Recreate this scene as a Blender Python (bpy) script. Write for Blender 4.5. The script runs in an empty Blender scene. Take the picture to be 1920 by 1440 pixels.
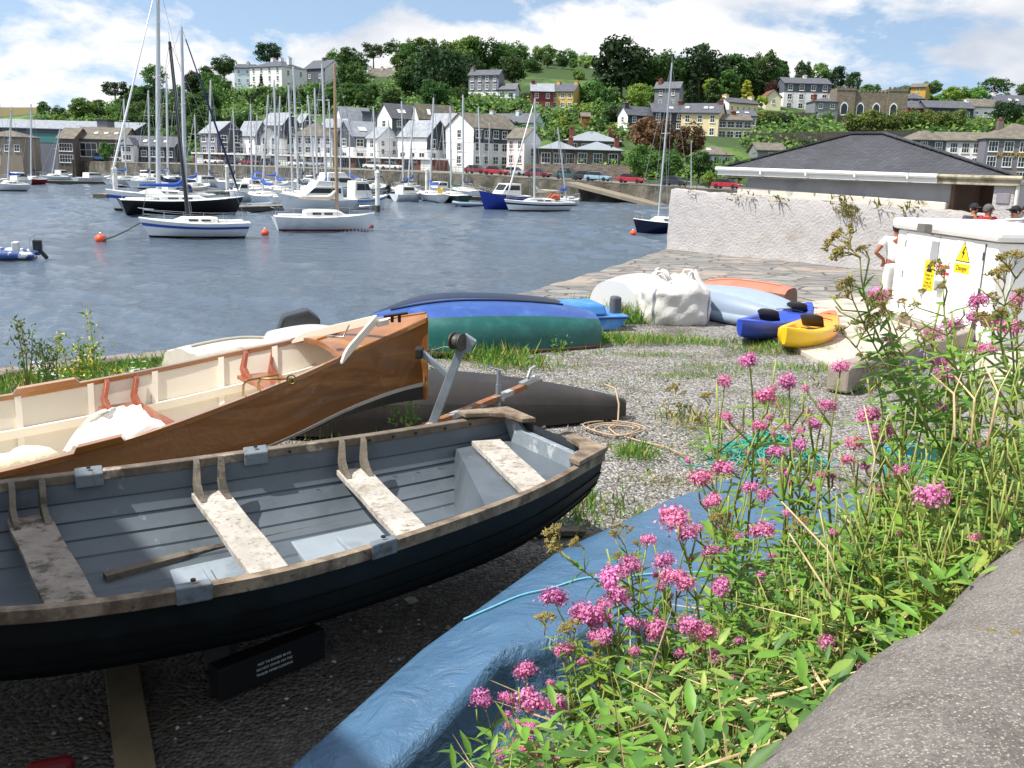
import bpy, math, random
import numpy as np
from mathutils import Vector, Matrix
random.seed(7); rng=np.random.default_rng(7)
S=bpy.context.scene; COL=S.collection
# ---------------- camera ----------------
F=1800.; PIT=math.atan(408/1800.); ROL=.028; CZ=2.6
_f=np.array([0,math.cos(PIT),-math.sin(PIT)]); _r0=np.array([1.,0,0]); _u0=np.array([0,math.sin(PIT),math.cos(PIT)])
_r=_r0*math.cos(ROL)+_u0*math.sin(ROL); _u=-_r0*math.sin(ROL)+_u0*math.cos(ROL)
cd=bpy.data.cameras.new('camera'); cam=bpy.data.objects.new('camera',cd); COL.objects.link(cam); S.camera=cam
cd.sensor_width=36; cd.lens=36*F/1920; cd.clip_start=.05; cd.clip_end=6000
cam.matrix_world=Matrix(((_r[0],_u[0],-_f[0],0),(_r[1],_u[1],-_f[1],0),(_r[2],_u[2],-_f[2],CZ),(0,0,0,1)))
# ---------------- light ----------------
SUN_EL=math.radians(57); SH=Vector((-.955,-.3)).normalized()
sd=Vector((SH.x*math.cos(SUN_EL),SH.y*math.cos(SUN_EL),math.sin(SUN_EL)))
sl=bpy.data.lights.new('sun','SUN'); sl.energy=5; sl.angle=math.radians(.5); sl.color=(1,.95,.87)
so=bpy.data.objects.new('sun',sl); COL.objects.link(so); so.rotation_euler=sd.to_track_quat('Z','Y').to_euler(); so.location=(0,0,60)
W=bpy.data.worlds.new('World'); S.world=W; W.use_nodes=True; nt=W.node_tree; nt.nodes.clear()
def WN(t,**k):
    n=nt.nodes.new(t)
    for a,b in k.items(): setattr(n,a,b)
    return n
L=nt.links.new
sky=WN('ShaderNodeTexSky',sky_type='NISHITA',sun_disc=False); sky.sun_elevation=SUN_EL; sky.sun_rotation=math.atan2(SH.x,SH.y); sky.air_density=1.0; sky.dust_density=.6; sky.ozone_density=1.2
tc=WN('ShaderNodeTexCoord'); sep=WN('ShaderNodeSeparateXYZ'); L(tc.outputs['Generated'],sep.inputs[0])
add=WN('ShaderNodeMath',operation='ADD'); add.inputs[1].default_value=.4; L(sep.outputs['Z'],add.inputs[0])
mx=WN('ShaderNodeMath',operation='MAXIMUM'); mx.inputs[1].default_value=.05; L(add.outputs[0],mx.inputs[0])
dx=WN('ShaderNodeMath',operation='DIVIDE'); L(sep.outputs['X'],dx.inputs[0]); L(mx.outputs[0],dx.inputs[1])
dy=WN('ShaderNodeMath',operation='DIVIDE'); L(sep.outputs['Y'],dy.inputs[0]); L(mx.outputs[0],dy.inputs[1])
cmb=WN('ShaderNodeCombineXYZ'); L(dx.outputs[0],cmb.inputs[0]); L(dy.outputs[0],cmb.inputs[1]); cmb.inputs[2].default_value=3.1
n1=WN('ShaderNodeTexNoise'); n1.inputs['Scale'].default_value=2.5; n1.inputs['Detail'].default_value=9; n1.inputs['Roughness'].default_value=.58; n1.inputs['Distortion'].default_value=.15; L(cmb.outputs[0],n1.inputs['Vector'])
r1=WN('ShaderNodeValToRGB'); r1.color_ramp.elements[0].position=.435; r1.color_ramp.elements[1].position=.515; L(n1.outputs['Fac'],r1.inputs[0])
ofs=WN('ShaderNodeVectorMath',operation='ADD'); ofs.inputs[1].default_value=(4.3,1.7,2.); L(cmb.outputs[0],ofs.inputs[0])
n2=WN('ShaderNodeTexNoise'); n2.inputs['Scale'].default_value=2.6; n2.inputs['Detail'].default_value=5; n2.inputs['Roughness'].default_value=.5; L(ofs.outputs[0],n2.inputs['Vector'])
r2=WN('ShaderNodeValToRGB'); r2.color_ramp.elements[0].position=.36; r2.color_ramp.elements[0].color=(7.2,7.9,9.2,1); r2.color_ramp.elements[1].position=.56; r2.color_ramp.elements[1].color=(12.6,12.5,12.4,1); L(n2.outputs['Fac'],r2.inputs[0])
mix=WN('ShaderNodeMix',data_type='RGBA'); L(r1.outputs[0],mix.inputs['Factor']); gm=WN('ShaderNodeMix',data_type='RGBA',blend_type='MULTIPLY'); gm.inputs['Factor'].default_value=1; gm.inputs[7].default_value=(3.1,2.8,2.4,1); L(sky.outputs[0],gm.inputs[6]); L(gm.outputs[2],mix.inputs[6]); vz=WN('ShaderNodeVectorMath',operation='ADD'); vz.inputs[1].default_value=(0,0,.22); L(tc.outputs['Generated'],vz.inputs[0]); vn=WN('ShaderNodeVectorMath',operation='NORMALIZE'); L(vz.outputs[0],vn.inputs[0]); L(vn.outputs[0],sky.inputs[0]); L(r2.outputs[0],mix.inputs[7])
bg=WN('ShaderNodeBackground'); bg.inputs[1].default_value=.068; out=WN('ShaderNodeOutputWorld'); L(mix.outputs[2],bg.inputs[0]); L(bg.outputs[0],out.inputs[0])
S.view_settings.view_transform='Standard'; S.view_settings.look='None'; S.view_settings.exposure=.36; S.view_settings.gamma=1
S.render.engine='CYCLES'; S.cycles.max_bounces=6; S.cycles.use_denoising=True; S.cycles.transparent_max_bounces=6; S.cycles.caustics_reflective=False; S.cycles.caustics_refractive=False
# ---------------- helpers ----------------
C0=np.array([0,0,CZ]); ZW=-2.4
def ray(x,y): return _f+_r*(x-960)/F-_u*(y-720)/F
def gp(x,y,z=0):                      # photo point -> world point at height z
    d=ray(x,y); return Vector(C0+d*((z-CZ)/d[2]))
def dp(x,y,D):                        # photo point -> world point at distance D
    d=ray(x,y); return Vector(C0+d*(D/d[1]))
def lin(h):
    if not isinstance(h,str): return tuple(h)
    h=h.lstrip('#'); return tuple((c/12.92 if c<=.04045 else ((c+.055)/1.055)**2.4) for c in (int(h[i:i+2],16)/255 for i in (0,2,4)))
MATS={}
def M(name,col,rough=.6,var=.15,scale=6,bump=0,bscale=40,metal=0,col2=None,c2t=(.45,.6),c2s=3,stretch=None,rnd=0,spec=.5,trans=0,coat=0,emit=0,detail=5,dist=.02,c3=None,c3t=(.5,.55),c3s=12):
    if name in MATS: return MATS[name]
    m=bpy.data.materials.new(name); m.use_nodes=True; t=m.node_tree; b=t.nodes['Principled BSDF']; N=t.nodes.new; K=t.links.new
    col=lin(col); b.inputs['Roughness'].default_value=rough; b.inputs['Metallic'].default_value=metal; b.inputs['Specular IOR Level'].default_value=spec; b.inputs['Coat Weight'].default_value=coat
    co=N('ShaderNodeTexCoord'); mp=N('ShaderNodeMapping'); K(co.outputs['Object'],mp.inputs[0])
    if stretch: mp.inputs['Scale'].default_value=stretch
    n=N('ShaderNodeTexNoise'); n.inputs['Scale'].default_value=scale; n.inputs['Detail'].default_value=detail; n.inputs['Roughness'].default_value=.62; K(mp.outputs[0],n.inputs['Vector'])
    r=N('ShaderNodeValToRGB'); r.color_ramp.elements[0].position=.3; r.color_ramp.elements[1].position=.7
    r.color_ramp.elements[0].color=(*[c*(1-var) for c in col],1); r.color_ramp.elements[1].color=(*[min(1,c*(1+var)) for c in col],1); K(n.outputs['Fac'],r.inputs[0]); o=r.outputs[0]
    def over(o,c,th,sc):
        n2=N('ShaderNodeTexNoise'); n2.inputs['Scale'].default_value=sc; n2.inputs['Detail'].default_value=6; n2.inputs['Roughness'].default_value=.65; K(mp.outputs[0],n2.inputs['Vector'])
        r2=N('ShaderNodeValToRGB'); r2.color_ramp.elements[0].position=th[0]; r2.color_ramp.elements[1].position=th[1]; K(n2.outputs['Fac'],r2.inputs[0])
        mm=N('ShaderNodeMix'); mm.data_type='RGBA'; K(r2.outputs[0],mm.inputs['Factor']); K(o,mm.inputs[6]); mm.inputs[7].default_value=(*lin(c),1); return mm.outputs[2]
    if col2: o=over(o,col2,c2t,c2s)
    if c3: o=over(o,c3,c3t,c3s)
    if rnd:
        oi=N('ShaderNodeObjectInfo'); h=N('ShaderNodeHueSaturation'); mr=N('ShaderNodeMapRange'); mr.inputs['To Min'].default_value=1-rnd; mr.inputs['To Max'].default_value=1+rnd
        K(oi.outputs['Random'],mr.inputs['Value']); K(mr.outputs[0],h.inputs['Value'])
        mr2=N('ShaderNodeMapRange'); mr2.inputs['To Min'].default_value=.475; mr2.inputs['To Max'].default_value=.515; mm=N('ShaderNodeMath'); mm.operation='FRACT'; ml=N('ShaderNodeMath'); ml.operation='MULTIPLY'; ml.inputs[1].default_value=7.31
        K(oi.outputs['Random'],ml.inputs[0]); K(ml.outputs[0],mm.inputs[0]); K(mm.outputs[0],mr2.inputs['Value']); K(mr2.outputs[0],h.inputs['Hue']); K(o,h.inputs['Color']); o=h.outputs[0]
    K(o,b.inputs['Base Color'])
    if emit: K(o,b.inputs['Emission Color']); b.inputs['Emission Strength'].default_value=emit
    if bump:
        n3=N('ShaderNodeTexNoise'); n3.inputs['Scale'].default_value=bscale; n3.inputs['Detail'].default_value=5; K(mp.outputs[0],n3.inputs['Vector'])
        bp=N('ShaderNodeBump'); bp.inputs['Strength'].default_value=bump; bp.inputs['Distance'].default_value=dist; K(n3.outputs['Fac'],bp.inputs['Height']); K(bp.outputs[0],b.inputs['Normal'])
    if trans:
        tr=N('ShaderNodeBsdfTranslucent'); K(o,tr.inputs[0]); ms=N('ShaderNodeMixShader'); ms.inputs[0].default_value=trans; K(b.outputs[0],ms.inputs[1]); K(tr.outputs[0],ms.inputs[2]); K(ms.outputs[0],t.nodes['Material Output'].inputs[0])
    MATS[name]=m; return m
class MB:
    def __init__(s): s.v=[]; s.f=[]; s.mi=[]; s.X=None
    def add(s,vs,fs,m=0):
        o=len(s.v)
        s.v+= [tuple(s.X@Vector(v)) for v in vs] if s.X is not None else [tuple(v) for v in vs]
        s.f+=[tuple(i+o for i in f) for f in fs]; s.mi+=[m]*len(fs); return s
    def box(s,x0,x1,y0,y1,z0,z1,m=0):
        return s.add([(x0,y0,z0),(x1,y0,z0),(x1,y1,z0),(x0,y1,z0),(x0,y0,z1),(x1,y0,z1),(x1,y1,z1),(x0,y1,z1)],[(3,2,1,0),(4,5,6,7),(0,1,5,4),(1,2,6,5),(2,3,7,6),(3,0,4,7)],m)
    def beam(s,p,q,w,h,m=0,up=(0,0,1)):   # box from p to q, w wide, h high
        p=Vector(p); q=Vector(q); d=(q-p).normalized(); a=d.cross(Vector(up)).normalized(); b=a.cross(d)
        vs=[e+a*i*w/2+b*j*h/2 for e in (p,q) for i,j in ((-1,-1),(1,-1),(1,1),(-1,1))]
        return s.add(vs,[(3,2,1,0),(4,5,6,7),(0,1,5,4),(1,2,6,5),(2,3,7,6),(3,0,4,7)],m)
    def tube(s,pts,r,n=6,m=0,caps=True):
        pts=[Vector(p) for p in pts]; k=len(pts); R=r if isinstance(r,(list,tuple)) else [r]*k; rows=[]; ref=None
        for i,p in enumerate(pts):
            d=(pts[min(i+1,k-1)]-pts[max(i-1,0)])
            d=d.normalized() if d.length>1e-9 else Vector((0,0,1))
            if ref is None: ref=d.orthogonal().normalized()
            a=(ref-d*ref.dot(d)); a=a.normalized() if a.length>1e-6 else d.orthogonal().normalized(); ref=a; b=d.cross(a)
            rows.append([p+(a*math.cos(2*math.pi*j/n)+b*math.sin(2*math.pi*j/n))*R[i] for j in range(n)])
        s.grid(rows,True,m)
        if caps: o=len(s.v)-k*n; s.f+=[tuple(o+j for j in range(n))[::-1],tuple(o+(k-1)*n+j for j in range(n))]; s.mi+=[m,m]
        return s
    def grid(s,rows,closed=False,m=0):
        n=len(rows[0]); vs=[p for r in rows for p in r]; fs=[]
        for i in range(len(rows)-1):
            for j in range(n if closed else n-1):
                a=i*n+j; b=i*n+(j+1)%n; fs.append((a,b,b+n,a+n))
        return s.add(vs,fs,m)
    def poly(s,pts,m=0): return s.add(pts,[tuple(range(len(pts)))],m)
    def prism(s,pts,off,m=0):             # extrude polygon pts by vector off
        n=len(pts); off=Vector(off); a=[Vector(p) for p in pts]; b=[p+off for p in a]
        return s.add(a+b,[tuple(range(n))[::-1],tuple(range(n,2*n))]+[(i,(i+1)%n,n+(i+1)%n,n+i) for i in range(n)],m)
    def lathe(s,prof,n=12,c=(0,0,0),m=0,ax=None):
        rows=[[(c[0]+r*math.cos(2*math.pi*j/n),c[1]+r*math.sin(2*math.pi*j/n),c[2]+z) for j in range(n)] for r,z in prof]
        if ax is not None: rows=[[Vector(c)+ax@(Vector(p)-Vector(c)) for p in r] for r in rows]
        return s.grid(rows,True,m)
    def ball(s,c,r,nu=12,nv=8,m=0,X=None):
        r=(r,r,r) if not isinstance(r,(tuple,list)) else r
        rows=[]
        for i in range(nv+1):
            t=math.pi*i/nv-math.pi/2; rows.append([Vector((r[0]*math.cos(t)*math.cos(2*math.pi*j/nu),r[1]*math.cos(t)*math.sin(2*math.pi*j/nu),r[2]*math.sin(t))) for j in range(nu)])
        if X is not None: rows=[[X@p for p in q] for q in rows]
        return s.grid([[Vector(c)+p for p in q] for q in rows],True,m)
    def build(s,name,mats,parent=None,smooth=None,bevel=0,loc=None):
        me=bpy.data.meshes.new(name); me.from_pydata(s.v,[],s.f)
        for m in (mats if isinstance(mats,(list,tuple)) else [mats]): me.materials.append(m)
        if any(s.mi): me.polygons.foreach_set('material_index',s.mi)
        if smooth is not None:
            me.shade_smooth()
            if smooth<180: me.set_sharp_from_angle(angle=math.radians(smooth))
        me.update(); o=bpy.data.objects.new(name,me); COL.objects.link(o)
        if parent is not None: o.parent=parent
        if loc is not None: o.location=loc
        if bevel: bm=o.modifiers.new('bevel','BEVEL'); bm.width=bevel; bm.segments=2; bm.limit_method='ANGLE'
        return o
def npmesh(name,V,Fa,mats,mi=None,parent=None,smooth=False):   # V (n,3), Fa (k,m)
    me=bpy.data.meshes.new(name); V=np.asarray(V,dtype=np.float32); Fa=np.asarray(Fa,dtype=np.int32); k,m=Fa.shape
    me.vertices.add(len(V)); me.vertices.foreach_set('co',V.ravel()); me.loops.add(k*m); me.loops.foreach_set('vertex_index',Fa.ravel())
    me.polygons.add(k); me.polygons.foreach_set('loop_start',np.arange(0,k*m,m,dtype=np.int32)); me.polygons.foreach_set('loop_total',np.full(k,m,dtype=np.int32))
    for q in (mats if isinstance(mats,(list,tuple)) else [mats]): me.materials.append(q)
    if mi is not None: me.polygons.foreach_set('material_index',np.asarray(mi,dtype=np.int32))
    if smooth: me.polygons.foreach_set('use_smooth',np.ones(k,dtype=bool))
    me.update(calc_edges=True); o=bpy.data.objects.new(name,me); COL.objects.link(o)
    if parent is not None: o.parent=parent
    return o
def tag(o,label=None,cat=None,group=None,kind=None):
    if label: o['label']=label
    if cat: o['category']=cat
    if group: o['group']=group
    if kind: o['kind']=kind
    return o
def thing(name,label,cat,loc=(0,0,0),rz=0,group=None):
    o=bpy.data.objects.new(name,None); COL.objects.link(o); o.location=loc; o.rotation_euler=(0,0,rz); o.empty_display_size=.1
    return tag(o,label,cat,group)
def dup(o,loc=None,rz=None,sc=None,parent=None):
    c=o.copy(); COL.objects.link(c)
    if parent is not None: c.parent=parent
    if loc is not None: c.location=loc
    if rz is not None: c.rotation_euler=(0,0,rz)
    if sc is not None: c.scale=(sc,sc,sc) if not isinstance(sc,(tuple,list)) else sc
    for ch in list(o.children): dup(ch,parent=c)
    return c
def lerp(a,b,t): return a+(b-a)*t
def pl(pts,t):                          # point on polyline, t in 0..1 by index
    k=len(pts)-1; i=min(int(t*k),k-1); return Vector(pts[i]).lerp(Vector(pts[i+1]),t*k-i)
def smooth_pl(pts,t):                   # catmull-rom
    k=len(pts)-1; i=min(int(t*k),k-1); u=t*k-i; P=[Vector(pts[max(0,min(k,i+j))]) for j in (-1,0,1,2)]
    return .5*((2*P[1])+(P[2]-P[0])*u+(2*P[0]-5*P[1]+4*P[2]-P[3])*u*u+(3*P[1]-P[0]-3*P[2]+P[3])*u**3)
def interp(x,xs,ys): return float(np.interp(x,xs,ys))
def text(name,s,size,mat,parent,loc,rot,ext=.005,align='CENTER'):
    c=bpy.data.curves.new(name,'FONT'); c.body=s; c.size=size; c.extrude=ext; c.align_x=align; c.align_y='CENTER'; c.materials.append(mat)
    t_=bpy.data.objects.new(name,c); COL.objects.link(t_); bpy.context.view_layer.update(); me=bpy.data.meshes.new_from_object(t_.evaluated_get(bpy.context.evaluated_depsgraph_get())); bpy.data.objects.remove(t_); bpy.data.curves.remove(c)
    o=bpy.data.objects.new(name,me); COL.objects.link(o); o.parent=parent; o.location=loc; o.rotation_euler=rot; return o
# ---------------- setting ----------------
# water
m=bpy.data.materials.new('harbour_water'); m.use_nodes=True; t=m.node_tree; b=t.nodes['Principled BSDF']; N=t.nodes.new; K=t.links.new
b.inputs['Base Color'].default_value=(.085,.12,.165,1); b.inputs['Roughness'].default_value=.08; b.inputs['IOR'].default_value=1.33
co=N('ShaderNodeTexCoord'); mp=N('ShaderNodeMapping'); K(co.outputs['Object'],mp.inputs[0]); mp.inputs['Scale'].default_value=(.8,1.25,1); mp.inputs['Rotation'].default_value=(0,0,.35)
na=N('ShaderNodeTexNoise'); na.inputs['Scale'].default_value=3.2; na.inputs['Detail'].default_value=8; na.inputs['Roughness'].default_value=.66; na.inputs['Distortion'].default_value=.5; K(mp.outputs[0],na.inputs['Vector'])
nb=N('ShaderNodeTexNoise'); nb.inputs['Scale'].default_value=.05; nb.inputs['Detail'].default_value=3; K(mp.outputs[0],nb.inputs['Vector'])
rb=N('ShaderNodeMapRange'); rb.inputs['From Min'].default_value=.38; rb.inputs['From Max'].default_value=.62; rb.inputs['To Min'].default_value=.5; rb.inputs['To Max'].default_value=1.; K(nb.outputs['Fac'],rb.inputs['Value'])
bp=N('ShaderNodeBump'); bp.inputs['Distance'].default_value=.14; K(rb.outputs[0],bp.inputs['Strength']); K(na.outputs['Fac'],bp.inputs['Height']); K(bp.outputs[0],b.inputs['Normal'])
tag(MB().add([(-2500,-60,ZW-.12),(2500,-60,ZW-.12),(2500,4500,ZW-.12),(-2500,4500,ZW-.12)],[(0,1,2,3)]).build('water',m),kind='structure')
ny,nx=520,520; yy=9+np.linspace(0,1,ny)**1.7*185; uu=np.linspace(-1,1,nx); X_=(uu[None,:]*(6+yy[:,None]*.62)-4-yy[:,None]*.08); Y_=np.repeat(yy[:,None],nx,1); Z_=np.zeros_like(X_)
for i in range(44):
    lam=.26*1.078**i; th=.9+rng.normal()*.75; k=2*math.pi/lam; ph=rng.uniform(0,6.28); cell=np.gradient(yy)[:,None]*2.2; Z_+=lam*(.0085 if lam>1 else .017)*np.sin(k*(X_*math.cos(th)+Y_*math.sin(th))+ph+1.3*np.sin(.21*X_+i)+1.1*np.sin(.17*Y_+2*i))*np.clip(lam/cell-.6,0,1)
Z_*=.55+.45*np.sin(X_*.07+Y_*.05)*np.sin(Y_*.06-X_*.03+1)
I_=np.arange(ny*nx).reshape(ny,nx); tag(npmesh('water',np.stack([X_,Y_,Z_+ZW],-1).reshape(-1,3),np.stack([I_[:-1,:-1],I_[:-1,1:],I_[1:,1:],I_[1:,:-1]],-1).reshape(-1,4),m,smooth=True),kind='structure')
# yard ground
EY=[-6,5,11.13,13.37,19.25,25,32.2,36]; EX=[-20,-11,-6.1,-3.95,-.05,2.3,5.0,6.6]
def edge(y): return interp(y,EY,EX)
m=bpy.data.materials.new('gravel_ground'); m.use_nodes=True; t=m.node_tree; b=t.nodes['Principled BSDF']; N=t.nodes.new; K=t.links.new
b.inputs['Roughness'].default_value=.9; b.inputs['Specular IOR Level'].default_value=.2
co=N('ShaderNodeTexCoord'); vo=N('ShaderNodeTexVoronoi'); vo.inputs['Scale'].default_value=40; K(co.outputs['Object'],vo.inputs['Vector']); vo.inputs['Randomness'].default_value=1
vc=N('ShaderNodeSeparateColor'); K(vo.outputs['Color'],vc.inputs[0])
r=N('ShaderNodeValToRGB'); e=r.color_ramp.elements; e[0].color=(.10,.095,.088,1); e[1].color=(.50,.49,.475,1); x=e.new(.45); x.color=(.25,.24,.23,1); x=e.new(.75); x.color=(.34,.325,.30,1); K(vc.outputs[0],r.inputs[0])
n=N('ShaderNodeTexNoise'); n.inputs['Scale'].default_value=.9; n.inputs['Detail'].default_value=6; n.inputs['Roughness'].default_value=.7; K(co.outputs['Object'],n.inputs['Vector'])
r2=N('ShaderNodeValToRGB'); r2.color_ramp.elements[0].position=.50; r2.color_ramp.elements[1].position=.66; K(n.outputs['Fac'],r2.inputs[0])
mm=N('ShaderNodeMix'); mm.data_type='RGBA'; ml=N('ShaderNodeMath'); ml.operation='MULTIPLY'; ml.inputs[1].default_value=.8; K(r2.outputs[0],ml.inputs[0]); K(ml.outputs[0],mm.inputs['Factor']); K(r.outputs[0],mm.inputs[6]); mm.inputs[7].default_value=(.115,.10,.07,1)
# brown earth near the boats, darkened to put their shade into its colour
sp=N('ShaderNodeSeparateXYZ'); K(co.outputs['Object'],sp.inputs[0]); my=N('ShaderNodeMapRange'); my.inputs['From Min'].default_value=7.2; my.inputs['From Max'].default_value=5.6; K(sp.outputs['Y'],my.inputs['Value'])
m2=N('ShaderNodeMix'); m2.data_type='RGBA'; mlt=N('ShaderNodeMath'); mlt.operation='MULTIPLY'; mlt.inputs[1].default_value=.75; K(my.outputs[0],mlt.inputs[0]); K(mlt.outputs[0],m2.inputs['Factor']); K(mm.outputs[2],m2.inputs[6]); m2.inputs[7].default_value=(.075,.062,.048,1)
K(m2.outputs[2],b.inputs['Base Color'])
bp=N('ShaderNodeBump'); bp.inputs['Strength'].default_value=1; bp.inputs['Distance'].default_value=.03; iv=N('ShaderNodeMath'); iv.operation='SUBTRACT'; iv.inputs[0].default_value=1; K(vo.outputs['Distance'],iv.inputs[1]); K(iv.outputs[0],bp.inputs['Height']); K(bp.outputs[0],b.inputs['Normal'])
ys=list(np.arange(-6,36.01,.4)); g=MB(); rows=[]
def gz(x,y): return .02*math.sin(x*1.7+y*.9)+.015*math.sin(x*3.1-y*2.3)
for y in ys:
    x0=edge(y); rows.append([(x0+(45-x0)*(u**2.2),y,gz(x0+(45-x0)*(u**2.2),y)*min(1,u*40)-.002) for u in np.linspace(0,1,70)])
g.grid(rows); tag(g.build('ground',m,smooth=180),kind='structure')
MST=M('quay_stone','#8a8078',.85,.3,3,bump=.8,bscale=9,col2='#5d564e',c2t=(.5,.58),c2s=2.2,dist=.05)
MWEED=M('weedy_quay_stone','#5b564a',.85,.35,2,bump=.8,bscale=6,col2='#33372a',c2t=(.42,.58),c2s=.8,dist=.1)
q=MB(); q.grid([[(edge(y)-.03,y,-.02),(edge(y)-.12,y,-1.2),(edge(y)-.3,y,-3.4)] for y in np.arange(-6,36.1,.7)])
tag(q.build('quay_wall',MWEED,smooth=180),'rough stone face of the near quay dropping to the water','quay wall',kind='structure')
# low stone coping along near-left quay edge
c=MB()
for y in np.arange(5,18.6,1.05):
    a=Vector((edge(y),y,0)); bq=Vector((edge(y+1.0),y+1.0,0)); d=(bq-a).normalized(); nn=Vector((d.y,-d.x,0))
    h=.10+.02*math.sin(y*5)
    c.prism([a+nn*.02,bq+nn*.02,bq+nn*.42,a+nn*.42],(0,0,h))
tag(c.build('quay_coping',MST,bevel=.03),'low worn stone kerb along the water edge behind the wooden boat','kerb')
# flagstone pavement
m=bpy.data.materials.new('flagstones'); m.use_nodes=True; t=m.node_tree; b=t.nodes['Principled BSDF']; N=t.nodes.new; K=t.links.new; b.inputs['Roughness'].default_value=.85
co=N('ShaderNodeTexCoord'); mp=N('ShaderNodeMapping'); mp.inputs['Scale'].default_value=(.75,1.5,1); mp.inputs['Rotation'].default_value=(0,0,.8); K(co.outputs['Object'],mp.inputs[0]); nz=N('ShaderNodeTexNoise'); nz.inputs['Scale'].default_value=1.2; K(mp.outputs[0],nz.inputs['Vector'])
vm=N('ShaderNodeMix'); vm.data_type='VECTOR'; vm.inputs['Factor'].default_value=.12; K(mp.outputs[0],vm.inputs[4]); K(nz.outputs['Color'],vm.inputs[5])
vo=N('ShaderNodeTexVoronoi'); vo.inputs['Scale'].default_value=1.9; K(vm.outputs[1],vo.inputs['Vector']); ve=N('ShaderNodeTexVoronoi'); ve.feature='DISTANCE_TO_EDGE'; ve.inputs['Scale'].default_value=1.9; K(vm.outputs[1],ve.inputs['Vector'])
sc=N('ShaderNodeSeparateColor'); K(vo.outputs['Color'],sc.inputs[0]); r=N('ShaderNodeValToRGB'); e=r.color_ramp.elements; e[0].color=(.17,.16,.155,1); e[1].color=(.28,.24,.205,1); x=e.new(.5); x.color=(.22,.195,.175,1); x=e.new(.8); x.color=(.23,.225,.22,1); K(sc.outputs[1],r.inputs[0])
n=N('ShaderNodeTexNoise'); n.inputs['Scale'].default_value=5; n.inputs['Detail'].default_value=7; K(co.outputs['Object'],n.inputs['Vector']); mm=N('ShaderNodeMix'); mm.data_type='RGBA'; mm.blend_type='OVERLAY'; mm.inputs['Factor'].default_value=.6; K(r.outputs[0],mm.inputs[6]); K(n.outputs['Color'],mm.inputs[7])
hs=N('ShaderNodeHueSaturation'); hs.inputs['Saturation'].default_value=.55; K(mm.outputs[2],hs.inputs['Color'])
r3=N('ShaderNodeValToRGB'); r3.color_ramp.elements[0].position=.0; r3.color_ramp.elements[1].position=.06; K(ve.outputs['Distance'],r3.inputs[0]); m3=N('ShaderNodeMix'); m3.data_type='RGBA'; K(r3.outputs[0],m3.inputs['Factor']); m3.inputs[6].default_value=(.13,.12,.10,1); K(hs.outputs[0],m3.inputs[7])
nl=N('ShaderNodeTexNoise'); nl.inputs['Scale'].default_value=.35; nl.inputs['Detail'].default_value=4; K(co.outputs['Object'],nl.inputs['Vector']); rl=N('ShaderNodeValToRGB'); rl.color_ramp.elements[0].position=.56; rl.color_ramp.elements[1].position=.6; K(nl.outputs['Fac'],rl.inputs[0])
m4=N('ShaderNodeMix'); m4.data_type='RGBA'; K(rl.outputs[0],m4.inputs['Factor']); K(m3.outputs[2],m4.inputs[6]); m4.inputs[7].default_value=(.33,.275,.23,1); K(m4.outputs[2],b.inputs['Base Color'])
bp=N('ShaderNodeBump'); bp.inputs['Strength'].default_value=.9; bp.inputs['Distance'].default_value=.06; K(r3.outputs[0],bp.inputs['Height']); bp2=N('ShaderNodeBump'); bp2.inputs['Strength'].default_value=.6; bp2.inputs['Distance'].default_value=.04; K(n.outputs['Fac'],bp2.inputs['Height']); K(bp.outputs[0],bp2.inputs['Normal']); K(bp2.outputs[0],b.inputs['Normal'])
FLAG=m
pv=MB(); rows=[]
for y in np.arange(18.7,35.9,.5):
    xr=40; x0=edge(y)+.0; rows.append([(x0+(xr-x0)*u,y+ (0 if y>19 else .25*math.sin(9*u*9)),.052+gz(x0,y)*0+.02*math.sin(3*y+20*u)) for u in np.linspace(0,1,90)])
pv.grid(rows); pv.grid([[(p[0],p[1]-.02,-.1) for p in rows[0]],rows[0]])
tag(pv.build('pavement',FLAG,smooth=180),kind='structure')
CONC=M('concrete','#b9b2a6',.85,.12,2.5,bump=.3,bscale=60,col2='#8f887c',c2t=(.52,.62),c2s=1.2)
CONC2=M('weathered_concrete','#9a8f84',.9,.2,4,bump=.5,bscale=30,col2='#6f6257',c2t=(.5,.62),c2s=2)
P=lambda x,y:gp(x,y,0)
s=MB(); pts=[P(1330,588),P(1700,556),P(1990,610),P(2050,760),P(1730,690),P(1590,720),P(1545,690),P(1480,655)]
s.prism([(p.x,p.y,.0) for p in pts],(0,0,.075)); tag(s.build('path',CONC,bevel=.01),kind='structure')
# raised concrete kerb at the slab's edge
a=gp(1568,735,0); bq=gp(1905,622,0); d=(bq-a).normalized(); nn=Vector((-d.y,d.x,0))
k=MB(); k.prism([a-nn*.14,bq-nn*.14,bq+nn*.14,a+nn*.14],(0,0,.33)); tag(k.build('concrete_kerb',CONC2,bevel=.03),'thick raised concrete kerb at the edge of the slab beside the flowers','kerb')
# far quay : polyline of quay edge on water, road behind
FQ=[(-150,262),(-118,236),(-82,205),(-45,186),(-12,168),(8,157),(22,149),(34,140),(60,112),(90,100)]
FQZ=[1.2,1.2,1.2,1.3,1.2,.7,.3,.05,0,0]
wq=MB(); wq.grid([[(x,y,-3),(x,y+.3,z-.1)] for (x,y),z in zip(FQ,FQZ)])
tag(wq.build('far_quay_wall',M('far_quay_stone','#6e685e',.9,.35,.8,bump=.6,bscale=1.5,col2='#3f4034',c2t=(.4,.6),c2s=.35,dist=.2)),'long grey stone wall of the far quay','quay wall',kind='structure')
ROAD=M('road_asphalt','#77736e',.9,.12,.3)
rd=MB(); rd.grid([[(x,y+.25,z-.05),(x*1.02,y+7,z+.1),(x*1.05,y+14,z+.2)] for (x,y),z in zip(FQ,FQZ)]); tag(rd.build('road',ROAD),kind='structure')
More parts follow.
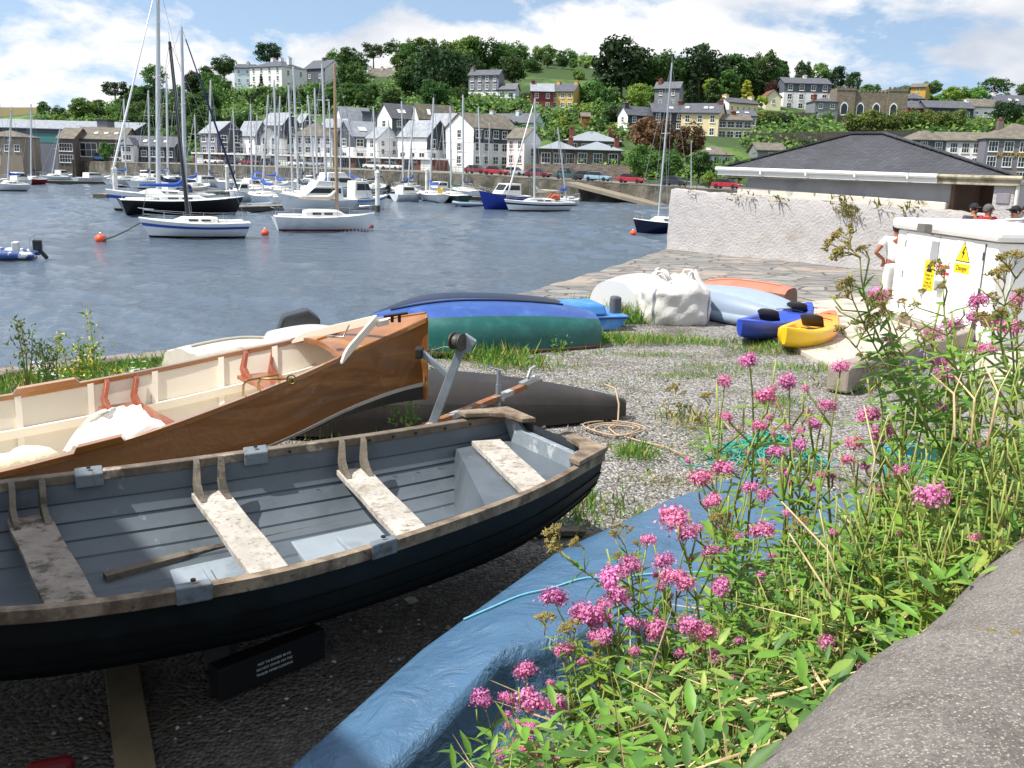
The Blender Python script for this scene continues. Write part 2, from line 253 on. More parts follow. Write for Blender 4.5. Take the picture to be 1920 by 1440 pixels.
# slipway
sl_=MB(); a1=Vector((9.5,156.6,.5)); a2=Vector((25.5,147.2,-3.0)); w_=Vector((-2.2,-4.2,0))
sl_.prism([a1,a2,a2+w_,a1+w_],(0,0,-.5)); tag(sl_.build('slipway',M('slipway_concrete','#857d6e',.9,.2,.5)),'sloping concrete slipway running down the far quay wall','slipway',kind='structure')
# ----- hill terrain through control points (x,y,base z) -----
CT=[]
def ctl(px,py,D): p=dp(px,py,D); CT.append((p.x,p.y,p.z)); return p
for x,y in FQ: CT.append((x*1.03,y+14,.3))
for px,py,D in [(-60,225,460),(60,225,470),(180,235,330),(230,205,350),(330,180,370),(420,170,345),(500,165,300),(600,150,330),(700,145,350),(800,130,380),(900,125,400),(1000,125,390),(1040,112,400),(1100,130,380),(1180,140,370),(1280,140,370),(1400,150,360),(1500,160,350),(1600,170,350),(1700,185,350),(1800,190,350),(1920,190,340),(2050,190,340),
 (250,260,250),(330,230,280),(420,215,270),(560,190,270),(660,200,260),(760,190,270),(830,200,255),(910,186,262),(1040,203,250),(1030,150,330),(1100,200,260),(1180,210,260),(1250,197,258),(1310,255,205),(1200,243,205),(1390,255,215),(1390,210,250),(1450,197,270),(1510,205,275),(1550,226,255),(1630,250,250),(1720,218,285),(1780,220,280),(1870,207,290),(1900,250,240),(1000,250,215),(1100,250,205),(1060,282,182),(1160,300,170),(1300,310,165),(1420,300,170),(1550,300,180),(1740,340,178),(1900,345,175),(700,262,215),(600,250,215),(450,262,212),(300,285,222),(100,280,250),(-20,285,255)]: ctl(px,py,D)
CT.append((-420,700,18)); CT.append((0,560,40)); CT.append((250,560,34)); CT.append((500,520,30)); CT.append((140,150,1)); CT.append((220,180,8)); CT.append((-300,400,5)); CT.append((-200,300,1))
CT.append((0,800,30)); CT.append((400,800,25)); CT.append((-300,900,20))
CA=np.array(CT); fx=[p[0] for p in FQ]; fy=[p[1] for p in FQ]
def H(x,y):
    d2=(CA[:,0]-x)**2+(CA[:,1]-y)**2+30.; w=1/d2**1.7; z=float((w*CA[:,2]).sum()/w.sum()); k=min(1,max(0,(y-float(np.interp(x,fx,fy))-14)/22)); return lerp(float(np.interp(x,fx,FQZ))+.05,z,k*k*(3-2*k))
xs=np.concatenate([np.linspace(-480,-150,12)[:-1],np.linspace(-150,260,84),np.linspace(260,620,12)[1:]]); yr=[0,.04,.08,.13,.18,.23,.28,.33,.38,.43,.48,.53,.58,.63,.7,.78,.88,1.]
GRASS_FAR=M('hill_grass','#54702f',.95,.3,.05,col2='#33491f',c2t=(.42,.5),c2s=.035,c3='#6d8a3c',c3t=(.6,.66),c3s=.03)
tm=MB(); rows=[]
for x in xs:
    y0=float(np.interp(x,fx,fy))+12.6; rows.append([(x,y0+(880-y0)*u**1.25,H(x,y0+(880-y0)*u**1.25)-(.5 if u==0 else 0)) for u in np.linspace(0,1,60)])
tm.grid(rows); tag(tm.build('hills',GRASS_FAR,smooth=180),kind='structure')
# ---------------- near building, wall, cabinet, people ----------------
def slate(name,col,sx=1.,sy=1.,var=.25,rough=.7,bump=.6,dist=.02,moss=None,spec=.4,sc=4.):
    m=bpy.data.materials.new(name); m.use_nodes=True; t=m.node_tree; b=t.nodes['Principled BSDF']; N=t.nodes.new; K=t.links.new; col=lin(col)
    b.inputs['Roughness'].default_value=rough; b.inputs['Specular IOR Level'].default_value=spec
    co=N('ShaderNodeTexCoord'); sp=N('ShaderNodeSeparateXYZ'); K(co.outputs['Object'],sp.inputs[0]); ad=N('ShaderNodeMath'); K(sp.outputs[0],ad.inputs[0]); K(sp.outputs[1],ad.inputs[1]); cb=N('ShaderNodeCombineXYZ'); K(ad.outputs[0],cb.inputs[0]); mz=N('ShaderNodeMath'); mz.operation='MULTIPLY'; mz.inputs[1].default_value=sy; K(sp.outputs[2],mz.inputs[0]); K(mz.outputs[0],cb.inputs[1])
    br=N('ShaderNodeTexBrick'); br.inputs['Scale'].default_value=sc*sx; br.inputs['Mortar Size'].default_value=.02; br.inputs['Color1'].default_value=(*[c*(1-var) for c in col],1); br.inputs['Color2'].default_value=(*[min(1,c*(1+var)) for c in col],1); br.inputs['Mortar'].default_value=(*[c*.45 for c in col],1); K(cb.outputs[0],br.inputs['Vector'])
    n=N('ShaderNodeTexNoise'); n.inputs['Scale'].default_value=1.1; n.inputs['Detail'].default_value=6; K(co.outputs['Object'],n.inputs['Vector']); mm=N('ShaderNodeMix'); mm.data_type='RGBA'; mm.blend_type='OVERLAY'; mm.inputs['Factor'].default_value=.45; K(br.outputs['Color'],mm.inputs[6]); K(n.outputs['Fac'],mm.inputs[7]); o=mm.outputs[2]
    if moss:
        r=N('ShaderNodeValToRGB'); r.color_ramp.elements[0].position=.5; r.color_ramp.elements[1].position=.7; K(n.outputs['Fac'],r.inputs[0]); m2=N('ShaderNodeMix'); m2.data_type='RGBA'; K(r.outputs[0],m2.inputs['Factor']); K(o,m2.inputs[6]); m2.inputs[7].default_value=(*lin(moss),1); o=m2.outputs[2]
    K(o,b.inputs['Base Color']); bp=N('ShaderNodeBump'); bp.inputs['Strength'].default_value=bump; bp.inputs['Distance'].default_value=dist; K(br.outputs['Fac'],bp.inputs['Height']); bp.invert=True; K(bp.outputs[0],b.inputs['Normal'])
    MATS[name]=m; return m
WRZ=math.atan2(-.713,.702); W0=Vector((5.03,32.2,0))
ROUGH=M('roughcast','#b1aeae',.9,.08,2.5,bump=.9,bscale=14,dist=.035,col2='#a7a29d',c2t=(.58,.72),c2s=.9,c3='#9d958a',c3t=(.66,.76),c3s=.35)
SMOOTHW=M('smooth_render','#b9b9bd',.85,.07,1.2,bump=.1,col2='#9d9da3',c2t=(.5,.7),c2s=.8)
wall=MB(); rows=[]
for i in range(0,103):
    x=i*.1; zt=2.0-.27*x/10.2+.014*math.sin(x*3.1)+.012*math.sin(x*7.7)+.01*math.sin(x*17); j=.03*math.sin(x*4.3)
    rows.append([(x,-.06+j*.3,-.15)]+[(x,-.02+.018*math.sin(x*9+k*2.1)+.02*math.sin(k*3+x*5),zt*k/8) for k in range(1,8)]+[(x,.03,zt),(x,.2,zt+.03),(x,.36,zt-.02)])
wall.grid(rows); r0=rows[0]; wall.poly([*r0,(0,.4,-.15)])
wobj=tag(wall.build('roughcast_wall',ROUGH,smooth=50),'long pale roughcast wall with a crumbling top on the flagstone quay','wall'); wobj.location=W0; wobj.rotation_euler=(0,0,WRZ)
B=thing('boathouse','low pale building with a dark slate hip roof behind the roughcast wall','building',W0,WRZ)
bw=MB(); bw.box(2.6,8.9,.42,3.0,-.1,2.62); bw.box(8.9,9.6,2.2,2.7,-.1,2.62); bw.build('wall',SMOOTHW,B)
bp_=MB(); bp_.prism([(2.45,.12,1.93),(8.9,.12,1.76),(8.9,.12,1.98),(2.45,.12,2.17)],(0,.297,0)); bp_.build('plinth_band',M('lime_band','#d6d0c4',.9,.12,3,bump=.4,bscale=14,col2='#a79f8f',c2t=(.55,.66),c2s=2),B,bevel=.04)
rc=MB(); rc.box(8.9,9.0,.35,2.2,1.2,2.6); rc.box(9.0,10.1,2.1,2.197,0,2.6); rc.box(9.0,10.1,.55,2.1,1.3,1.36); rc.build('porch_recess',M('brown_timber','#6b5547',.8,.15,4,stretch=(1,1,.2)),B)
pi=MB(); pi.box(10.1,10.62,.0,1.1,-.1,2.6); pi.build('pillar',ROUGH,B,bevel=.03)
MB().box(10.2,10.52,-.03,-.003,2.02,2.28).build('plaque',M('plaque_grey','#84838a',.6,.1,8),B,bevel=.008)
MB().tube([(10.68,-.02,2.5),(10.68,-.02,.0)],.05,8).build('drainpipe',M('white_pvc','#dcdbd6',.4,.05),B,smooth=60)
SLATE=slate('boathouse_slate','#45474e',1.,2.4,var=.16,bump=.7,dist=.03,sc=2.6)
rf=MB(); a=[(1.85,-.05,2.72),(10.75,-.05,2.66),(8.9,3.0,2.66),(1.85,3.3,2.72),(5.25,1.7,3.82),(6.25,1.7,3.82)]
rf.add(a,[(0,1,5,4),(1,2,5),(2,3,4,5),(3,0,4),(3,2,1,0)]); R_=rf.build('roof',SLATE,B)
hp=MB()
for s_,e_ in ((0,4),(1,5),(4,5)):
    p,q_=Vector(a[s_]),Vector(a[e_]); n_=max(2,int((q_-p).length/.32))
    for i in range(n_): u=p.lerp(q_,i/n_)+Vector((0,0,.02)); w2=p.lerp(q_,(i+1)/n_+.01)+Vector((0,0,.035)); hp.beam(u,w2,.2,.03)
hp.build('ridge_caps',SLATE,R_)
gt=MB(); gt.beam((1.85,-.1,2.61),(8.7,-.1,2.56),.03,.18); gt.tube([(1.8,-.14,2.70),(8.7,-.14,2.65)],.065,8); 
for x in (3.4,4.9,6.4,7.9): gt.box(x,x+.05,-.22,-.06,2.57,2.72)
gt.build('gutter',M('white_gutter','#e6e6e4',.35,.05,3),B,smooth=40)
g2=MB(); g2.beam((8.7,-.1,2.55),(10.75,-.1,2.55),.04,.17); g2.tube([(8.7,-.13,2.65),(10.8,-.13,2.65)],.06,8); g2.box(2.05,10.7,-.05,.42,2.45,2.5); g2.build('fascia',M('mossy_fascia','#a8a28c',.8,.2,5,col2='#77705a',c2t=(.5,.62),c2s=3),B,smooth=40)
# weeds on the wall top
wd=MB(); 
for cx,cz,k in [(.9,2.0,10),(3.0,1.93,14),(4.0,1.9,20),(6.1,1.86,40),(6.25,1.7,40),(6.4,1.5,30),(7.3,1.82,20),(8.0,1.8,26),(2.4,1.95,8)]:
    for i in range(k):
        x=cx+random.gauss(0,.16); z=cz+random.gauss(0,.07); p=Vector((x,-.05-random.random()*.08,z)); d=Vector((random.gauss(0,.5),-.35,random.gauss(.1,.7))).normalized()*random.uniform(.1,.28); sd_=Vector((.02,0,.02)); wd.add([p-sd_,p+sd_,p+d],[(0,1,2)])
o=wd.build('wall_weeds',M('dry_wall_weeds','#7f7a3e',.9,.35,6)); o.location=W0; o.rotation_euler=(0,0,WRZ); tag(o,kind='stuff')
# ---- electrical cabinet ----
A=Vector((6.93,17.65,.06)); Bc=Vector((7.17,14.4,.06)); d=Bc-A; CL=d.length; CR=math.atan2(d.y,d.x)
WHITE=M('cabinet_white','#f1f1ee',.45,.03,2)
cb=thing('electrical_cabinet','big white metal electrical cabinet with yellow danger signs by the kayaks','electrical cabinet',A,CR)
MB().box(-.08,CL+.08,-.1,1.75,-.1,.09).build('plinth',CONC2,cb,bevel=.02)
MB().box(0,CL,0,1.62,.09,1.62).build('body',WHITE,cb,bevel=.03)
MB().box(-.09,CL+.09,-.1,1.72,1.64,1.83).build('lid',WHITE,cb,bevel=.07)
DRK=M('dark_gap','#55565a',.7,.1)
for x0,x1 in ((.40,1.55),(1.575,2.92)):
    dr=MB(); dr.box(x0,x1,-.022,-.002,.16,1.58); d_=dr.build('door',WHITE,cb,bevel=.004)
    hx=x0 if x0<1 else x1
    for z in (.3,.85,1.4): MB().tube([(hx,-.025,z-.06),(hx,-.025,z+.06)],.012,6).build('hinge',DRK,d_)
for x in (.385,1.5625,2.935): MB().box(x-.008,x+.008,-.012,-.001,.15,1.59).build('door_gap',DRK,cb)
MB().box(1.68,1.86,-.10,-.024,.72,.9).build('handle',M('grey_plastic','#a2a4a6',.5,.05),cb,bevel=.015)
YEL=M('sign_yellow','#f0cf10',.5,.04); BLK=M('sign_black','#15130e',.6,.05); REDS=M('sign_red','#d8304c',.5,.04); WHT=M('sign_white','#f2f2f0',.5,.03)
RXF=(math.pi/2,0,0)
sg=MB(); sg.box(2.13,2.60,-.030,-.024,1.05,1.585).build('danger_sign',WHT,cb); sp_=cb.children[-1]
sp_=[c for c in cb.children if c.name.startswith('danger_sign')][0]
MB().prism([(2.15,-.0305,1.260),(2.58,-.0305,1.260),(2.365,-.0305,1.590)],(0,-.002,0)).build('triangle_border',BLK,sp_)
MB().prism([(2.175,-.0326,1.274),(2.555,-.0326,1.274),(2.365,-.0326,1.565)],(0,-.002,0)).build('triangle',YEL,sp_)
MB().prism([(2.39,-.0347,1.500),(2.32,-.0347,1.390),(2.36,-.0347,1.390),(2.33,-.0347,1.295),(2.41,-.0347,1.410),(2.37,-.0347,1.415),(2.42,-.0347,1.500)],(0,-.002,0)).build('lightning_bolt',BLK,sp_)
MB().box(2.14,2.59,-.0325,-.0305,1.08,1.23).build('caption_plate',YEL,sp_); text('lettering','Danger',.11,BLK,sp_,(2.365,-.034,1.155),RXF,.001)
s2=MB().box(1.18,1.52,-.030,-.024,.68,1.18).build('hazard_sign',YEL,cb)
MB().prism([(1.25,-.0305,.99),(1.45,-.0305,.99),(1.35,-.0305,1.15)],(0,-.002,0)).build('triangle',BLK,s2)
for i,w in enumerate(('Danger of','Death','Keep off','ELECTRIC')): text('lettering',w,.065,BLK,s2,(1.35,-.031,.94-.065*i),RXF,.001)
s3=MB().box(1.62,2.0,-.030,-.024,1.0,1.16).build('warning_label',WHT,cb)
MB().box(1.62,2.0,-.0325,-.0305,1.0,1.045).build('stripe',REDS,s3); MB().box(1.62,2.0,-.0325,-.0305,1.10,1.15).build('stripe',REDS,s3)
fl=MB(); fl.box(1.36,1.62,-.34,-.2,1.66,1.8); fl.tube([(1.49,-.25,1.68),(1.49,-.1,1.62)],.02,6); fl.build('flood_lamp',M('lamp_grey','#6d6a66',.5,.1),cb,bevel=.02)
sidep=MB(); sidep.box(CL+.002,CL+.012,.25,1.45,.2,1.5); sidep.build('side_panel',M('cabinet_side','#d5d6d8',.5,.05),cb); MB().ball((CL+.015,.95,1.32),(.012,.045,.045)).build('side_sticker',YEL,cb)
# handrail beyond the cabinet
hr=MB(); p=dp(1815,418,21.5); q_=dp(1990,406,20.5); hr.tube([p,q_],.03,8)
for u in (.03,.5,.97): v=p.lerp(q_,u); hr.tube([v,(v.x,v.y,.3)],.025,8)
tag(hr.build('handrail',M('galvanised_rail','#c9ccd0',.4,.08,metal=.6),smooth=60),'pale metal handrail beyond the electrical cabinet','handrail')
st=MB(); c_=dp(1865,400,21.8); st.box(c_.x-1.1,c_.x+4,c_.y-1.5,c_.y+2.2,.0,.36); tag(st.build('raised_step',FLAG,bevel=.02),kind='structure')
# ---- people ----
def skinmesh(name,pts,edges,rad,mat,parent,sub=1):
    me=bpy.data.meshes.new(name); me.from_pydata(pts,edges,[]); me.materials.append(mat); o=bpy.data.objects.new(name,me); COL.objects.link(o); o.parent=parent
    sm=o.modifiers.new('skin','SKIN'); sm.use_smooth_shade=True
    for i,r in enumerate(rad): me.skin_vertices[0].data[i].radius=(r,r) if not isinstance(r,tuple) else r
    me.skin_vertices[0].data[0].use_root=True
    if sub: ss=o.modifiers.new('sub','SUBSURF'); ss.levels=sub; ss.render_levels=sub
    return o
def person(label,loc,rz,shirt,trouser,skin,cap,capc,hip=False,h=1.74,sleeve=False):
    T=thing('person',label,'person',loc,rz); k=h/1.74
    J={'pel':(0,0,.95),'ab':(0,-.01,1.1),'ch':(0,0,1.3),'nk':(0,0,1.47),'hd':(0,-.01,1.58),'tp':(0,0,1.69)}
    P_=[J[n] for n in ('pel','ab','ch','nk','hd','tp')]; E_=[(0,1),(1,2),(2,3),(3,4),(4,5)]; R_=[(.15,.11),(.14,.1),(.17,.11),.055,.092,.06]
    for sx in (-1,1):
        b0=len(P_); el=(sx*.40,.08,1.14) if hip else (sx*.25,.02,1.12); ha=(sx*.2,-.02,1.0) if hip else (sx*.26,-.09,.88)
        P_+=[(sx*.19,0,1.4),el,ha,(ha[0]*.97,ha[1]-.05,ha[2]-.07)]; E_+=[(2,b0),(b0,b0+1),(b0+1,b0+2),(b0+2,b0+3)]; R_+=[.06,.042,.033,(.036,.02)]
        for f_ in range(4): i=len(P_); P_.append((ha[0]*.97+(f_-1.5)*.018,ha[1]-.09,ha[2]-.14-.01*(f_ in (1,2)))); E_.append((b0+3,i)); R_.append(.009)
        i=len(P_); P_.append((ha[0]*.97-sx*.05,ha[1]-.07,ha[2]-.07)); E_.append((b0+3,i)); R_.append(.01)
        b1=len(P_); P_+=[(sx*.1,0,.86),(sx*.11,-.01,.48),(sx*.11,.02,.09),(sx*.12,-.13,.04)]; E_+=[(0,b1),(b1,b1+1),(b1+1,b1+2),(b1+2,b1+3)]; R_+=[.085,.058,.042,.035]
    P_=[tuple(c*k for c in p) for p in P_]; skinmesh('body',P_,E_,R_,skin,T,2)
    s=[(0,0,.92),(0,-.01,1.1),(0,0,1.3),(0,0,1.43)]; e=[(0,1),(1,2),(2,3)]; r=[(.17,.13),(.165,.125),(.19,.13),.075]
    for sx in (-1,1):
        b0=len(s); s+=[(sx*.2,0,1.39),((sx*.31,.04,1.26) if hip else (sx*.235,.01,1.24))]; e+=[(2,b0),(b0,b0+1)]; r+=[.085,.075]
        if sleeve: s.append((sx*.26,-.03,1.0)); e.append((b0+1,b0+2)); r.append(.055)
    skinmesh('shirt',[tuple(c*k for c in p) for p in s],e,r,shirt,T,2)
    s=[(0,0,.98),(0,0,.9)]; e=[(0,1)]; r=[(.165,.13),(.165,.13)]
    for sx in (-1,1): b0=len(s); s+=[(sx*.1,0,.82),(sx*.11,-.01,.48),(sx*.11,.02,.1)]; e+=[(1,b0),(b0,b0+1),(b0+1,b0+2)]; r+=[.105,.085,.075]
    skinmesh('trousers',[tuple(c*k for c in p) for p in s],e,r,trouser,T,2)
    fc=MB(); fc.ball((0,-.105*k,1.59*k),(.016,.025,.03),8,6); fc.ball((-.092*k,0,1.59*k),(.012,.025,.035),8,6); fc.ball((.092*k,0,1.59*k),(.012,.025,.035),8,6); fc.build('nose_and_ears',skin,T,smooth=180)
    f2=MB(); f2.box(-.06,-.012,-.112,-.09,1.6*k,1.635*k); f2.box(.012,.06,-.112,-.09,1.6*k,1.635*k); f2.box(-.02,.02,-.108,-.09,1.61*k,1.622*k); f2.build('sunglasses' if cap!='hair' else 'eyes',BLK,T)
    c=MB(); c.ball((0,.012,1.63*k),(.106,.118,.105),14,8)
    if cap=='cap': c.prism([(-.08,-.08,1.645*k),(.08,-.08,1.645*k),(.06,-.2,1.625*k),(-.06,-.2,1.625*k)],(0,0,.014))
    if cap=='beanie': c.ball((0,.02,1.6*k),(.108,.112,.09),14,8)
    MB().box(-.03,.03,-.105,-.08,1.515*k,1.525*k).build('mouth',BLK,T)
    c.build(cap if cap!='hair' else 'hair',capc,T,smooth=60); return T
SK=M('skin_brown','#9a6248',.6,.06); SK2=M('skin_light','#b98468',.6,.06); HAIR=M('dark_hair','#1d1614',.7,.2); CLW=M('white_cotton','#eeeeec',.8,.04); CLG=M('grey_cloth','#4a474b',.85,.1); CLR=M('red_cloth','#d21c33',.8,.06); CLB=M('black_cloth','#1c1b20',.85,.1); CLD=M('grey_wool','#5b5a5c',.9,.1); CLS=M('pale_grey_shirt','#a9abb5',.85,.08)
p=dp(1664,605,18.5); person('person in a white t-shirt standing with hand on hip behind the electrical cabinet',(p.x,p.y,.06),math.radians(175),CLW,CLW,SK,'hair',HAIR,hip=True,h=1.72)
for (px,D,rz,a_) in [(1826,22.3,8,('person in a grey jacket over a red top and a dark cap near the pillar',CLG,CLB,SK2,'cap',CLB,True)),(1853,21.9,22,('person in a bright red polo shirt, grey beanie and sunglasses',CLR,CLB,SK,'beanie',CLD,False)),(1903,21.3,-75,('person in a pale shirt and black cap seen in profile',CLS,CLB,SK2,'cap',CLB,False)),(1925,22.0,10,('person in dark clothes cut off by the photo\'s edge',CLB,CLB,SK2,'hair',HAIR,False))]:
    p=dp(px,400,D); person(a_[0],(p.x,p.y,.36),math.radians(rz),a_[1],a_[2],a_[3],a_[4],a_[5],sleeve=a_[6],h=1.72)
# ---------------- boats and gear in the yard ----------------
def hull_rows(pts_far,pts_near,depth,N=40,angs=None,inset=0,power=.75,flat=None,zoff=0,smoothf=smooth_pl,t0=0,t1=1):
    # rows of points from far gunwale, round the bilge, to near gunwale
    rows=[]
    for i in range(N+1):
        t=t0+(t1-t0)*i/N; a=smoothf(pts_far,t); b=smoothf(pts_near,t); c=(a+b)/2; h=(a-b)/2; L_=h.length; hn=h.normalized() if L_>1e-6 else Vector((0,0,0)); D=depth(t); row=[]
        for th in angs:
            off=0
            if isinstance(th,tuple): th,off=th
            s,co_=math.sin(th),math.cos(th); u=math.copysign(abs(s)**power,s); w=max(0,abs(co_))**power
            zz=(c.z+(h.z*u))-(D-inset)*w+zoff
            p=Vector((c.x,c.y,0))+Vector((hn.x,hn.y,0)).normalized()*u*max(0,L_-inset-off*abs(s)) if L_>1e-4 else Vector((c.x,c.y,0))
            row.append(Vector((p.x,p.y,zz+off*w)))
        rows.append(row)
    return rows
def rail(mb,pts,w,h,N=48,side=None,t0=0,t1=1,z=0,f=smooth_pl,m=0):
    # plank of width w (towards side point list) and height h following a curve
    rows=[]
    for i in range(N+1):
        t=t0+(t1-t0)*i/N; p=f(pts,t); q=f(side,t); d=(q-p); d.z=0; d=d.normalized() if d.length>1e-6 else Vector((1,0,0)); o=d*w; z0=Vector((0,0,z)); zh=Vector((0,0,h))
        rows.append([p+z0-d*.015,p+z0+o,p+o+z0-zh,p+z0-d*.015-zh])
    mb.grid([r+[r[0]] for r in rows],False,m); mb.poly(rows[0][::-1],m); mb.poly(rows[-1],m); return mb
WOODW=M('weathered_timber','#8f806d',.85,.35,5,bump=.5,bscale=22,dist=.012,stretch=(1,1,1),col2='#5b4c3e',c2t=(.42,.62),c2s=7,c3='#5a4736',c3t=(.6,.68),c3s=18)
WOODG=M('grey_mossy_timber','#6f675c',.9,.3,6,bump=.6,bscale=24,dist=.015,col2='#3f3b33',c2t=(.48,.62),c2s=6)
FLAKE=M('bleached_plank','#b5b0a8',.88,.3,4,bump=.45,bscale=30,dist=.01,col2='#877d70',c2t=(.48,.66),c2s=16,c3='#5e5246',c3t=(.6,.67),c3s=28)
GREYP=M('grey_boat_paint','#5b646c',.42,.10,2.2,bump=.12,bscale=18,col2='#4a525a',c2t=(.48,.68),c2s=1.6,c3='#7a8188',c3t=(.64,.72),c3s=9)
DKHULL=M('dark_hull_paint','#15191a',.55,.2,2,spec=.25,bump=.15,bscale=10,col2='#1d2526',c2t=(.5,.7),c2s=3)
# ---- grey rowing boat ----
ZG=.82
def zg(t): return ZG+.03*max(0,(t-.55))
far=[gp(*p,ZG+dz) for p,dz in [((-420,955),.06),((-150,924),.01),((0,905),0),((165,885),0),((330,865),0),((480,845),0),((700,815),.0),((905,783),.02),((950,776),.03)]]
near=[gp(*p,ZG+dz) for p,dz in [((-560,1110),.06),((-250,1150),.01),((0,1150),0),((200,1131),0),((380,1103),0),((560,1067),0),((780,1003),.0),((1000,922),.02),((1132,850),.03)]]
G=thing('rowing_boat','old grey open rowing boat with bleached wooden thwarts and worn timber gunwales','rowing boat',(0,0,0))
dep=lambda t: .52*(1-.25*max(0,(t-.8)/.2)**2) if t>.3 else .52-.1*((.3-t)/.3)**2
strk=[]; 
for i,a_ in enumerate(np.linspace(-math.pi/2,math.pi/2,15)):
    strk.append((a_,0)); 
    if 0<i<14: strk.insert(len(strk)-1,(a_-math.copysign(.015,a_),.011) if a_<0 else (a_-.015,-.0))
    if 0<i<14 and a_>0: strk.append((a_+.015,.011))
outer=hull_rows(far,near,dep,angs=[a for a in strk])
inner=hull_rows(far,near,dep,angs=[a for a in strk],inset=.035)
mb=MB(); mb.grid(outer); mb.poly(outer[-1],0); mb.poly(outer[0][::-1],0); mb.build('hull',DKHULL,G,smooth=28)
mb=MB(); mb.grid(inner); mb.poly(inner[-1],0); mb.poly(inner[0],0); mb.build('inner_hull',GREYP,G,smooth=28)
mb=MB(); rail(mb,far,.05,.055,side=near,z=.012); mb.build('gunwale',M('grey_gunwale','#756a5d',.85,.25,6,bump=.5,bscale=25,dist=.012,col2='#5b5145',c2t=(.45,.62),c2s=4,c3='#b2a691',c3t=(.6,.68),c3s=3),G,bevel=.006)
mb=MB(); rail(mb,near,.045,.06,side=far,z=.012); mb.build('gunwale',WOODW,G,bevel=.006)
def inG(t,u,z=0): return smooth_pl(far,t).lerp(smooth_pl(near,t),u)+Vector((0,0,z))
def tnear(px,which):                    # parameter of the point on a gunwale nearest to a photo column
    best=min(np.linspace(0,1,400),key=lambda t:abs(prj(smooth_pl(which,t))[0]-px)); return best
def prj(p):
    v=np.array(p)-C0; k=v@_f; return (960+F*(v@_r)/k,720-F*(v@_u)/k)
def thwart(pf,pn,wd,mat,dz=-.17,hull=inG,fl=far,nl=near,parent=G,knees=True,km=WOODG,th=.035,u0=.07,u1=.93):
    tf=tnear(pf,fl); tn=tnear(pn,nl); a=smooth_pl(fl,tf).lerp(smooth_pl(nl,tf),u0); b=smooth_pl(nl,tn).lerp(smooth_pl(fl,tn),1-u1); a.z+=dz; b.z+=dz
    d=(b-a); d.z=0; d=d.normalized(); sx=Vector((-d.y,d.x,0)); 
    if sx.x<0: sx=-sx
    mb=MB(); rows=[]
    for i in range(9):
        p=a.lerp(b,i/8); w=wd/2*(1+.03*math.sin(i*1.7)); rows.append([p-sx*w,p+sx*w,p+sx*w-Vector((0,0,th)),p-sx*w-Vector((0,0,th)),p-sx*w])
    mb.grid(rows); mb.poly(rows[0][:4]); mb.poly(rows[-1][:4]); mb.build('thwart',mat,parent,bevel=.004)
    if knees:
        for s_ in (-1,1):
            k=MB(); base=a+sx*s_*wd*.36; up=smooth_pl(fl,tf)+sx*s_*wd*.36; top=Vector((up.x,up.y,a.z-dz-.0))+d*.07; e=base+d*.20+Vector((0,0,.004))
            c=[top+Vector((0,0,.02)),top+d*.035,base+d*.07+Vector((0,0,.08)),base+d*.13+Vector((0,0,.035)),e,e+Vector((0,0,-.003)),base+d*.02,base-d*.02+Vector((0,0,.05))]
            k.prism([p-sx*.016 for p in c],sx*.032); k.build('thwart_knee',km,parent,bevel=.004)
    return a,b,d,sx
thwart(45,160,.21,M('shaded_worn_plank','#8a8177',.9,.3,6,bump=.6,bscale=30,dist=.012,col2='#4f493f',c2t=(.5,.62),c2s=10),-.17)  # darker than the other thwarts: shade put into the worn plank's colour
thwart(385,545,.20,FLAKE,-.17)
thwart(655,815,.20,FLAKE,-.17)
thwart(905,1035,.21,FLAKE,-.12,knees=False,u0=.1,u1=.9)
# rowlock blocks on gunwales
for L_,pxs,m_ in ((far,(167,477),'a'),(near,(363,722),'b')):
    for px in pxs:
        t=tnear(px,L_); p=smooth_pl(L_,t); q=smooth_pl(L_,t+.02); d=(q-p).normalized(); o_=near if L_ is far else far; s_=(smooth_pl(o_,t)-p); s_.z=0; s_.normalize()
        mb=MB(); c=p+s_*.025; mb.prism([c-d*.075-s_*.05+Vector((0,0,-.05)),c+d*.075-s_*.05+Vector((0,0,-.05)),c+d*.075+s_*.05+Vector((0,0,-.07)),c-d*.075+s_*.05+Vector((0,0,-.07))],(0,0,.078))
        rb=mb.build('rowlock_block',M('block_grey','#6f7880',.6,.15,8,bump=.2,bscale=30,col2='#5b4f42',c2t=(.55,.65),c2s=7),G,bevel=.008)
        MB().tube([c+Vector((0,0,.03)),c+Vector((0,0,.0385))],.012,8).build('rowlock_hole',BLK,rb)
# bolt heads along the far gunwale
bt=MB()
for px in (540,640,690,735,775,830,880):
    t=tnear(px,far); p=smooth_pl(far,t); s_=(smooth_pl(near,t)-p); s_.z=0; s_.normalize(); c=p+s_*.072+Vector((0,0,-.012)); bt.tube([c,c+s_*.006],.011,8)
bt.build('gunwale_bolts',BLK,G)
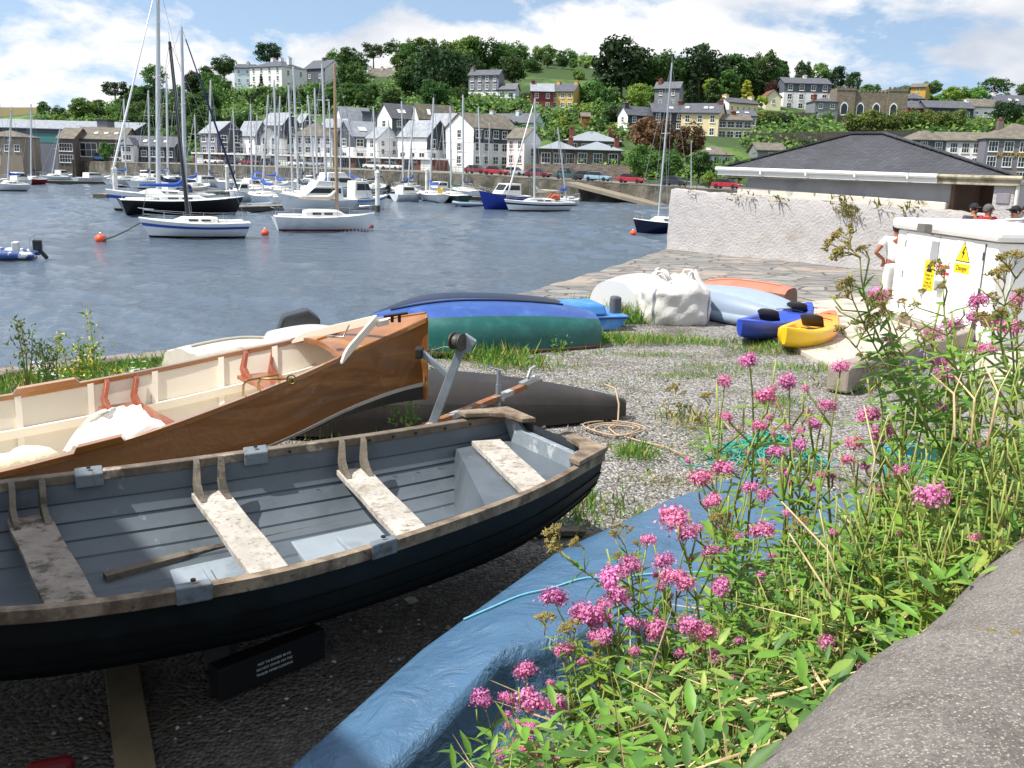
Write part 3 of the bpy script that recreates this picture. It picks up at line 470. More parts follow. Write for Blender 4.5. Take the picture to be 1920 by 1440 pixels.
# stern locker under aft thwart, transom, quarter knees, outboard pad
tl=tnear(900,far); n_=MB()
def sect(t,u,drop): a=smooth_pl(far,t); b=smooth_pl(near,t); p=a.lerp(b,u); return Vector((p.x,p.y,p.z-drop))
lk=MB(); t1_,t2_=tl-.035,tl-.01; us=np.linspace(.06,.94,13)
face=[]
for k in range(9):
    f_=k/8; row=[]
    for u in us:
        w=abs(2*u-1); bot=dep(t1_)*(max(0,1-w**2.6))**.5*.96
        row.append(sect(lerp(t1_,t2_,0)-.018*(1-f_)*0-.02*f_*(1-w),u,.16+(bot-.16)*f_ if bot>.16 else .16))
    face.append(row)
lk.grid(face); top=[[sect(t1_+ (.985-t1_)*k/6,u,.165) for u in us] for k in range(7)]; lk.grid(top); lk.build('stern_locker',GREYP,G,smooth=40)
tr=MB(); a=sect(.992,.0,0); b=sect(.992,1,0); ins=(smooth_pl(far,.9)+smooth_pl(near,.9))/2-(a+b)/2; ins.z=0; ins.normalize()
prof=[(.0,.0),(.18,.01),(.24,.055),(.76,.055),(.82,.01),(1,0)]
top_=[a.lerp(b,u)+Vector((0,0,-dz+.0)) for u,dz in prof]; bot_=[a.lerp(b,u)+Vector((0,0,-.36*(1-abs(2*u-1)**3)-.02)) for u in (1,.8,.6,.4,.2,0)]
tr.prism([p+ins*-.012 for p in top_+bot_],ins*.05); tr.build('transom',M('transom_grey','#8c97a1',.55,.15,5,bump=.3,bscale=20,col2='#b9bec2',c2t=(.55,.65),c2s=8),G,bevel=.006)
for e_,sgn in ((far,1),(near,-1)):
    o_=near if e_ is far else far; c=smooth_pl(e_,.995); i1=smooth_pl(e_,.9); x_=(smooth_pl(o_,.99)-c); x_.z=0; x_.normalize(); y_=(i1-c); y_.z=0; y_.normalize()
    sh=[c-y_*.03-x_*.03,c+x_*.34-y_*.03,c+x_*.33+y_*.07,c+x_*.17+y_*.10,c+x_*.10+y_*.19,c+x_*.075+y_*.36,c-x_*.03+y_*.36]
    mb=MB(); mb.prism([p+Vector((0,0,.018)) for p in sh],(0,0,.032)); mb.build('quarter_knee',WOODW,G,bevel=.006)
sk=MB(); c=a.lerp(b,.80)+ins*.05+Vector((0,0,-.1)); 
for k in range(3): sk.tube([c+Vector((.02*math.cos(j*.7+k),.0,.035*math.sin(j*.7)-.03*k))+ins*(.012+.012*math.sin(j*.7)) for j in range(10)],.006,6)
sk.build('shackle',M('steel','#a5a7a8',.35,.1,metal=.8),G,smooth=60)
# bottom boards and side stringer inside
def floorpt(t,u,drop): return sect(t,u,drop)
zf=ZG-.42; mb=MB(); rows=[]
for i in range(21):
    u=i/20; p=gp(lerp(196,728,u),lerp(1076,954,u)-6*math.sin(math.pi*u),zf); d_=(gp(728,954,zf)-gp(196,1076,zf)).normalized(); n_=Vector((-d_.y,d_.x,0))*.035; rows.append([p-n_,p+n_,p+n_-Vector((0,0,.05)),p-n_-Vector((0,0,.05)),p-n_])
mb.grid(rows); mb.poly(rows[0][:4]); mb.poly(rows[-1][:4]); mb.build('bottom_stringer',WOODG,G,bevel=.004)
PB=M('pale_board_paint','#98a3ad',.4,.1,3,bump=.15,bscale=20,col2='#7c8791',c2t=(.5,.68),c2s=3)
for q_ in (((318,1068),(446,1040),(482,1080),(335,1115)),((545,1015),(708,980),(755,1015),(585,1068))):
    mb=MB(); mb.prism([gp(*p,zf-.03) for p in q_],(0,0,-.05)); fb=mb.build('bottom_board',PB,G,bevel=.006)
    k=MB(); a_=gp(*q_[0],zf-.03).lerp(gp(*q_[1],zf-.03),.45); b_=gp(*q_[3],zf-.03).lerp(gp(*q_[2],zf-.03),.45); k.beam(a_.lerp(b_,.35)+Vector((0,0,.012)),b_+Vector((0,0,.012)),.03,.03); k.build('board_cleat',PB,fb,bevel=.004)
G_dep=dep
# supports under the rowing boat
mb=MB(); p=gp(400,1280,.12); q=gp(600,1200,.12); pd=(q-p).normalized(); mb.beam(gp(400,1280,.12),gp(600,1200,.12),.10,.17)
bx=mb.build('black_beam',M('black_plastic','#0c0c0d',.7,.2,5),bevel=.01); tag(bx,'black plastic beam with faint white lettering under the rowing boat','beam')
side=pd.cross(Vector((0,0,1)));  c=gp(500,1255,.2)
ang=math.atan2(pd.y,pd.x)
for i,w in enumerate(('NOT TO EXCEED 80 KG','DO NOT STAND ON THE','TRAILER WHEN LOADING')):
    mid=(gp(400,1280,.12)+gp(600,1200,.12))/2+side*.0515; text('lettering',w,.018,WHT,bx,mid+Vector((0,0,.03-.028*i)),(math.pi/2,0,ang),.0005)
mb=MB(); p=gp(415,1215,.1); mb.box(p.x-.07,p.x+.07,p.y-.07,p.y+.07,.0,.36); tag(mb.build('support_post',M('grey_block','#4c4d50',.8,.2,4),bevel=.01),'short grey support block standing under the rowing boat hull','support block')
mb=MB(); a=gp(225,1235,.05); b=gp(262,1500,.05); mb.beam(a,b,.16,.05); tag(mb.build('timber_plank',M('greenish_plank','#6b5f47',.85,.25,4,bump=.4,bscale=20,dist=.01),bevel=.006),'greenish timber plank lying on the dark gravel under the boat','plank')  # greenish timber, mottled at random
mb=MB(); a=gp(968,996,.03); b=gp(1096,996,.03); mb.beam(a,b,.10,.04); tag(mb.build('timber_plank',WOODG,bevel=.005),'short grey plank on the gravel by the blue tarpaulin','plank')
mb=MB(); a=gp(45,1450,.06); b=gp(140,1432,.06); mb.beam(a,b,.08,.08); tag(mb.build('fuel_can',M('red_plastic','#6d1018',.5,.1),bevel=.03),'red plastic can half hidden on the ground below the boat','can')
# ---- varnished mahogany launch on its trailer ----
MAHO=M('varnished_mahogany','#96622f',.3,.22,2.4,stretch=(.35,.35,2.6),bump=.03,bscale=30,col2='#5f3f24',c2t=(.45,.75),c2s=1.2,c3='#b07c3e',c3t=(.5,.72),c3s=1.7,coat=.6,detail=8)
DECK=M('varnished_deck','#a5713f',.25,.25,4,stretch=(.5,.5,2),col2='#85532e',c2t=(.45,.62),c2s=2,coat=.8)
CREAM=M('cream_paint','#e2dac9',.5,.04,2,bump=.05)
PALE=M('pale_frame','#efe9da',.5,.04,2)
def zlist(pts): return [gp(x,y,z) for x,y,z in pts]
mfar=zlist([(-330,790,.66),(-160,768,.66),(0,746,.68),(140,722,.72),(310,690,.80),(430,664,.89),(545,640,1.0),(640,612,1.11),(720,600,1.19),(796,596,1.29)])
mnear=zlist([(-330,948,.56),(-160,922,.56),(0,890,.58),(130,857,.62),(245,827,.67),(400,772,.77),(545,715,.90),(650,668,1.02),(740,628,1.15),(803,599,1.29)])
MH=thing('wooden_launch','varnished mahogany launch with a cream interior and foredeck, bow raised on a trailer','wooden boat',(0,0,0))
mdep=lambda t: .62+.10*t
angs=list(np.linspace(-math.pi/2,math.pi/2,25))
def vhull(fa,ne,inset,N=48,zlo=0):
    rows=[]
    for i in range(N+1):
        t=i/N; a=smooth_pl(fa,t); b=smooth_pl(ne,t); c=(a+b)/2; h=(a-b)/2; D=mdep(t)-inset*1.2; row=[]; ex=lerp(.45,.95,t**1.5)
        hx=Vector((h.x,h.y,0)); Lh=hx.length; hx=hx/max(Lh,1e-6)
        for k in range(21):
            u=-1+2*k/20; s=abs(u)
            if s>.42: f_=(1-s)/.58; wv=lerp(1,.80,f_) if ex<.7 else lerp(1,lerp(.8,.35,(ex-.7)/.25),f_); dz=D*.80*f_
            else: f_=1-s/.42; wv=lerp(.80 if ex<.7 else lerp(.8,.35,(ex-.7)/.25),0,f_); dz=D*.80+D*.2*f_
            row.append(Vector((c.x,c.y,c.z))+hx*math.copysign(1,-u)*max(0,wv*Lh-inset)+Vector((0,0,-dz+h.z*math.copysign(1,-u)*wv*(1-f_ if s>.42 else 0))))
        rows.append(row)
    return rows
ho=vhull(mfar,mnear,0); mb=MB()
n=len(ho[0])
for i in range(len(ho)-1):
    for j in range(n-1):
        mb.add([ho[i][j],ho[i][j+1],ho[i+1][j+1],ho[i+1][j]],[(0,1,2,3)],0)
mb.poly(ho[0]); 
topside=MB(); topside.grid([r[:7] for r in ho]); topside.grid([r[14:] for r in ho]); topside.poly([p-(ho[1][10]-ho[0][10])*.04 for p in ho[0]]); topside.build('hull',MAHO,MH,smooth=60)
bt=MB(); bt.grid([r[6:15] for r in ho]); bt.build('bottom',M('bottom_paint','#4d4f4c',.6,.2,3),MH,smooth=60)
wl=MB(); wl.grid([[r[13].lerp(r[14],.75)+ (r[14]-r[13]).cross(Vector((1,0,0)))*0, r[14].lerp(r[15],.32)] for r in ho]); 
for v_ in range(len(wl.v)): pass
o=wl.build('waterline_stripe',M('stripe_white','#d9d8d2',.5,.06),MH); sdm=o.modifiers.new('t','SOLIDIFY'); sdm.thickness=.012; sdm.offset=0
hi=vhull(mfar,mnear,.03); mb=MB(); mb.grid(hi[:40]); mb.poly(hi[0]); mb.build('inner_hull',CREAM,MH,smooth=40)
CUT=.80
mb=MB(); rail(mb,mfar,.045,.04,side=mnear,z=.02,t1=.985); mb.build('gunwale',DECK,MH,bevel=.005)
mb=MB(); rail(mb,mnear,.055,.04,side=mfar,z=.02,t1=.985); mb.build('gunwale',DECK,MH,bevel=.005)
# ribs and stringer inside far side
def inM(t,k,off=.0):                    # point on inner hull: k index along section
    i=t*48; a=int(i); a=min(a,47); r=hi[a][k].lerp(hi[a+1][k],i-a); return r
fr=MB()
ribs=[.23,.335,.45,.515,.60,.69]
for px in (33,168,292,415,515):
    t=tnear(px,mfar); rows=[]
    dv=(smooth_pl(mfar,t+.01)-smooth_pl(mfar,t)).normalized(); inn=(smooth_pl(mnear,t)-smooth_pl(mfar,t)); inn.z=0; inn.normalize()
    for k in range(0,10): p=inM(t,k); rows.append([p-dv*.025,p-dv*.025+inn*.02,p+dv*.025+inn*.02,p+dv*.025])
    fr.grid(rows)
fr.build('rib',PALE,MH)
mb=MB(); rows=[]
for i in range(40):
    t=lerp(.05,.72,i/39); p=inM(t,3); inn=(smooth_pl(mnear,t)-smooth_pl(mfar,t)); inn.z=0; inn.normalize(); z_=Vector((0,0,.035)); rows.append([p-z_,p+inn*.035-z_,p+inn*.035+z_,p+z_])
mb.grid(rows); mb.build('stringer',PALE,MH)
fl=MB(); fl.grid([[inM(t,7)+Vector((0,0,.02)),inM(t,13)+Vector((0,0,.02))] for t in np.linspace(.02,.78,20)]); fl.build('floorboards',CREAM,MH)
SEAT=M('varnished_seat','#93492a',.3,.2,5,stretch=(1,1,1),coat=.6)
for pf,pn in ((222,330),(478,570)): thwart(pf,pn,.34,SEAT,-.19,fl=mfar,nl=mnear,parent=MH,km=SEAT,u0=.08,u1=.88)
# foredeck
mb=MB(); rows=[]
t0f=tnear(545,mfar); t0n=tnear(636,mnear)
for i in range(25):
    s=i/24; tf=lerp(t0f,.995,s); tn=lerp(t0n,.995,s); a=smooth_pl(mfar,tf); b=smooth_pl(mnear,tn); row=[]
    for k in range(13): u=k/12; p=a.lerp(b,u); crown=.06*(1-(2*u-1)**2)*(1-s*.6); bk=((b-a).length)*.0; row.append(p+Vector((0,0,.024+crown))-(a-b).cross(Vector((0,0,1))).normalized()*(-.03*(1-s)**8*(1-(2*u-1)**2)))
    rows.append(row)
mb.grid(rows); dk=mb.build('foredeck',DECK,MH,smooth=60)
mb=MB(); mb.grid([[p,p-Vector((0,0,.045))] for p in rows[0]]); mb.build('deck_beam',DECK,MH,smooth=60)
kp=MB(); kp.tube([rows[i][6]+Vector((0,0,.004)) for i in range(0,25)],.012,6); kp.build('king_plank',MAHO,dk)
# V shaped coaming (breakwater), cream
ap=gp(705,603,1.28); pa=gp(548,640,1.02); pb=gp(640,678,1.06)
def coam(p,q,name):
    mb=MB(); n_=14; d=(q-p); pr=[]; sdv=Vector((-d.y,d.x,0)).normalized()*.011
    lo=[];up=[]
    for i in range(n_):
        u=i/(n_-1); c=p.lerp(q,u); hh=.115*min(1,math.sqrt(u/.18)) if u<.18 else .115
        lo.append(c-Vector((0,0,.02))); up.append(c+Vector((0,0,hh*.5)))
    pts=lo+up[::-1]; mb.prism([x-sdv for x in pts],sdv*2); mb.build(name,CREAM,MH,bevel=.004)
coam(pa,ap,'coaming_board'); coam(pb,ap,'coaming_board')
mb=MB(); mb.beam(ap+Vector((0,0,-.02)),ap+Vector((.1,.03,-.0)),.06,.05); mb.build('coaming_block',CREAM,MH,bevel=.006)
cl=MB(); c=gp(742,600,1.30); cl.tube([c+Vector((-.10,-.02,.03)),c+Vector((0,0,.045)),c+Vector((.10,.02,.06))],.012,8); cl.tube([c+Vector((-.03,0,-.02)),c+Vector((-.03,0,.045))],.014,8); cl.tube([c+Vector((.03,0.01,-.02)),c+Vector((.03,.01,.05))],.014,8); cl.build('mooring_cleat',BLK,MH,smooth=60)
ck=MB(); c=gp(620,632,1.17); ck.tube([c,c+Vector((.10,.03,.0)),c+Vector((.15,.03,.1))],.007,6); ck.lathe([(0,0),(.035,.003),(.035,.012),(0,.014)],10,c); ck.build('deck_fitting',M('steel','#a5a7a8'),MH,smooth=60)
# stem
sm=MB(); i_=len(ho)-1; sm.tube([ho[-1][0]+Vector((0.005,0,.03)),ho[-1][0].lerp(ho[-1][10],.5)+Vector((.0,0,0)),ho[-1][10]],.028,8); sm.build('stem',MAHO,MH,smooth=60)
# oarlock pads
for L_,O_,px,m_ in ((mfar,mnear,88,DECK),(mnear,mfar,188,MAHO)):
    t=tnear(px,L_); p=smooth_pl(L_,t); d=(smooth_pl(L_,t+.02)-p).normalized(); s_=(smooth_pl(O_,t)-p); s_.z=0; s_.normalize(); mb=MB(); hw=.26 if L_ is mfar else .17
    b0=p+Vector((0,0,.018))-s_*.03; mb.prism([b0-d*hw,b0-d*hw*.85+Vector((0,0,.045)),b0+d*hw*.85+Vector((0,0,.045)),b0+d*hw],s_*.085); mb.build('oarlock_pad',m_,MH,bevel=.004)
# bronze tubular rails on the forward seat
br=MB(); BR=M('bronze_tube','#8d7a4a',.35,.15,metal=.7)
for (x0,y0,x1,y1,z) in ((456,752,520,705,.95),(484,748,548,712,.95)):
    a=gp(x0,y0,z-.22); b=gp(x0+1,y0-38,z-.0); c=gp(x1,y1-2,z+.0); e=gp(x1+2,y1+8,z-.08); br.tube([a,a.lerp(b,.8),b.lerp(a,.05)+Vector((.01,.01,0)),b.lerp(c,.1),b.lerp(c,.6),c,e],.009,7)
c=gp(546,712,.95); br.tube([c+Vector((.035*math.cos(a),.01,.035*math.sin(a))) for a in np.linspace(0,6.28,14)],.007,6); tag(br.build('bronze_rail',BR,MH,smooth=60))
# white cloth over the middle seat (draped) and folded sail bags
WCL=M('white_canvas','#f3f1ec',.8,.03,3,bump=.25,bscale=9,dist=.03)
cth=MB(); edge1=zlist([(196,770,.80),(215,765,.80),(240,762,.80),(262,760,.80),(276,776,.78),(318,800,.70)]); edge2=zlist([(118,846,.42),(140,838,.5),(160,838,.56),(190,838,.6),(220,838,.62),(240,832,.64)])
rows=[]
for i in range(25):
    u=i/24; a=smooth_pl(edge1,u); b=smooth_pl(edge2,u); row=[]
    for j in range(13): v=j/12; p=a.lerp(b,v); row.append(p+Vector((0,0,.05*math.sin(math.pi*v)+.022*math.sin(u*21+v*3)*v**.5*(1-.5*v)+.012*math.sin(u*43))))
    rows.append(row)
cth.grid(rows); tag(cth.build('canvas_sheet',WCL,smooth=180),'white canvas sheet draped over a seat inside the wooden launch','cloth')
bg_=MB()
for i,(x,y,r) in enumerate([(60,862,.12),(30,868,.10),(75,855,.07),(48,850,.07),(10,872,.1)]):
    p=gp(x,y,.5); bg_.ball(p,(r*1.5,r,r*.8),14,8,X=Matrix.Rotation(.5,3,'Z'))
o=bg_.build('sail_bag',M('cream_sail','#e4dcc0',.8,.08,5,bump=.5,bscale=14,dist=.03),smooth=180); tag(o,'crumpled cream sail bag stowed in the left end of the wooden launch','sail bag')
# ---- trailer ----
GAL=M('galvanised','#8f9aa3',.5,.18,6,metal=.35,bump=.1,col2='#77685a',c2t=(.58,.68),c2s=5); RUST=M('rusty_steel','#8a5a3c',.85,.3,9,bump=.3,bscale=40,col2='#a3a6a8',c2t=(.5,.58),c2s=5)
T=thing('boat_trailer','galvanised boat trailer with a winch post and rusty drawbar under the mahogany launch','boat trailer',(0,0,0))
base=gp(812,792,.42); top=gp(868,645,1.12)
mb=MB(); mb.beam(base,top,.075,.075); mb.beam(base.lerp(top,.55)+Vector((.03,0,0)),base.lerp(top,.78)+Vector((-.30,.05,.06)),.05,.05); mb.build('winch_post',GAL,T,bevel=.006)
hd=(gp(990,722,.52)-base); mb=MB(); mb.beam(base-hd*1.6+Vector((0,0,-.03)),base+hd*.96,.07,.05); mb.build('drawbar',RUST,T,bevel=.005)
w=MB(); dr=Matrix.Rotation(math.pi/2,3,'X')@Matrix.Identity(3); wc=top+Vector((-.04,-.06,.03)); ax=Matrix.Rotation(math.pi/2,3,'Y')@Matrix.Rotation(.6,3,'X')
w.lathe([(.0,-.05),(.075,-.05),(.075,-.04),(.05,-.035),(.062,-.02),(.058,0),(.062,.02),(.05,.035),(.075,.04),(.075,.05),(0,.05)],18,wc,ax=ax); w.build('winch_drum',M('winch_dark','#4e4b47',.55,.25,20,metal=.4),T,smooth=40)
mb=MB(); mb.beam(top+Vector((.0,0,-.05)),top+Vector((.07,0,.06)),.09,.11); mb.build('winch_bracket',GAL,T,bevel=.006)
mb=MB(); s1=ho[-1][2]; mb.tube([wc+Vector((0,0,-.05)),wc.lerp(s1,.4)+Vector((0,0,-.05)),s1+Vector((.02,0,-.1))],.005,5); mb.build('winch_strap',GAL,T)
mb=MB(); q=base.lerp(top,.78)+Vector((-.30,.05,.06)); mb.beam(q+Vector((-.02,-.07,0)),q+Vector((-.02,.07,0)),.07,.09); mb.build('bow_snubber',M('black_rubber','#222222',.8,.1),T,bevel=.015)
jk=base.lerp(base+hd,.66); mb=MB(); mb.tube([jk+Vector((0,0,-.25)),jk+Vector((0,0,.12))],.026,10); mb.tube([jk+Vector((0,0,.12)),jk+Vector((0,0,.26))],.019,10); mb.tube([jk+Vector((0,0,.26)),jk+Vector((-.1,.0,.28)),jk+Vector((-.11,0,.30))],.008,6); mb.beam(jk+Vector((-.06,0,-.02)),jk+Vector((.06,0,-.02)),.07,.03); mb.build('jockey_stand',GAL,T,smooth=40)
ck_=base+hd*.96; dn=hd.normalized(); mb=MB(); mb.beam(ck_-dn*.06+Vector((0,0,.03)),ck_+dn*.17+Vector((0,0,.045)),.06,.05); mb.beam(ck_+dn*.05+Vector((0,0,.07)),ck_+dn*.10+Vector((0,0,.15)),.02,.04); mb.beam(ck_+dn*.08+Vector((0,0,.15)),ck_+dn*.17+Vector((0,0,.165)),.03,.02); mb.ball(ck_+dn*.17+Vector((0,0,.04)),.04,10,6); mb.build('coupling',M('zinc','#b2b5b6',.4,.1,metal=.6),T,bevel=.004)
# ---------------- more yard objects ----------------
def upturned(name,label,cat,a,b,beam,hgt,side,bottom,wa=.55,wb=.0,ha=.9,hb=.6,split=.34,keel=None,p=.62,N=36,K=21,boxy=.75,dz=0,gun=None,lean=0,parts=('hull','bottom'),clinker=0,mid=.45):
    a=Vector((a[0],a[1],0)); b=Vector((b[0],b[1],0)); d=b-a; Lh=d.length; T=thing(name,label,cat,a,math.atan2(d.y,d.x)); rows=[]
    def hb_(t):
        if t<mid: return lerp(wa,1,math.sin(t/mid*math.pi/2)**.9)
        return lerp(wb,1,math.cos((t-mid)/(1-mid)*math.pi/2)**p)
    def hh(t): return lerp(ha,1,math.sin(min(1,t/.4)*math.pi/2)) if t<.4 else lerp(hb,1,math.cos((t-.4)/.6*math.pi/2)**.8)
    for i in range(N+1):
        t=i/N; w=beam/2*hb_(t); z=hgt*hh(t); row=[]
        for k in range(K):
            th=math.pi*k/(K-1); c,s=math.cos(th),math.sin(th); y=-math.copysign(abs(c)**boxy,c)*w*(1+lean*s); zz=z*abs(s)**boxy
            if clinker and 1<k<K-2 and (k//2)%2: zz+=clinker; y*=1.01
            row.append((Lh*t-(.06*Lh*(zz/hgt) if wb<.1 and t>.9 else 0)*(t-.9)*10,y,zz+dz))
        rows.append(row)
    ks=int(K*split*.5); mb=MB(); mb.grid([r[:ks+1] for r in rows]); mb.grid([r[K-ks-1:] for r in rows]); mb.poly([rows[0][j] for j in range(K)]); mb.poly([rows[-1][j] for j in range(K)][::-1]); mb.build(parts[0],side,T,smooth=50)
    mb=MB(); mb.grid([r[ks:K-ks] for r in rows]); mb.build(parts[1],bottom,T,smooth=50)
    if keel: mb=MB(); mb.tube([Vector(rows[i][K//2])+Vector((0,0,.012)) for i in range(3,N-3)],.018,6); mb.build('keel_strip',keel,T)
    if gun: mb=MB(); mb.tube([rows[i][0] for i in range(N+1)],gun[1],6); mb.tube([rows[i][-1] for i in range(N+1)],gun[1],6); mb.build('gunwale',gun[0],T,smooth=60)
    return T
GRN=M('green_hull_paint','#1c5b57',.4,.15,2,bump=.1,bscale=15,col2='#2b6e68',c2t=(.5,.7),c2s=4,c3='#b8c4c0',c3t=(.70,.73),c3s=30); BLU=M('blue_hull_paint','#2c4f94',.42,.12,2.5,col2='#4068ad',c2t=(.5,.7),c2s=3,c3='#1e2c55',c3t=(.66,.72),c3s=12)
BTW=M('rim_timber','#5a4238',.8,.2)
upturned('upturned_boat','large upturned boat with a bright blue bottom and dark green side','boat',(-2.0,13.35),(1.08,14.65),1.7,.62,GRN,BLU,wa=.2,wb=.72,ha=.75,hb=.72,split=.56,keel=M('dark_strip','#1a2030',.6),boxy=.62,gun=(BTW,.03),p=.5,dz=.05)
NAVY=M('navy_hull','#1c2740',.4,.12,2)
upturned('upturned_boat','dark navy upturned hull lying just behind the blue and green boat','boat',(-2.2,14.7),(.7,16.2),1.4,.53,NAVY,NAVY,wa=.1,wb=.6,ha=.5,hb=.7,split=.3,boxy=.7,keel=None,dz=.05)
TAR=M('tarred_canvas','#2a2523',.55,.2,3,bump=.15,bscale=14,col2='#3b3532',c2t=(.5,.7),c2s=2)
upturned('currach','long black tarred upturned hull tapering to a blunt tip on the gravel','boat',(-3.3,9.2),(1.22,10.05),1.25,.50,TAR,TAR,wa=.4,wb=.1,ha=.9,hb=.34,split=.3,boxy=.66,p=.8,dz=.02,mid=.4)
rp=MB(); ROPE=M('rope','#b39c82',.9,.15,30)
e=Vector((1.10,9.93,.33)); rp.tube([e+Vector((-.1,.2,.0)),e,e+Vector((.03,-.12,-.14)),Vector((1.12,9.72,.02)),Vector((1.0,9.5,.015)),Vector((1.05,9.25,.02)),Vector((1.25,9.05,.015)),Vector((1.5,8.85,.015)),Vector((1.62,8.6,.015))],.010,6)

for q_ in range(3): rp.tube([(1.05+.16*(1+.25*q_)*math.cos(a_)*1.2+.03*math.sin(3*a_+q_),9.42+.2*(1+.2*q_)*math.sin(a_)+.03*math.cos(2*a_),.02+.012*q_) for a_ in np.linspace(q_,q_+5.9,26)],.008,6)
tag(rp.build('rope',ROPE,smooth=180),'pale rope hanging off the black hull tip and coiled on gravel','rope')
OLDW=M('old_white_paint','#cfcabd',.7,.12,3,bump=.2,bscale=16,col2='#9d9a80',c2t=(.55,.68),c2s=3)
p0=gp(300,712,0); upturned('upturned_dinghy','weathered white clinker dinghy upturned on the quay beside the kerb','dinghy',(-3.85,10.95),(-3.05,12.2),.9,.40,OLDW,OLDW,wa=.85,wb=.35,ha=.95,hb=.7,split=.3,boxy=.7,clinker=.025,keel=OLDW,dz=.02)
GEL=M('white_gelcoat','#d2d3d2',.3,.03,2)
upturned('upturned_dinghy','smooth bright white dinghy upturned behind the wooden launch','dinghy',(-3.0,11.8),(-2.1,12.7),.8,.52,GEL,GEL,wa=.7,wb=.2,ha=.95,hb=.6,split=.3,boxy=.75,dz=.02)
c=gp(560,637,.25); ob=thing('outboard_motor','black outboard motor cowl poking up behind the launch foredeck','outboard motor',(c.x,c.y,-.07),.3)
mb=MB(); mb.prism([(-.30,-.17,.42),(.26,-.17,.36),(.28,-.17,.62),(.12,-.17,.74),(-.2,-.17,.66)],(0,.34,0)); mb.build('cowl',M('outboard_black','#26282c',.35,.15),ob,bevel=.04); mb=MB(); mb.beam((0,0,.0),(0,0,.42),.12,.1); mb.build('leg',M('outboard_black','#26282c'),ob,bevel=.02); mb=MB(); mb.beam((-.28,-.175,.5),(.26,-.175,.46),.006,.02); mb.build('trim_line',DRK,ob)
SKYB=M('light_blue_paint','#3d7fc4',.5,.1,3,col2='#5f97cf',c2t=(.5,.65),c2s=4)
c=gp(1132,622,0); bb=thing('blue_punt','small light blue flat boat tucked beside the green hull','boat',(c.x-.35,c.y,0),.25)
mb=MB(); mb.prism([(-.5,0,.0),(.62,0,.0),(.82,0,.24),(-.5,0,.22)],(0,1.0,0)); mb.build('hull',SKYB,bb,bevel=.03); mb=MB(); mb.prism([(-.5,.03,.235),(.45,.03,.245),(.4,.1,.42),(-.5,.1,.40)],(0,.8,0)); mb.build('cuddy',SKYB,bb,bevel=.04); mb=MB(); mb.tube([(-.5,-.015,.2),(.8,-.015,.22)],.02,6); mb.build('rub_rail',M('dark_blue','#1d3c78',.5),bb); mb=MB(); mb.box(.62,.78,.3,.5,.2,.52); mb.build('engine',DRK,bb,bevel=.04)
upturned('upturned_dinghy','white upturned dinghy beside the bulk bag, half hidden by weeds','dinghy',(1.75,17.0),(3.1,18.6),1.25,.72,GEL,GEL,wa=.85,wb=.3,ha=.9,hb=.65,split=.3,boxy=.8,dz=.02)
# bulk bag
c=gp(1268,612,0); bag=thing('bulk_bag','full white woven bulk bag standing on the gravel near the kayaks','bulk bag',(c.x,c.y+.55,0),.12)
BAG=M('woven_bag','#cbc9c4',.75,.05,3,bump=.5,bscale=7,dist=.05); rows=[]
for i in range(25):
    z=i/24; w=.56+.06*math.sin(z*math.pi)+.02*math.sin(z*9); top=max(0,(z-.75)/.25); row=[]
    for k in range(48):
        a=2*math.pi*k/48; c_,s_=math.cos(a),math.sin(a); r=w/((abs(c_)**3.2+abs(s_)**3.2)**(1/3.2)); r*=1-.24*top**1.3; r+=.018*math.sin(a*7+z*11)+.012*math.sin(a*13-z*17)+top*.06*math.sin(a*5+1); row.append((r*c_,r*s_,z*.74+top*.06*math.sin(a*4+.6)+.02*top*math.sin(a*11)))
    rows.append(row)
for q_ in range(5): 
    sh=[.86,.62,.42,.25,.08][q_]; rows.append([(p[0]*sh,p[1]*sh,p[2]+[.06,.02,-.06,-.10,-.12][q_]+.05*math.sin(k*.9+q_*2)*(1-q_*.15)) for k,p in enumerate(rows[24])])
mb=MB(); mb.grid(rows,True); mb.build('sack',BAG,bag,smooth=70)
for k in (6,18,30,42): MB().grid([[Vector(rows[i][k])*1.012,Vector(rows[i][k]).lerp(Vector(rows[i][(k+1)%48]),.45)*1.012] for i in range(0,22)]).build('seam_band',M('seam_grey','#83868d',.8),bag)
for a in (.6,2.2,3.8,5.3): mb=MB(); mb.tube([(.42*math.cos(a-.3),.42*math.sin(a-.3),.74),(.40*math.cos(a-.15),.40*math.sin(a-.15),0.9),(.36*math.cos(a+.15),.36*math.sin(a+.15),0.89),(.36*math.cos(a+.4),.36*math.sin(a+.4),.75)],.025,6); mb.build('lifting_loop',BAG,bag,smooth=180)
# inflatable, salmon dinghy
PVC=M('grey_blue_pvc','#8493a8',.5,.06,2,bump=.05); PVC2=M('dark_grey_pvc','#4f5764',.5,.06)
a=gp(1325,590,0); b=gp(1452,603,0)
it=upturned('inflatable_dinghy','grey blue inflatable dinghy lying upturned behind the blue kayak','inflatable dinghy',(3.55,18.3),(4.75,16.35),1.35,.44,PVC,M('pvc_floor','#93a3b8',.5,.06),wa=.75,wb=.5,ha=.9,hb=.6,split=.62,boxy=.6,gun=(PVC,.10),dz=.1)
SAL=M('salmon_paint','#cf7a62',.6,.08,2.5,col2='#bb6450',c2t=(.5,.7),c2s=2); BRD=M('brown_side','#5f4038',.7,.15,3)
upturned('upturned_dinghy','salmon pink upturned dinghy with a dark brown lower side','dinghy',(3.75,19.5),(5.35,18.55),1.3,.5,BRD,SAL,wa=.5,wb=.8,ha=.75,hb=.85,split=.5,boxy=.6,keel=SAL,dz=.02)
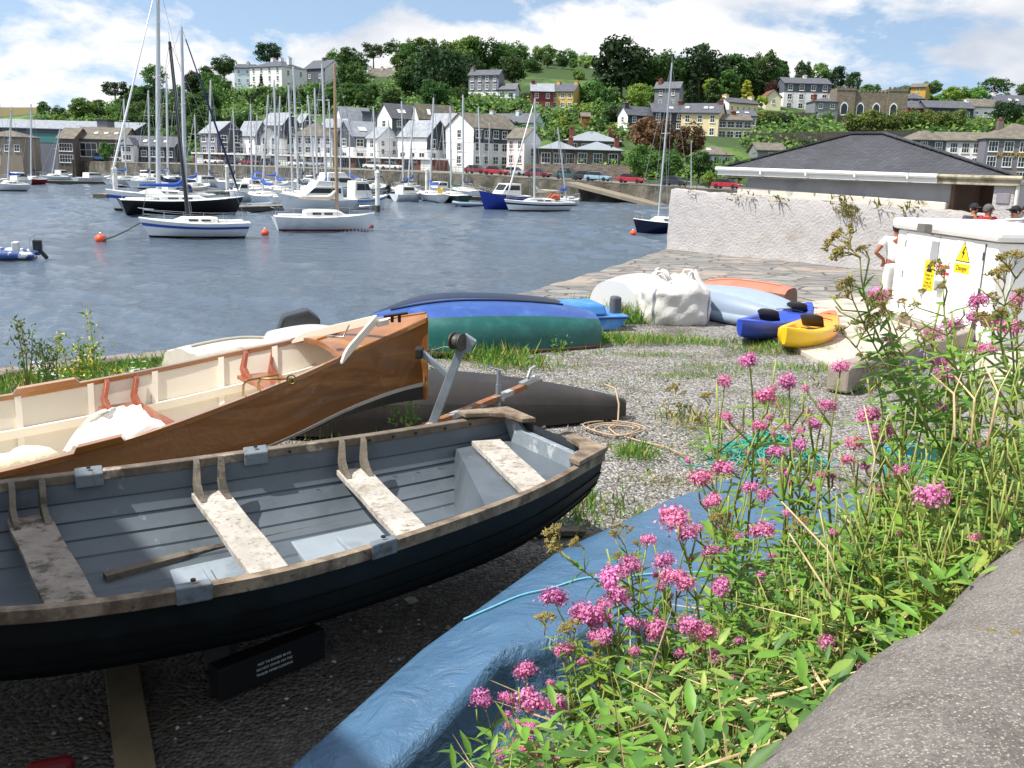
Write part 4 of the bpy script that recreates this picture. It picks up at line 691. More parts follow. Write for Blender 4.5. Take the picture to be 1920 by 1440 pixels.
# kayaks
def kayak(label,a,b,mats,z=.0,beam=.74,seat_at=(.45,),roll=0):
    a=Vector((a[0],a[1],z)); b=Vector((b[0],b[1],z)); d=b-a; Lh=d.length; T=thing('kayak',label,'kayak',a,math.atan2(d.y,d.x),'sit-on-top kayaks on the slab'); rows=[]
    for i in range(41):
        t=i/40; w=beam/2*max(.03,math.sin(math.pi*min(.992,max(.008,t)))**.62); zr=.15*abs(2*t-1)**3; dk=.30+.10*abs(2*t-1)**2; well=.13*(1 if (.2<t<.62) or (.70<t<.88) else 0)*min(1,8*min(abs(t-.2),abs(t-.62),abs(t-.70),abs(t-.88)))
        row=[(0,zr)]+[(w*.55,zr+.01),(w*.86,zr+.07),(w,zr+.17),(w*.97,dk-.03),(w*.84,dk),(w*.66,dk-.01),(w*.52,dk-well*.8),(0,dk-well)]
        rows.append([(Lh*t,y,zz) for y,zz in row]+[(Lh*t,-y,zz) for y,zz in row[-2:0:-1]])
    mb=MB(); mb.grid(rows,True); mb.poly(rows[0]); mb.poly(rows[-1][::-1]); h=mb.build('hull',mats,T,smooth=50)
    for s in seat_at:
        x=Lh*s; mb=MB(); bk=[]
        for k in range(9): a_=(k/8-.5)*2.1; bk.append([(x+.10-.16*math.cos(a_)+.1,.20*math.sin(a_),.26),(x-.02-.16*math.cos(a_)+.1,.21*math.sin(a_),.38+.07*math.cos(a_))])
        mb.grid(bk); o=mb.build('seat_back',M('seat_black','#1b1b1d',.7,.1),T,smooth=180); sd_=o.modifiers.new('s','SOLIDIFY'); sd_.thickness=.04
        mb=MB(); mb.box(x+.02,x+.36,-.2,.2,.19,.23); mb.build('seat_pad',M('seat_black','#1b1b1d'),T,bevel=.02)
    mb=MB(); mb.tube([(Lh*.03,0,.36),(Lh*.015,.05,.3),(Lh*.01,.0,.24),(Lh*.015,-.05,.3),(Lh*.03,0,.36)],.012,5); mb.build('carry_loop',BLK,T)
    mb=MB(); 
    for t in (.68,.9): mb.tube([(Lh*t,beam*.3,.34),(Lh*t,0,.37),(Lh*t,-beam*.3,.34)],.008,5)
    mb.build('deck_bungee',BLK,T); return T
KB=M('kayak_blue','#2547b5',.38,.08,3,col2='#1d3590',c2t=(.55,.7),c2s=1.5)
kayak('cobalt blue kayak with two black seats on the slab edge',(3.45,14.5),(5.2,16.8),KB,.02,.78,(.36,.78))
m=bpy.data.materials.new('kayak_yellow_orange'); m.use_nodes=True; t=m.node_tree; b_=t.nodes['Principled BSDF']; b_.inputs['Roughness'].default_value=.38; N=t.nodes.new; K=t.links.new
co=N('ShaderNodeTexCoord'); sp=N('ShaderNodeSeparateXYZ'); K(co.outputs['Object'],sp.inputs[0]); nz=N('ShaderNodeTexNoise'); nz.inputs['Scale'].default_value=2.2; K(co.outputs['Object'],nz.inputs['Vector']); am=N('ShaderNodeMath'); am.operation='MULTIPLY_ADD'; am.inputs[1].default_value=1.6; K(nz.outputs['Fac'],am.inputs[0]); K(sp.outputs[0],am.inputs[2])
mr=N('ShaderNodeMapRange'); mr.inputs['From Min'].default_value=1.6; mr.inputs['From Max'].default_value=3.2; K(am.outputs[0],mr.inputs['Value']); r=N('ShaderNodeValToRGB'); r.color_ramp.elements[0].color=(*lin('#f2c418'),1); r.color_ramp.elements[1].color=(*lin('#f0704a'),1); K(mr.outputs[0],r.inputs[0]); K(r.outputs[0],b_.inputs['Base Color'])
kayak('yellow kayak fading to orange with one black seat',(3.95,13.85),(5.3,15.85),m,.02,.72,(.52,))
# teal fishing net and box
net=MB(); c=gp(1445,868,0)
for i in range(70):
    x,y=c.x+random.gauss(0,.13),c.y+random.gauss(.0,.15); pts=[]; a0=random.random()*6.28
    for j in range(9): a0+=random.gauss(0,.9); x+=.07*math.cos(a0); y+=.07*math.sin(a0); rr=math.hypot(x-c.x,(y-c.y)); pts.append((x,y,max(.01,.26*math.exp(-(rr/.36)**2)+random.gauss(0,.025))))
    net.tube(pts,.008,4,caps=False)
tag(net.build('fishing_net',M('teal_net','#3a9c8c',.7,.2,9)),'tangled teal green fishing net heaped on gravel beside the tarpaulin','fishing net')
c=gp(1760,900,0); bx=thing('fish_box','turquoise plastic fish box mostly hidden by the flowers','fish box',(c.x,c.y,0),.4)
mb=MB(); TEAL=M('turquoise_plastic','#459aa2',.5,.08)
for (x0,x1,y0,y1) in ((-.4,.4,-.25,-.22),(-.4,.4,.22,.25),(-.4,-.37,-.22,.22),(.37,.4,-.22,.22)): mb.box(x0,x1,y0,y1,.0,.26)
mb.box(-.37,.37,-.22,.22,.01,.04); mb.build('body',TEAL,bx,bevel=.01); mb=MB(); mb.box(-.43,.43,-.28,-.25,.22,.27); mb.box(-.43,.43,.25,.28,.22,.27); mb.build('rim',TEAL,bx,bevel=.008)
# ---- blue tarpaulin over a stack ----
WA=Vector((.32,1.03,0)); WD=Vector((.67,.7424,0)); WNn=Vector((-.7424,.67,0))
def wf(a,d,z): return WA+WD*a+WNn*d+Vector((0,0,z))
fa_=[-.4,.0,.63,1.6,2.79,4.0,4.94,5.6,6.3]; fd_=[1.9,1.95,2.06,2.36,2.6,2.68,2.64,2.5,2.2]
na_=[-.4,.6,1.0,1.6,2.2,3.0,4.0,6.3]; nd_=[1.66,1.70,1.76,1.88,1.75,1.2,.85,.8]
def tarp_pt(a,v):
    e=interp(a,fa_,fd_); f_=interp(a,na_,nd_); zt=interp(a,[-.4,.3,.8,1.6,2.6,4,5.4,6.3],[.22,.40,.58,.72,.70,.62,.42,.06]); ze=interp(a,[-.4,.3,.63,2.8,4.9,6.3],[.15,.40,.52,.58,.55,.08])
    wr=.03*(1-2*abs(math.sin(a*4.1+v*5)))*.5+.02*(1-2*abs(math.sin(a*9.3-v*8+1)))*.5+.012*math.sin(a*5.3+v*9)+.016*math.sin(a*11.7-v*6)+.012*math.sin(a*19+v*17)
    if v<.15: u=v/.15; return wf(a,e+.12*(1-u),ze*u**.7)
    if v<.5: u=(v-.15)/.35; return wf(a,lerp(e,f_,u),lerp(ze,zt,u)+.03*math.sin(math.pi*u)+wr*.5*math.sin(math.pi*u))
    u=(v-.5)/.5; dd=.55 if a<2 else lerp(.55,.75,min(1,(a-2)/1.5)); sag=u**.55
    return wf(a,f_-dd*u+wr*2.2*u,lerp(zt,.04 if a<2.4 else .3,sag)+wr*2.0*math.sin(math.pi*u)+.03*math.sin(a*31)*u*(1-u)*2)
m=bpy.data.materials.new('blue_tarpaulin'); m.use_nodes=True; t=m.node_tree; b_=t.nodes['Principled BSDF']; N=t.nodes.new; K=t.links.new; b_.inputs['Base Color'].default_value=(*lin('#486a8a'),1); b_.inputs['Roughness'].default_value=.33
co=N('ShaderNodeTexCoord'); n1_=N('ShaderNodeTexNoise'); n1_.inputs['Scale'].default_value=5; n1_.inputs['Detail'].default_value=8; n1_.inputs['Roughness'].default_value=.6; n1_.inputs['Distortion'].default_value=1.4; K(co.outputs['Object'],n1_.inputs['Vector'])
vo=N('ShaderNodeTexVoronoi'); vo.feature='DISTANCE_TO_EDGE'; vo.inputs['Scale'].default_value=9; K(n1_.outputs['Color'],vo.inputs['Vector'])
b1=N('ShaderNodeBump'); b1.inputs['Strength'].default_value=.65; b1.inputs['Distance'].default_value=.05; vf=N('ShaderNodeTexVoronoi'); vf.inputs['Scale'].default_value=3.2; vmx=N('ShaderNodeMix'); vmx.data_type='VECTOR'; vmx.inputs['Factor'].default_value=.35; K(co.outputs['Object'],vmx.inputs[4]); K(n1_.outputs['Color'],vmx.inputs[5]); K(vmx.outputs[1],vf.inputs['Vector']); sm_=N('ShaderNodeMath'); K(n1_.outputs['Fac'],sm_.inputs[0]); K(vf.outputs['Distance'],sm_.inputs[1]); K(sm_.outputs[0],b1.inputs['Height']); n9=N('ShaderNodeTexNoise'); n9.inputs['Scale'].default_value=26; n9.inputs['Detail'].default_value=4; n9.inputs['Distortion'].default_value=2; K(co.outputs['Object'],n9.inputs['Vector']); b2=N('ShaderNodeBump'); b2.inputs['Strength'].default_value=.35; b2.inputs['Distance'].default_value=.012; K(n9.outputs['Fac'],b2.inputs['Height']); K(b1.outputs[0],b2.inputs['Normal']); K(b2.outputs[0],b_.inputs['Normal'])
mb=MB(); mb.grid([[tarp_pt(a,v) for v in np.linspace(0,1,60)] for a in np.linspace(-.4,6.3,200)])
tp=tag(mb.build('tarpaulin',m,smooth=180),'large crinkled blue tarpaulin draped over a stack below the flowers','tarpaulin')
mb=MB(); pts=[]
for i in range(40):
    u=i/39; a=lerp(1.9,3.7,u); v=lerp(.16,.46,u**.8); pts.append(tarp_pt(a,v)+Vector((0,0,.008)))
mb.tube(pts,.005,6); tag(mb.build('tie_rope',M('pale_blue_rope','#6fb6c8',.8,.15,40),smooth=180),'thin pale blue rope lying across the blue tarpaulin','rope')
# ---------------- harbour boats ----------------
HW=M('boat_white','#e9ebec',.3,.05,1.2,col2='#d2d5d6',c2t=(.55,.7),c2s=.8); DECKW=M('deck_white','#dfe0dc',.5,.05,1.5); ALU=M('mast_alloy','#c3c8cc',.35,.06,1,metal=.35); WIN=M('tinted_window','#1c2226',.15,.1); WIRE=M('rigging_wire','#8a9095',.5,.05); TANM=M('wooden_mast','#a98a68',.5,.1); DARKM=M('dark_mast','#2d2b2c',.4,.1); BOOT=M('boot_stripe','#16181c',.5,.1); STL=M('rail_steel','#c5c9cc',.3,.05,metal=.6)
COVB=M('sail_cover_blue','#1e4fae',.75,.1,4); COVN=M('sail_cover_navy','#1d2a4d',.8,.1,4); COVG=M('sail_cover_green','#17483d',.8,.1,4); COVW=M('sail_cover_cream','#cfc8b6',.8,.1,4); CANV=M('navy_canvas','#1c2b55',.8,.1)
def hullcol(n,c): return M('hull_'+n,c,.28,.06,1)
def boat_hull(Lh,B,fb,N=22,over=.09,stern=.72,sheer=.3,tr=.06,draft=.25):
    rows=[]
    for i in range(N+1):
        t=i/N; w=B/2*(lerp(stern,1,math.sin(min(1,t/.45)*math.pi/2)) if t<.45 else max(.0,1-((t-.45)/.55)**2.3)); zs=fb*(1+sheer*max(0,(t-.35)/.65)**1.7+.06*max(0,(.3-t)/.3)); row=[]
        for s in (-1,-.8,-.55,-.28,0,.28,.55,.8,1):
            a=abs(s); z=lerp(-draft,zs,a**.8) if a>0 else -draft; y=w*math.copysign(a**.55,s) if a else 0; x=Lh*t-over*Lh*(1-max(0,(z+draft)/(zs+draft)))*max(0,(t-.5)*2)**2+tr*Lh*(1-max(0,(z+draft)/(zs+draft)))*max(0,1-t*4)
            row.append((x,y,z))
        rows.append(row)
    return rows
def yacht(label,stern,bow,wl,hull=HW,B=None,fb=None,mast=None,mtop=None,mt=.58,cover=None,mastm=ALU,cabin=True,stripe=None,boot=BOOT,group='sailing boats in the harbour',rails=True,furl=None,wly2=None,cabh=.42,spread=2,wheel=False,name='sailing_yacht',cat='sailing boat',boomlen=.36,hz=0,sprayhood=None,mr=None,over=.09):
    a=gp(stern,wl,ZW); b=gp(bow,wly2 if wly2 else wl,ZW); d=b-a; d.z=0; Lh=d.length; a.z=ZW; ang=math.atan2(d.y,d.x)
    T=thing(name,label,cat,a,ang,group); B=B or max(1.6,Lh*.31); fb=fb or max(.6,Lh*.105); Ri=Matrix.Rotation(-ang,3,'Z')
    def loc(p): return Ri@(Vector(p)-a)
    rows=boat_hull(Lh,B,fb,over=over); mb=MB(); mb.grid(rows); mb.poly(rows[0][::-1]); mb.build('hull',hull,T,smooth=40)
    def outl(i,s,dz=0,k=0): p=Vector(rows[i][8 if s>0 else 0]); return Vector((p.x,p.y*(1-k),p.z+dz))
    mb=MB(); n=len(rows); mb.grid([[outl(i,-1,.0,0),outl(i,-1,.03,.03),(rows[i][0][0],0,rows[i][0][2]+.07),outl(i,1,.03,.03),outl(i,1,.0,0)] for i in range(n)]); mb.build('deck',DECKW,T,smooth=60)
    def band(zf0,zf1,mat,nm,off=1.006):
        mb=MB()
        for sgn in (0,1):
            g=[]
            for i in range(n):
                r=[Vector(p) for p in rows[i]]; r=r[:5][::-1] if not sgn else r[4:]; zs=[p.z for p in r]
                def at(z):
                    x=float(np.interp(z,zs,[p.x for p in r])); y=float(np.interp(z,zs,[p.y for p in r])); return (x+(.01 if i==n-1 else 0),y*off+(.008 if sgn else -.008),z)
                zt=zs[-1]; g.append([at(zf0*zt),at(zf1*zt)])
            mb.grid(g)
        mb.build(nm,mat,T)
    if boot: band(.01,.14,boot,'boot_stripe')
    if stripe: band(.62,.78,stripe,'hull_stripe')
    zc=fb+.05
    if cabin:
        cx0,cx1=Lh*.30,Lh*.72; hw=B*.30; cr=[]
        for i in range(9):
            u=i/8; x=lerp(cx0,cx1,u); w=hw*(1-.35*u**2); h_=cabh*(1 if u<.75 else lerp(1,.15,(u-.75)/.25)); h_=h_*(1 if u>.06 else .9); cr.append([(x,-w,zc-.05),(x,-w*.92,zc+h_*.7),(x,-w*.7,zc+h_),(x,0,zc+h_*1.08),(x,w*.7,zc+h_),(x,w*.92,zc+h_*.7),(x,w,zc-.05)])
        mb=MB(); mb.grid(cr); mb.poly(cr[0][::-1]); mb.poly(cr[-1]); cab=mb.build('cabin',DECKW,T,smooth=35)
        for u0 in (.15,.42):
            for s in (-1,1):
                mb=MB(); q=[]
                for u in (u0,u0+.2): x=lerp(cx0,cx1,u); w=hw*(1-.35*u**2); q.append((x,s*(w*.985),zc+cabh*.2,w))
                mb.poly([(q[0][0],q[0][1]+s*.012,zc+.12*cabh/.42),(q[1][0],q[1][1]+s*.012,zc+.12*cabh/.42),(q[1][0],s*(q[1][3]*.93+.014),zc+cabh*.62),(q[0][0],s*(q[0][3]*.93+.014),zc+cabh*.62)]); mb.build('window',WIN,cab)
        cp=MB(); cp.box(Lh*.06,Lh*.29,-B*.22,B*.22,zc-.02,zc+.16); cp.build('cockpit_coaming',DECKW,T,bevel=.04)
    if mast is not None:
        m0=a+d*mt; D=m0.y; base=Vector((mt*Lh,0,zc+(cabh if cabin else 0)*.9)); tp=loc(dp(mast,mtop,D)); tp.y*=.6 if abs(tp.y)>1.5 else 1
        r_=mr or max(.075,.0115*(tp-base).length); mb=MB(); mb.tube([base-Vector((0,0,.3)),base.lerp(tp,.5),tp],[r_,r_,r_*.75],8); ms=mb.build('mast',mastm,T,smooth=60)
        mb=MB(); 
        for k in range(spread):
            s_=base.lerp(tp,(k+1)/(spread+1)+.05); mb.tube([s_+Vector((0,-B*.28,.05)),s_,s_+Vector((0,B*.28,.05))],.025,5)
        mb.tube([tp,tp+Vector((.02,0,.55))],.012,4); mb.build('spreaders',mastm,ms)
        mb=MB(); bowp=Vector((Lh*.97,0,fb*1.35)); mb.tube([tp,bowp],.018,4); mb.tube([tp,(0.02*Lh,0,fb*1.1)],.016,4)
        s_=base.lerp(tp,.55)
        for sy in (-1,1): mb.tube([tp,s_+Vector((0,sy*B*.28,0)),(mt*Lh-.1,sy*B*.46,fb)],.015,4); mb.tube([s_,(mt*Lh-.25,sy*B*.45,fb)],.013,4)
        mb.build('rigging',WIRE,T)
        if furl: mb=MB(); q0=bowp.lerp(tp,.03); q1=bowp.lerp(tp,.93); mb.tube([q0,q0.lerp(q1,.12),q0.lerp(q1,.6),q1],[.05,.11,.08,.05],7); mb.build('furled_sail',furl,T,smooth=180)
        bm=base+Vector((-.08,0,.75)); be=bm+Vector((-Lh*boomlen,0,.05)); mb=MB(); mb.tube([bm,be],.05,6); bo=mb.build('boom',mastm,T,smooth=60)
        if cover: mb=MB(); k=9; mb.tube([bm.lerp(be,i/k*.97)+Vector((0,0,.14-.05*i/k+(.5 if i==0 else .12 if i==1 else 0))) for i in range(k+1)],[.11,.2]+[.19-.012*i for i in range(k-1)],8); mb.build('sail_cover',cover,T,smooth=180)
    if rails:
        mb=MB()
        for s in (-1,1):
            for f0,f1 in ((0,n),): 
                tops=[outl(i,s,.55,.04) for i in range(1,n-1,2)]; mb.tube(tops,.013,4); mb.tube([p-Vector((0,0,.27)) for p in tops],.009,4)
                for p in tops[::2]: mb.tube([p,p-Vector((0,0,.55))],.013,4)
        b_=outl(n-2,1,.62,.0); mb.tube([outl(n-4,-1,.6),Vector((Lh*1.0,0,fb*1.3+.62)),outl(n-4,1,.6)],.02,5); mb.tube([outl(0,-1,.6),outl(0,1,.6)],.02,5); mb.build('guard_rail',STL,T)
    if sprayhood: mb=MB(); mb.grid([[(x,B*.26*math.cos(th),zc+cabh*.5+h_*math.sin(th)) for th in np.linspace(0,math.pi,9)] for x,h_ in ((Lh*.22,.75),(Lh*.29,.8),(Lh*.36,.25))]); mb.build('sprayhood',sprayhood,T,smooth=60)
    if wheel: mb=MB(); mb.box(Lh*.12,Lh*.12+.15,-.3,.3,zc+.1,zc+.9); mb.ball((Lh*.12,-.3,zc+.75),.22,10,6); mb.build('pushpit_gear',M('danbuoy_yellow','#d8b430',.6),T,smooth=60)
    return T
def cruiser(label,stern,bow,wl,hull=HW,wly2=None,fly=True,B=None,fb=None,group='motor boats in the harbour',stripe=None,cab=(.18,.72),ch=1.0,over=.12,top=None):
    a=gp(stern,wl,ZW); b=gp(bow,wly2 or wl,ZW); d=b-a; d.z=0; Lh=d.length; a.z=ZW; T=thing('motor_boat',label,'motor boat',a,math.atan2(d.y,d.x),group); B=B or Lh*.34; fb=fb or Lh*.12
    rows=boat_hull(Lh,B,fb,over=over,stern=.92,sheer=.45); mb=MB(); mb.grid(rows); mb.poly(rows[0][::-1]); mb.build('hull',hull,T,smooth=40)
    mb=MB(); mb.grid([[rows[i][0],(rows[i][0][0],0,rows[i][0][2]+.06),rows[i][8]] for i in range(len(rows))]); mb.build('deck',DECKW,T,smooth=60)
    x0,x1=Lh*cab[0],Lh*cab[1]; w=B*.36; z=fb; xm=lerp(x0,x1,.68)
    pr=[(x0,z),(x1,z+.2*fb),(xm,z+ch),(x0+.1,z+ch)]; mb=MB(); mb.prism([(x,-w,zz) for x,zz in pr],(0,2*w,0)); cb_=mb.build('wheelhouse',top or DECKW,T,bevel=.05)
    for s in (-1,1): mb=MB(); mb.poly([(x0+.25,s*(w+.012),z+ch*.5),(lerp(x1,xm,.45),s*(w+.012),z+ch*.5),(lerp(x1,xm,.85),s*(w+.012),z+ch*.86),(x0+.3,s*(w+.012),z+ch*.86)]); mb.build('window',WIN,cb_)
    e0=Vector((x1,0,z+.2*fb)); e1=Vector((xm,0,z+ch)); nn=Vector((e0.z-e1.z,0,e0.x-e1.x)); nn=nn.normalized()*-.015 if nn.x<0 else nn.normalized()*.015
    mb=MB(); p=e0.lerp(e1,.35)+nn; q=e0.lerp(e1,.92)+nn; mb.poly([p+Vector((0,-w*.85,0)),p+Vector((0,w*.85,0)),q+Vector((0,w*.85,0)),q+Vector((0,-w*.85,0))]); mb.build('windscreen',WIN,cb_)
    if fly:
        pr=[(x0+.2,z+ch),(xm+.1,z+ch),(xm-.4,z+ch+.55),(x0+.3,z+ch+.45)]; mb=MB(); mb.prism([(x,-w*.85,zz) for x,zz in pr],(0,1.7*w,0)); mb.build('flybridge',DECKW,T,bevel=.05); mb=MB(); mb.tube([(x0+.6,-w*.7,z+ch+.4),(x0+.4,-w*.7,z+ch+1.25),(x0+.4,w*.7,z+ch+1.25),(x0+.6,w*.7,z+ch+.4)],.04,6); mb.build('radar_arch',STL,T)
    mb=MB(); n=len(rows); tops=[Vector(rows[i][8])+Vector((0,0,.5)) for i in range(8,n-1,2)]+[Vector((Lh*1.0,0,rows[-1][8][2]+.5))]+[Vector(rows[i][0])+Vector((0,0,.5)) for i in range(n-2,7,-2)]; mb.tube(tops,.018,4)
    for p in tops[::2]: mb.tube([p,p-Vector((0,0,.5))],.013,4)
    mb.build('bow_rail',STL,T)
    if stripe:
        mb=MB()
        for s in (0,8): mb.grid([[Vector(rows[i][s])*1+Vector((0,(.012 if s else -.012),-.28*fb)),Vector(rows[i][s])+Vector((0,(.012 if s else -.012),-.1*fb))] for i in range(len(rows)-1)])
        mb.build('hull_stripe',stripe,T)
    return T
NVY=hullcol('navy','#1b2a63'); DNV=hullcol('dark_navy','#131c3a'); BLKH=hullcol('black','#141414'); RYB=hullcol('royal_blue','#223a9c'); LTB=hullcol('sea_blue','#2b6cb8'); GRH=hullcol('green','#1d4434'); REDH=hullcol('red','#8f2a2a'); STB=M('stripe_blue','#2a4fb0',.4,.05)
yacht('white sailing boat with a broad blue stripe and dark mast moored nearest the camera',468,262,446,stripe=STB,mast=318,mtop=78,mt=.56,mastm=DARKM,B=2.7,fb=.95,furl=None,cabh=.34,boomlen=.0,spread=1,over=.11)
yacht('white classic sloop with a tan wooden mast and red waterline beside the orange buoy',512,703,433,boot=M('boot_red','#8c2f33',.5),mast=627,mtop=120,mt=.62,mastm=TANM,cover=COVW,B=2.5,fb=1.0,cabh=.5,spread=1)
yacht('black hulled yacht with a blue sail cover and white coachroof',224,458,403,hull=BLKH,boot=None,mast=340,mtop=50,mt=.52,cover=COVB,furl=CANV,B=3.6,fb=1.25,spread=3,sprayhood=HW)
yacht('big white yacht behind the black one, tallest mast in the harbour',400,200,396,mast=296,mtop=-40,mt=.52,cover=COVN,furl=HW,B=3.9,fb=1.5,spread=3,stripe=STB,sprayhood=CANV)
yacht('navy blue sailing boat moored by the roughcast wall with a leaning mast',1300,1186,438,hull=DNV,boot=None,mast=1260,mtop=118,mt=.60,B=2.4,fb=.9,spread=1,cabh=.4,mr=.075)
yacht('slim white yacht with a black sheer stripe lying ahead of the blue motor boat',1070,945,396,mast=1003,mtop=185,mt=.56,cover=COVW,stripe=BOOT,B=2.7,fb=1.0,furl=HW,spread=1,sprayhood=M('orange_hood','#b4532f',.7))
cruiser('royal blue fishing boat with a white wheelhouse and upright bow',985,897,392,hull=RYB,fly=False,cab=(.2,.62),ch=1.5,fb=1.5,B=3.1,over=.14)
yacht('small white sailing boat with a blue awning by the slipway',1050,1086,386,mast=1046,mtop=240,mt=.3,cover=COVB,B=2.2,fb=.8,rails=True)
cruiser('white and blue harbour boat with a wheelhouse beside the tall pile',640,727,392,hull=HW,fly=False,cab=(.2,.6),ch=1.9,fb=1.1,stripe=LTB,B=3)
cruiser('large white flybridge cruiser behind the classic sloop',660,520,399,fb=1.3,ch=1.3,B=3.8)
cruiser('white flybridge cruiser highest among the moored motor boats',585,690,372,fb=1.4,ch=1.6,B=4)
cruiser('small white cruiser with a dark windscreen near the stone shed',140,208,342,fly=False,fb=.85,ch=.9,B=2.4,cab=(.3,.75))
cruiser('small white cabin boat tied up beside the left pontoon',96,137,337,fly=False,fb=.8,ch=1.1,B=2.3,cab=(.3,.7))
cruiser('white wheelhouse launch with black bands moored left of the black yacht',218,250,336,fly=False,fb=.9,ch=1.3,B=2.6)
cruiser('white motor yacht half hidden behind the yacht masts at left',215,262,326,fly=True,fb=1.1,ch=1.2,B=3)
MY=[(503,178,522,470,386,HW,COVB),(525,180,545,500,372,HW,COVB),(541,160,520,572,390,HW,None),(550,125,600,530,384,HW,COVN),(577,178,560,615,370,HW,None),(604,120,575,640,380,HW,COVB),(753,190,785,735,372,HW,COVN),(785,200,745,778,374,hullcol('pale_blue','#3a74b4'),COVN),(813,183,830,788,381,HW,COVB),(844,200,872,826,383,GRH,COVG),(868,178,893,850,372,HW,COVN),(897,200,870,925,368,HW,COVN),(957,275,935,975,370,HW,None),(395,150,420,372,352,HW,COVN),(365,215,340,392,366,HW,COVB),(700,200,680,722,366,HW,COVN)]
LB=['white yacht with blue sail cover, leftmost of the marina masts','white yacht with a bright blue boom cover beside the grey piles','plain white yacht lying under the tallest grey masts','white yacht with navy cover and second tallest marina mast','bare masted white yacht in front of the white gables','white yacht with blue cover just left of the tan mast','white yacht stern-on with a navy cover near the pile','pale blue hulled boat with a navy cover next to the white pile','white yacht with yellow lifebuoy and bright blue cover','dark green yacht with a green boom cover','white yacht with a navy cover behind the green one','white yacht with navy cover left of the blue fishing boat','short masted white yacht behind the blue fishing boat','white yacht with navy cover behind the tallest mast','white yacht with blue cover beyond the black yacht bow','white yacht with navy cover behind the harbour boat']
for (mx_,my_,s_,b_,w_,h_,c_),l_ in zip(MY,LB): yacht(l_,s_,b_,w_,hull=h_,mast=mx_,mtop=my_,mt=.55,cover=c_,B=2.9,fb=1.0,spread=2,wly2=w_-6,wheel=(mx_==813),group='yachts berthed in the marina')
for (mx_,my_,s_,b_,w_,h_,c_,l_) in [(22,200,52,-15,358,HW,COVB,'white yacht with a blue cover at the left pontoon'),(0,150,-50,20,348,HW,COVN,'yacht cut by the picture edge with a tall dark rigged mast'),(58,195,85,38,346,REDH,COVN,'small red hulled boat with a mast near the left pontoon'),(120,240,125,75,340,HW,None,'white sailing dinghy with a short mast before the slip')]: yacht(l_,s_,b_,w_,hull=h_,mast=mx_,mtop=my_,mt=.55,cover=c_,B=2.5,fb=.85,spread=1,group='boats at the left pontoon')
for (s_,b_,w_,l_) in [(738,790,377,'white motor cruiser stern-on with a dark canopy'),(360,420,352,'white cabin cruiser among the masts by the quay'),(430,480,345,'white cruiser with pale canopy under the quay wall'),(270,330,348,'white cabin boat behind the big yacht bow'),(560,605,352,'white day boat tucked behind the flybridge cruisers'),(470,525,360,'white motor boat behind the grey inflatable')]: cruiser(l_,s_,b_,w_,fly=False,fb=.9,ch=1.1,B=2.6)
for (s_,b_,w_,l_,f_) in [(300,352,374,'white cruiser squeezed between the black and big white yachts',True),(470,430,378,'white day cruiser right of the black yacht stern',False),(560,610,388,'white sports cruiser under the tan mast',False),(600,556,362,'white flybridge boat behind the sports cruiser',True),(452,500,366,'white cabin boat right of the white pile',False),(640,600,358,'white wheelhouse boat at the quay foot, centre',False),(262,300,340,'little white launch at the quay foot, left',False),(690,660,360,'white launch behind the harbour boat wheelhouse',False),(345,300,358,'white launch with a low cabin behind the big yacht',False),(840,800,366,'white launch behind the green yacht',False),(18,62,352,'white launch at the left pontoon',False)]: cruiser(l_,s_,b_,w_,fly=f_,fb=1.0,ch=1.2,B=2.8)
for (mx_,my_,s_,b_,w_,c_,l_) in [(470,195,500,452,374,COVB,'white yacht with a blue cover near the grey inflatable'),(590,165,560,622,366,COVN,'white yacht with a thin mast behind the tan masted sloop'),(655,215,682,636,362,COVB,'white yacht with blue cover behind the harbour boat'),(728,225,700,755,360,COVN,'white yacht at the quay foot below the rooflit house'),(330,160,310,372,358,COVN,'white yacht close behind the black yacht mast'),(918,230,940,895,364,COVB,'white yacht by the slipway head with a blue cover'),(830,235,812,852,360,COVN,'small yacht behind the blue covered yacht'),(232,185,205,262,352,COVB,'yacht nearest the low slate cottages'),(278,170,250,306,356,COVN,'yacht close left of the tallest mast'),(312,140,290,335,350,COVB,'yacht with its mast between the two tall masts'),(437,205,415,462,358,COVN,'yacht right of the navy furled sail'),(482,215,505,458,354,COVB,'yacht at the quay foot below the corner house'),(514,150,490,540,362,COVB,'yacht with a mast left of the grey masts'),(566,205,545,590,356,COVN,'yacht at the quay foot below the hip roofed house'),(617,190,596,640,354,COVB,'yacht hidden behind the tan mast'),(640,205,662,620,362,COVN,'yacht just right of the tan mast'),(770,240,750,792,364,COVB,'yacht behind the pale blue hulled boat')]: yacht(l_,s_,b_,w_,mast=mx_,mtop=my_,mt=.55,cover=c_,B=2.9,fb=1.25,spread=2,wly2=w_-4,group='yachts berthed in the marina')
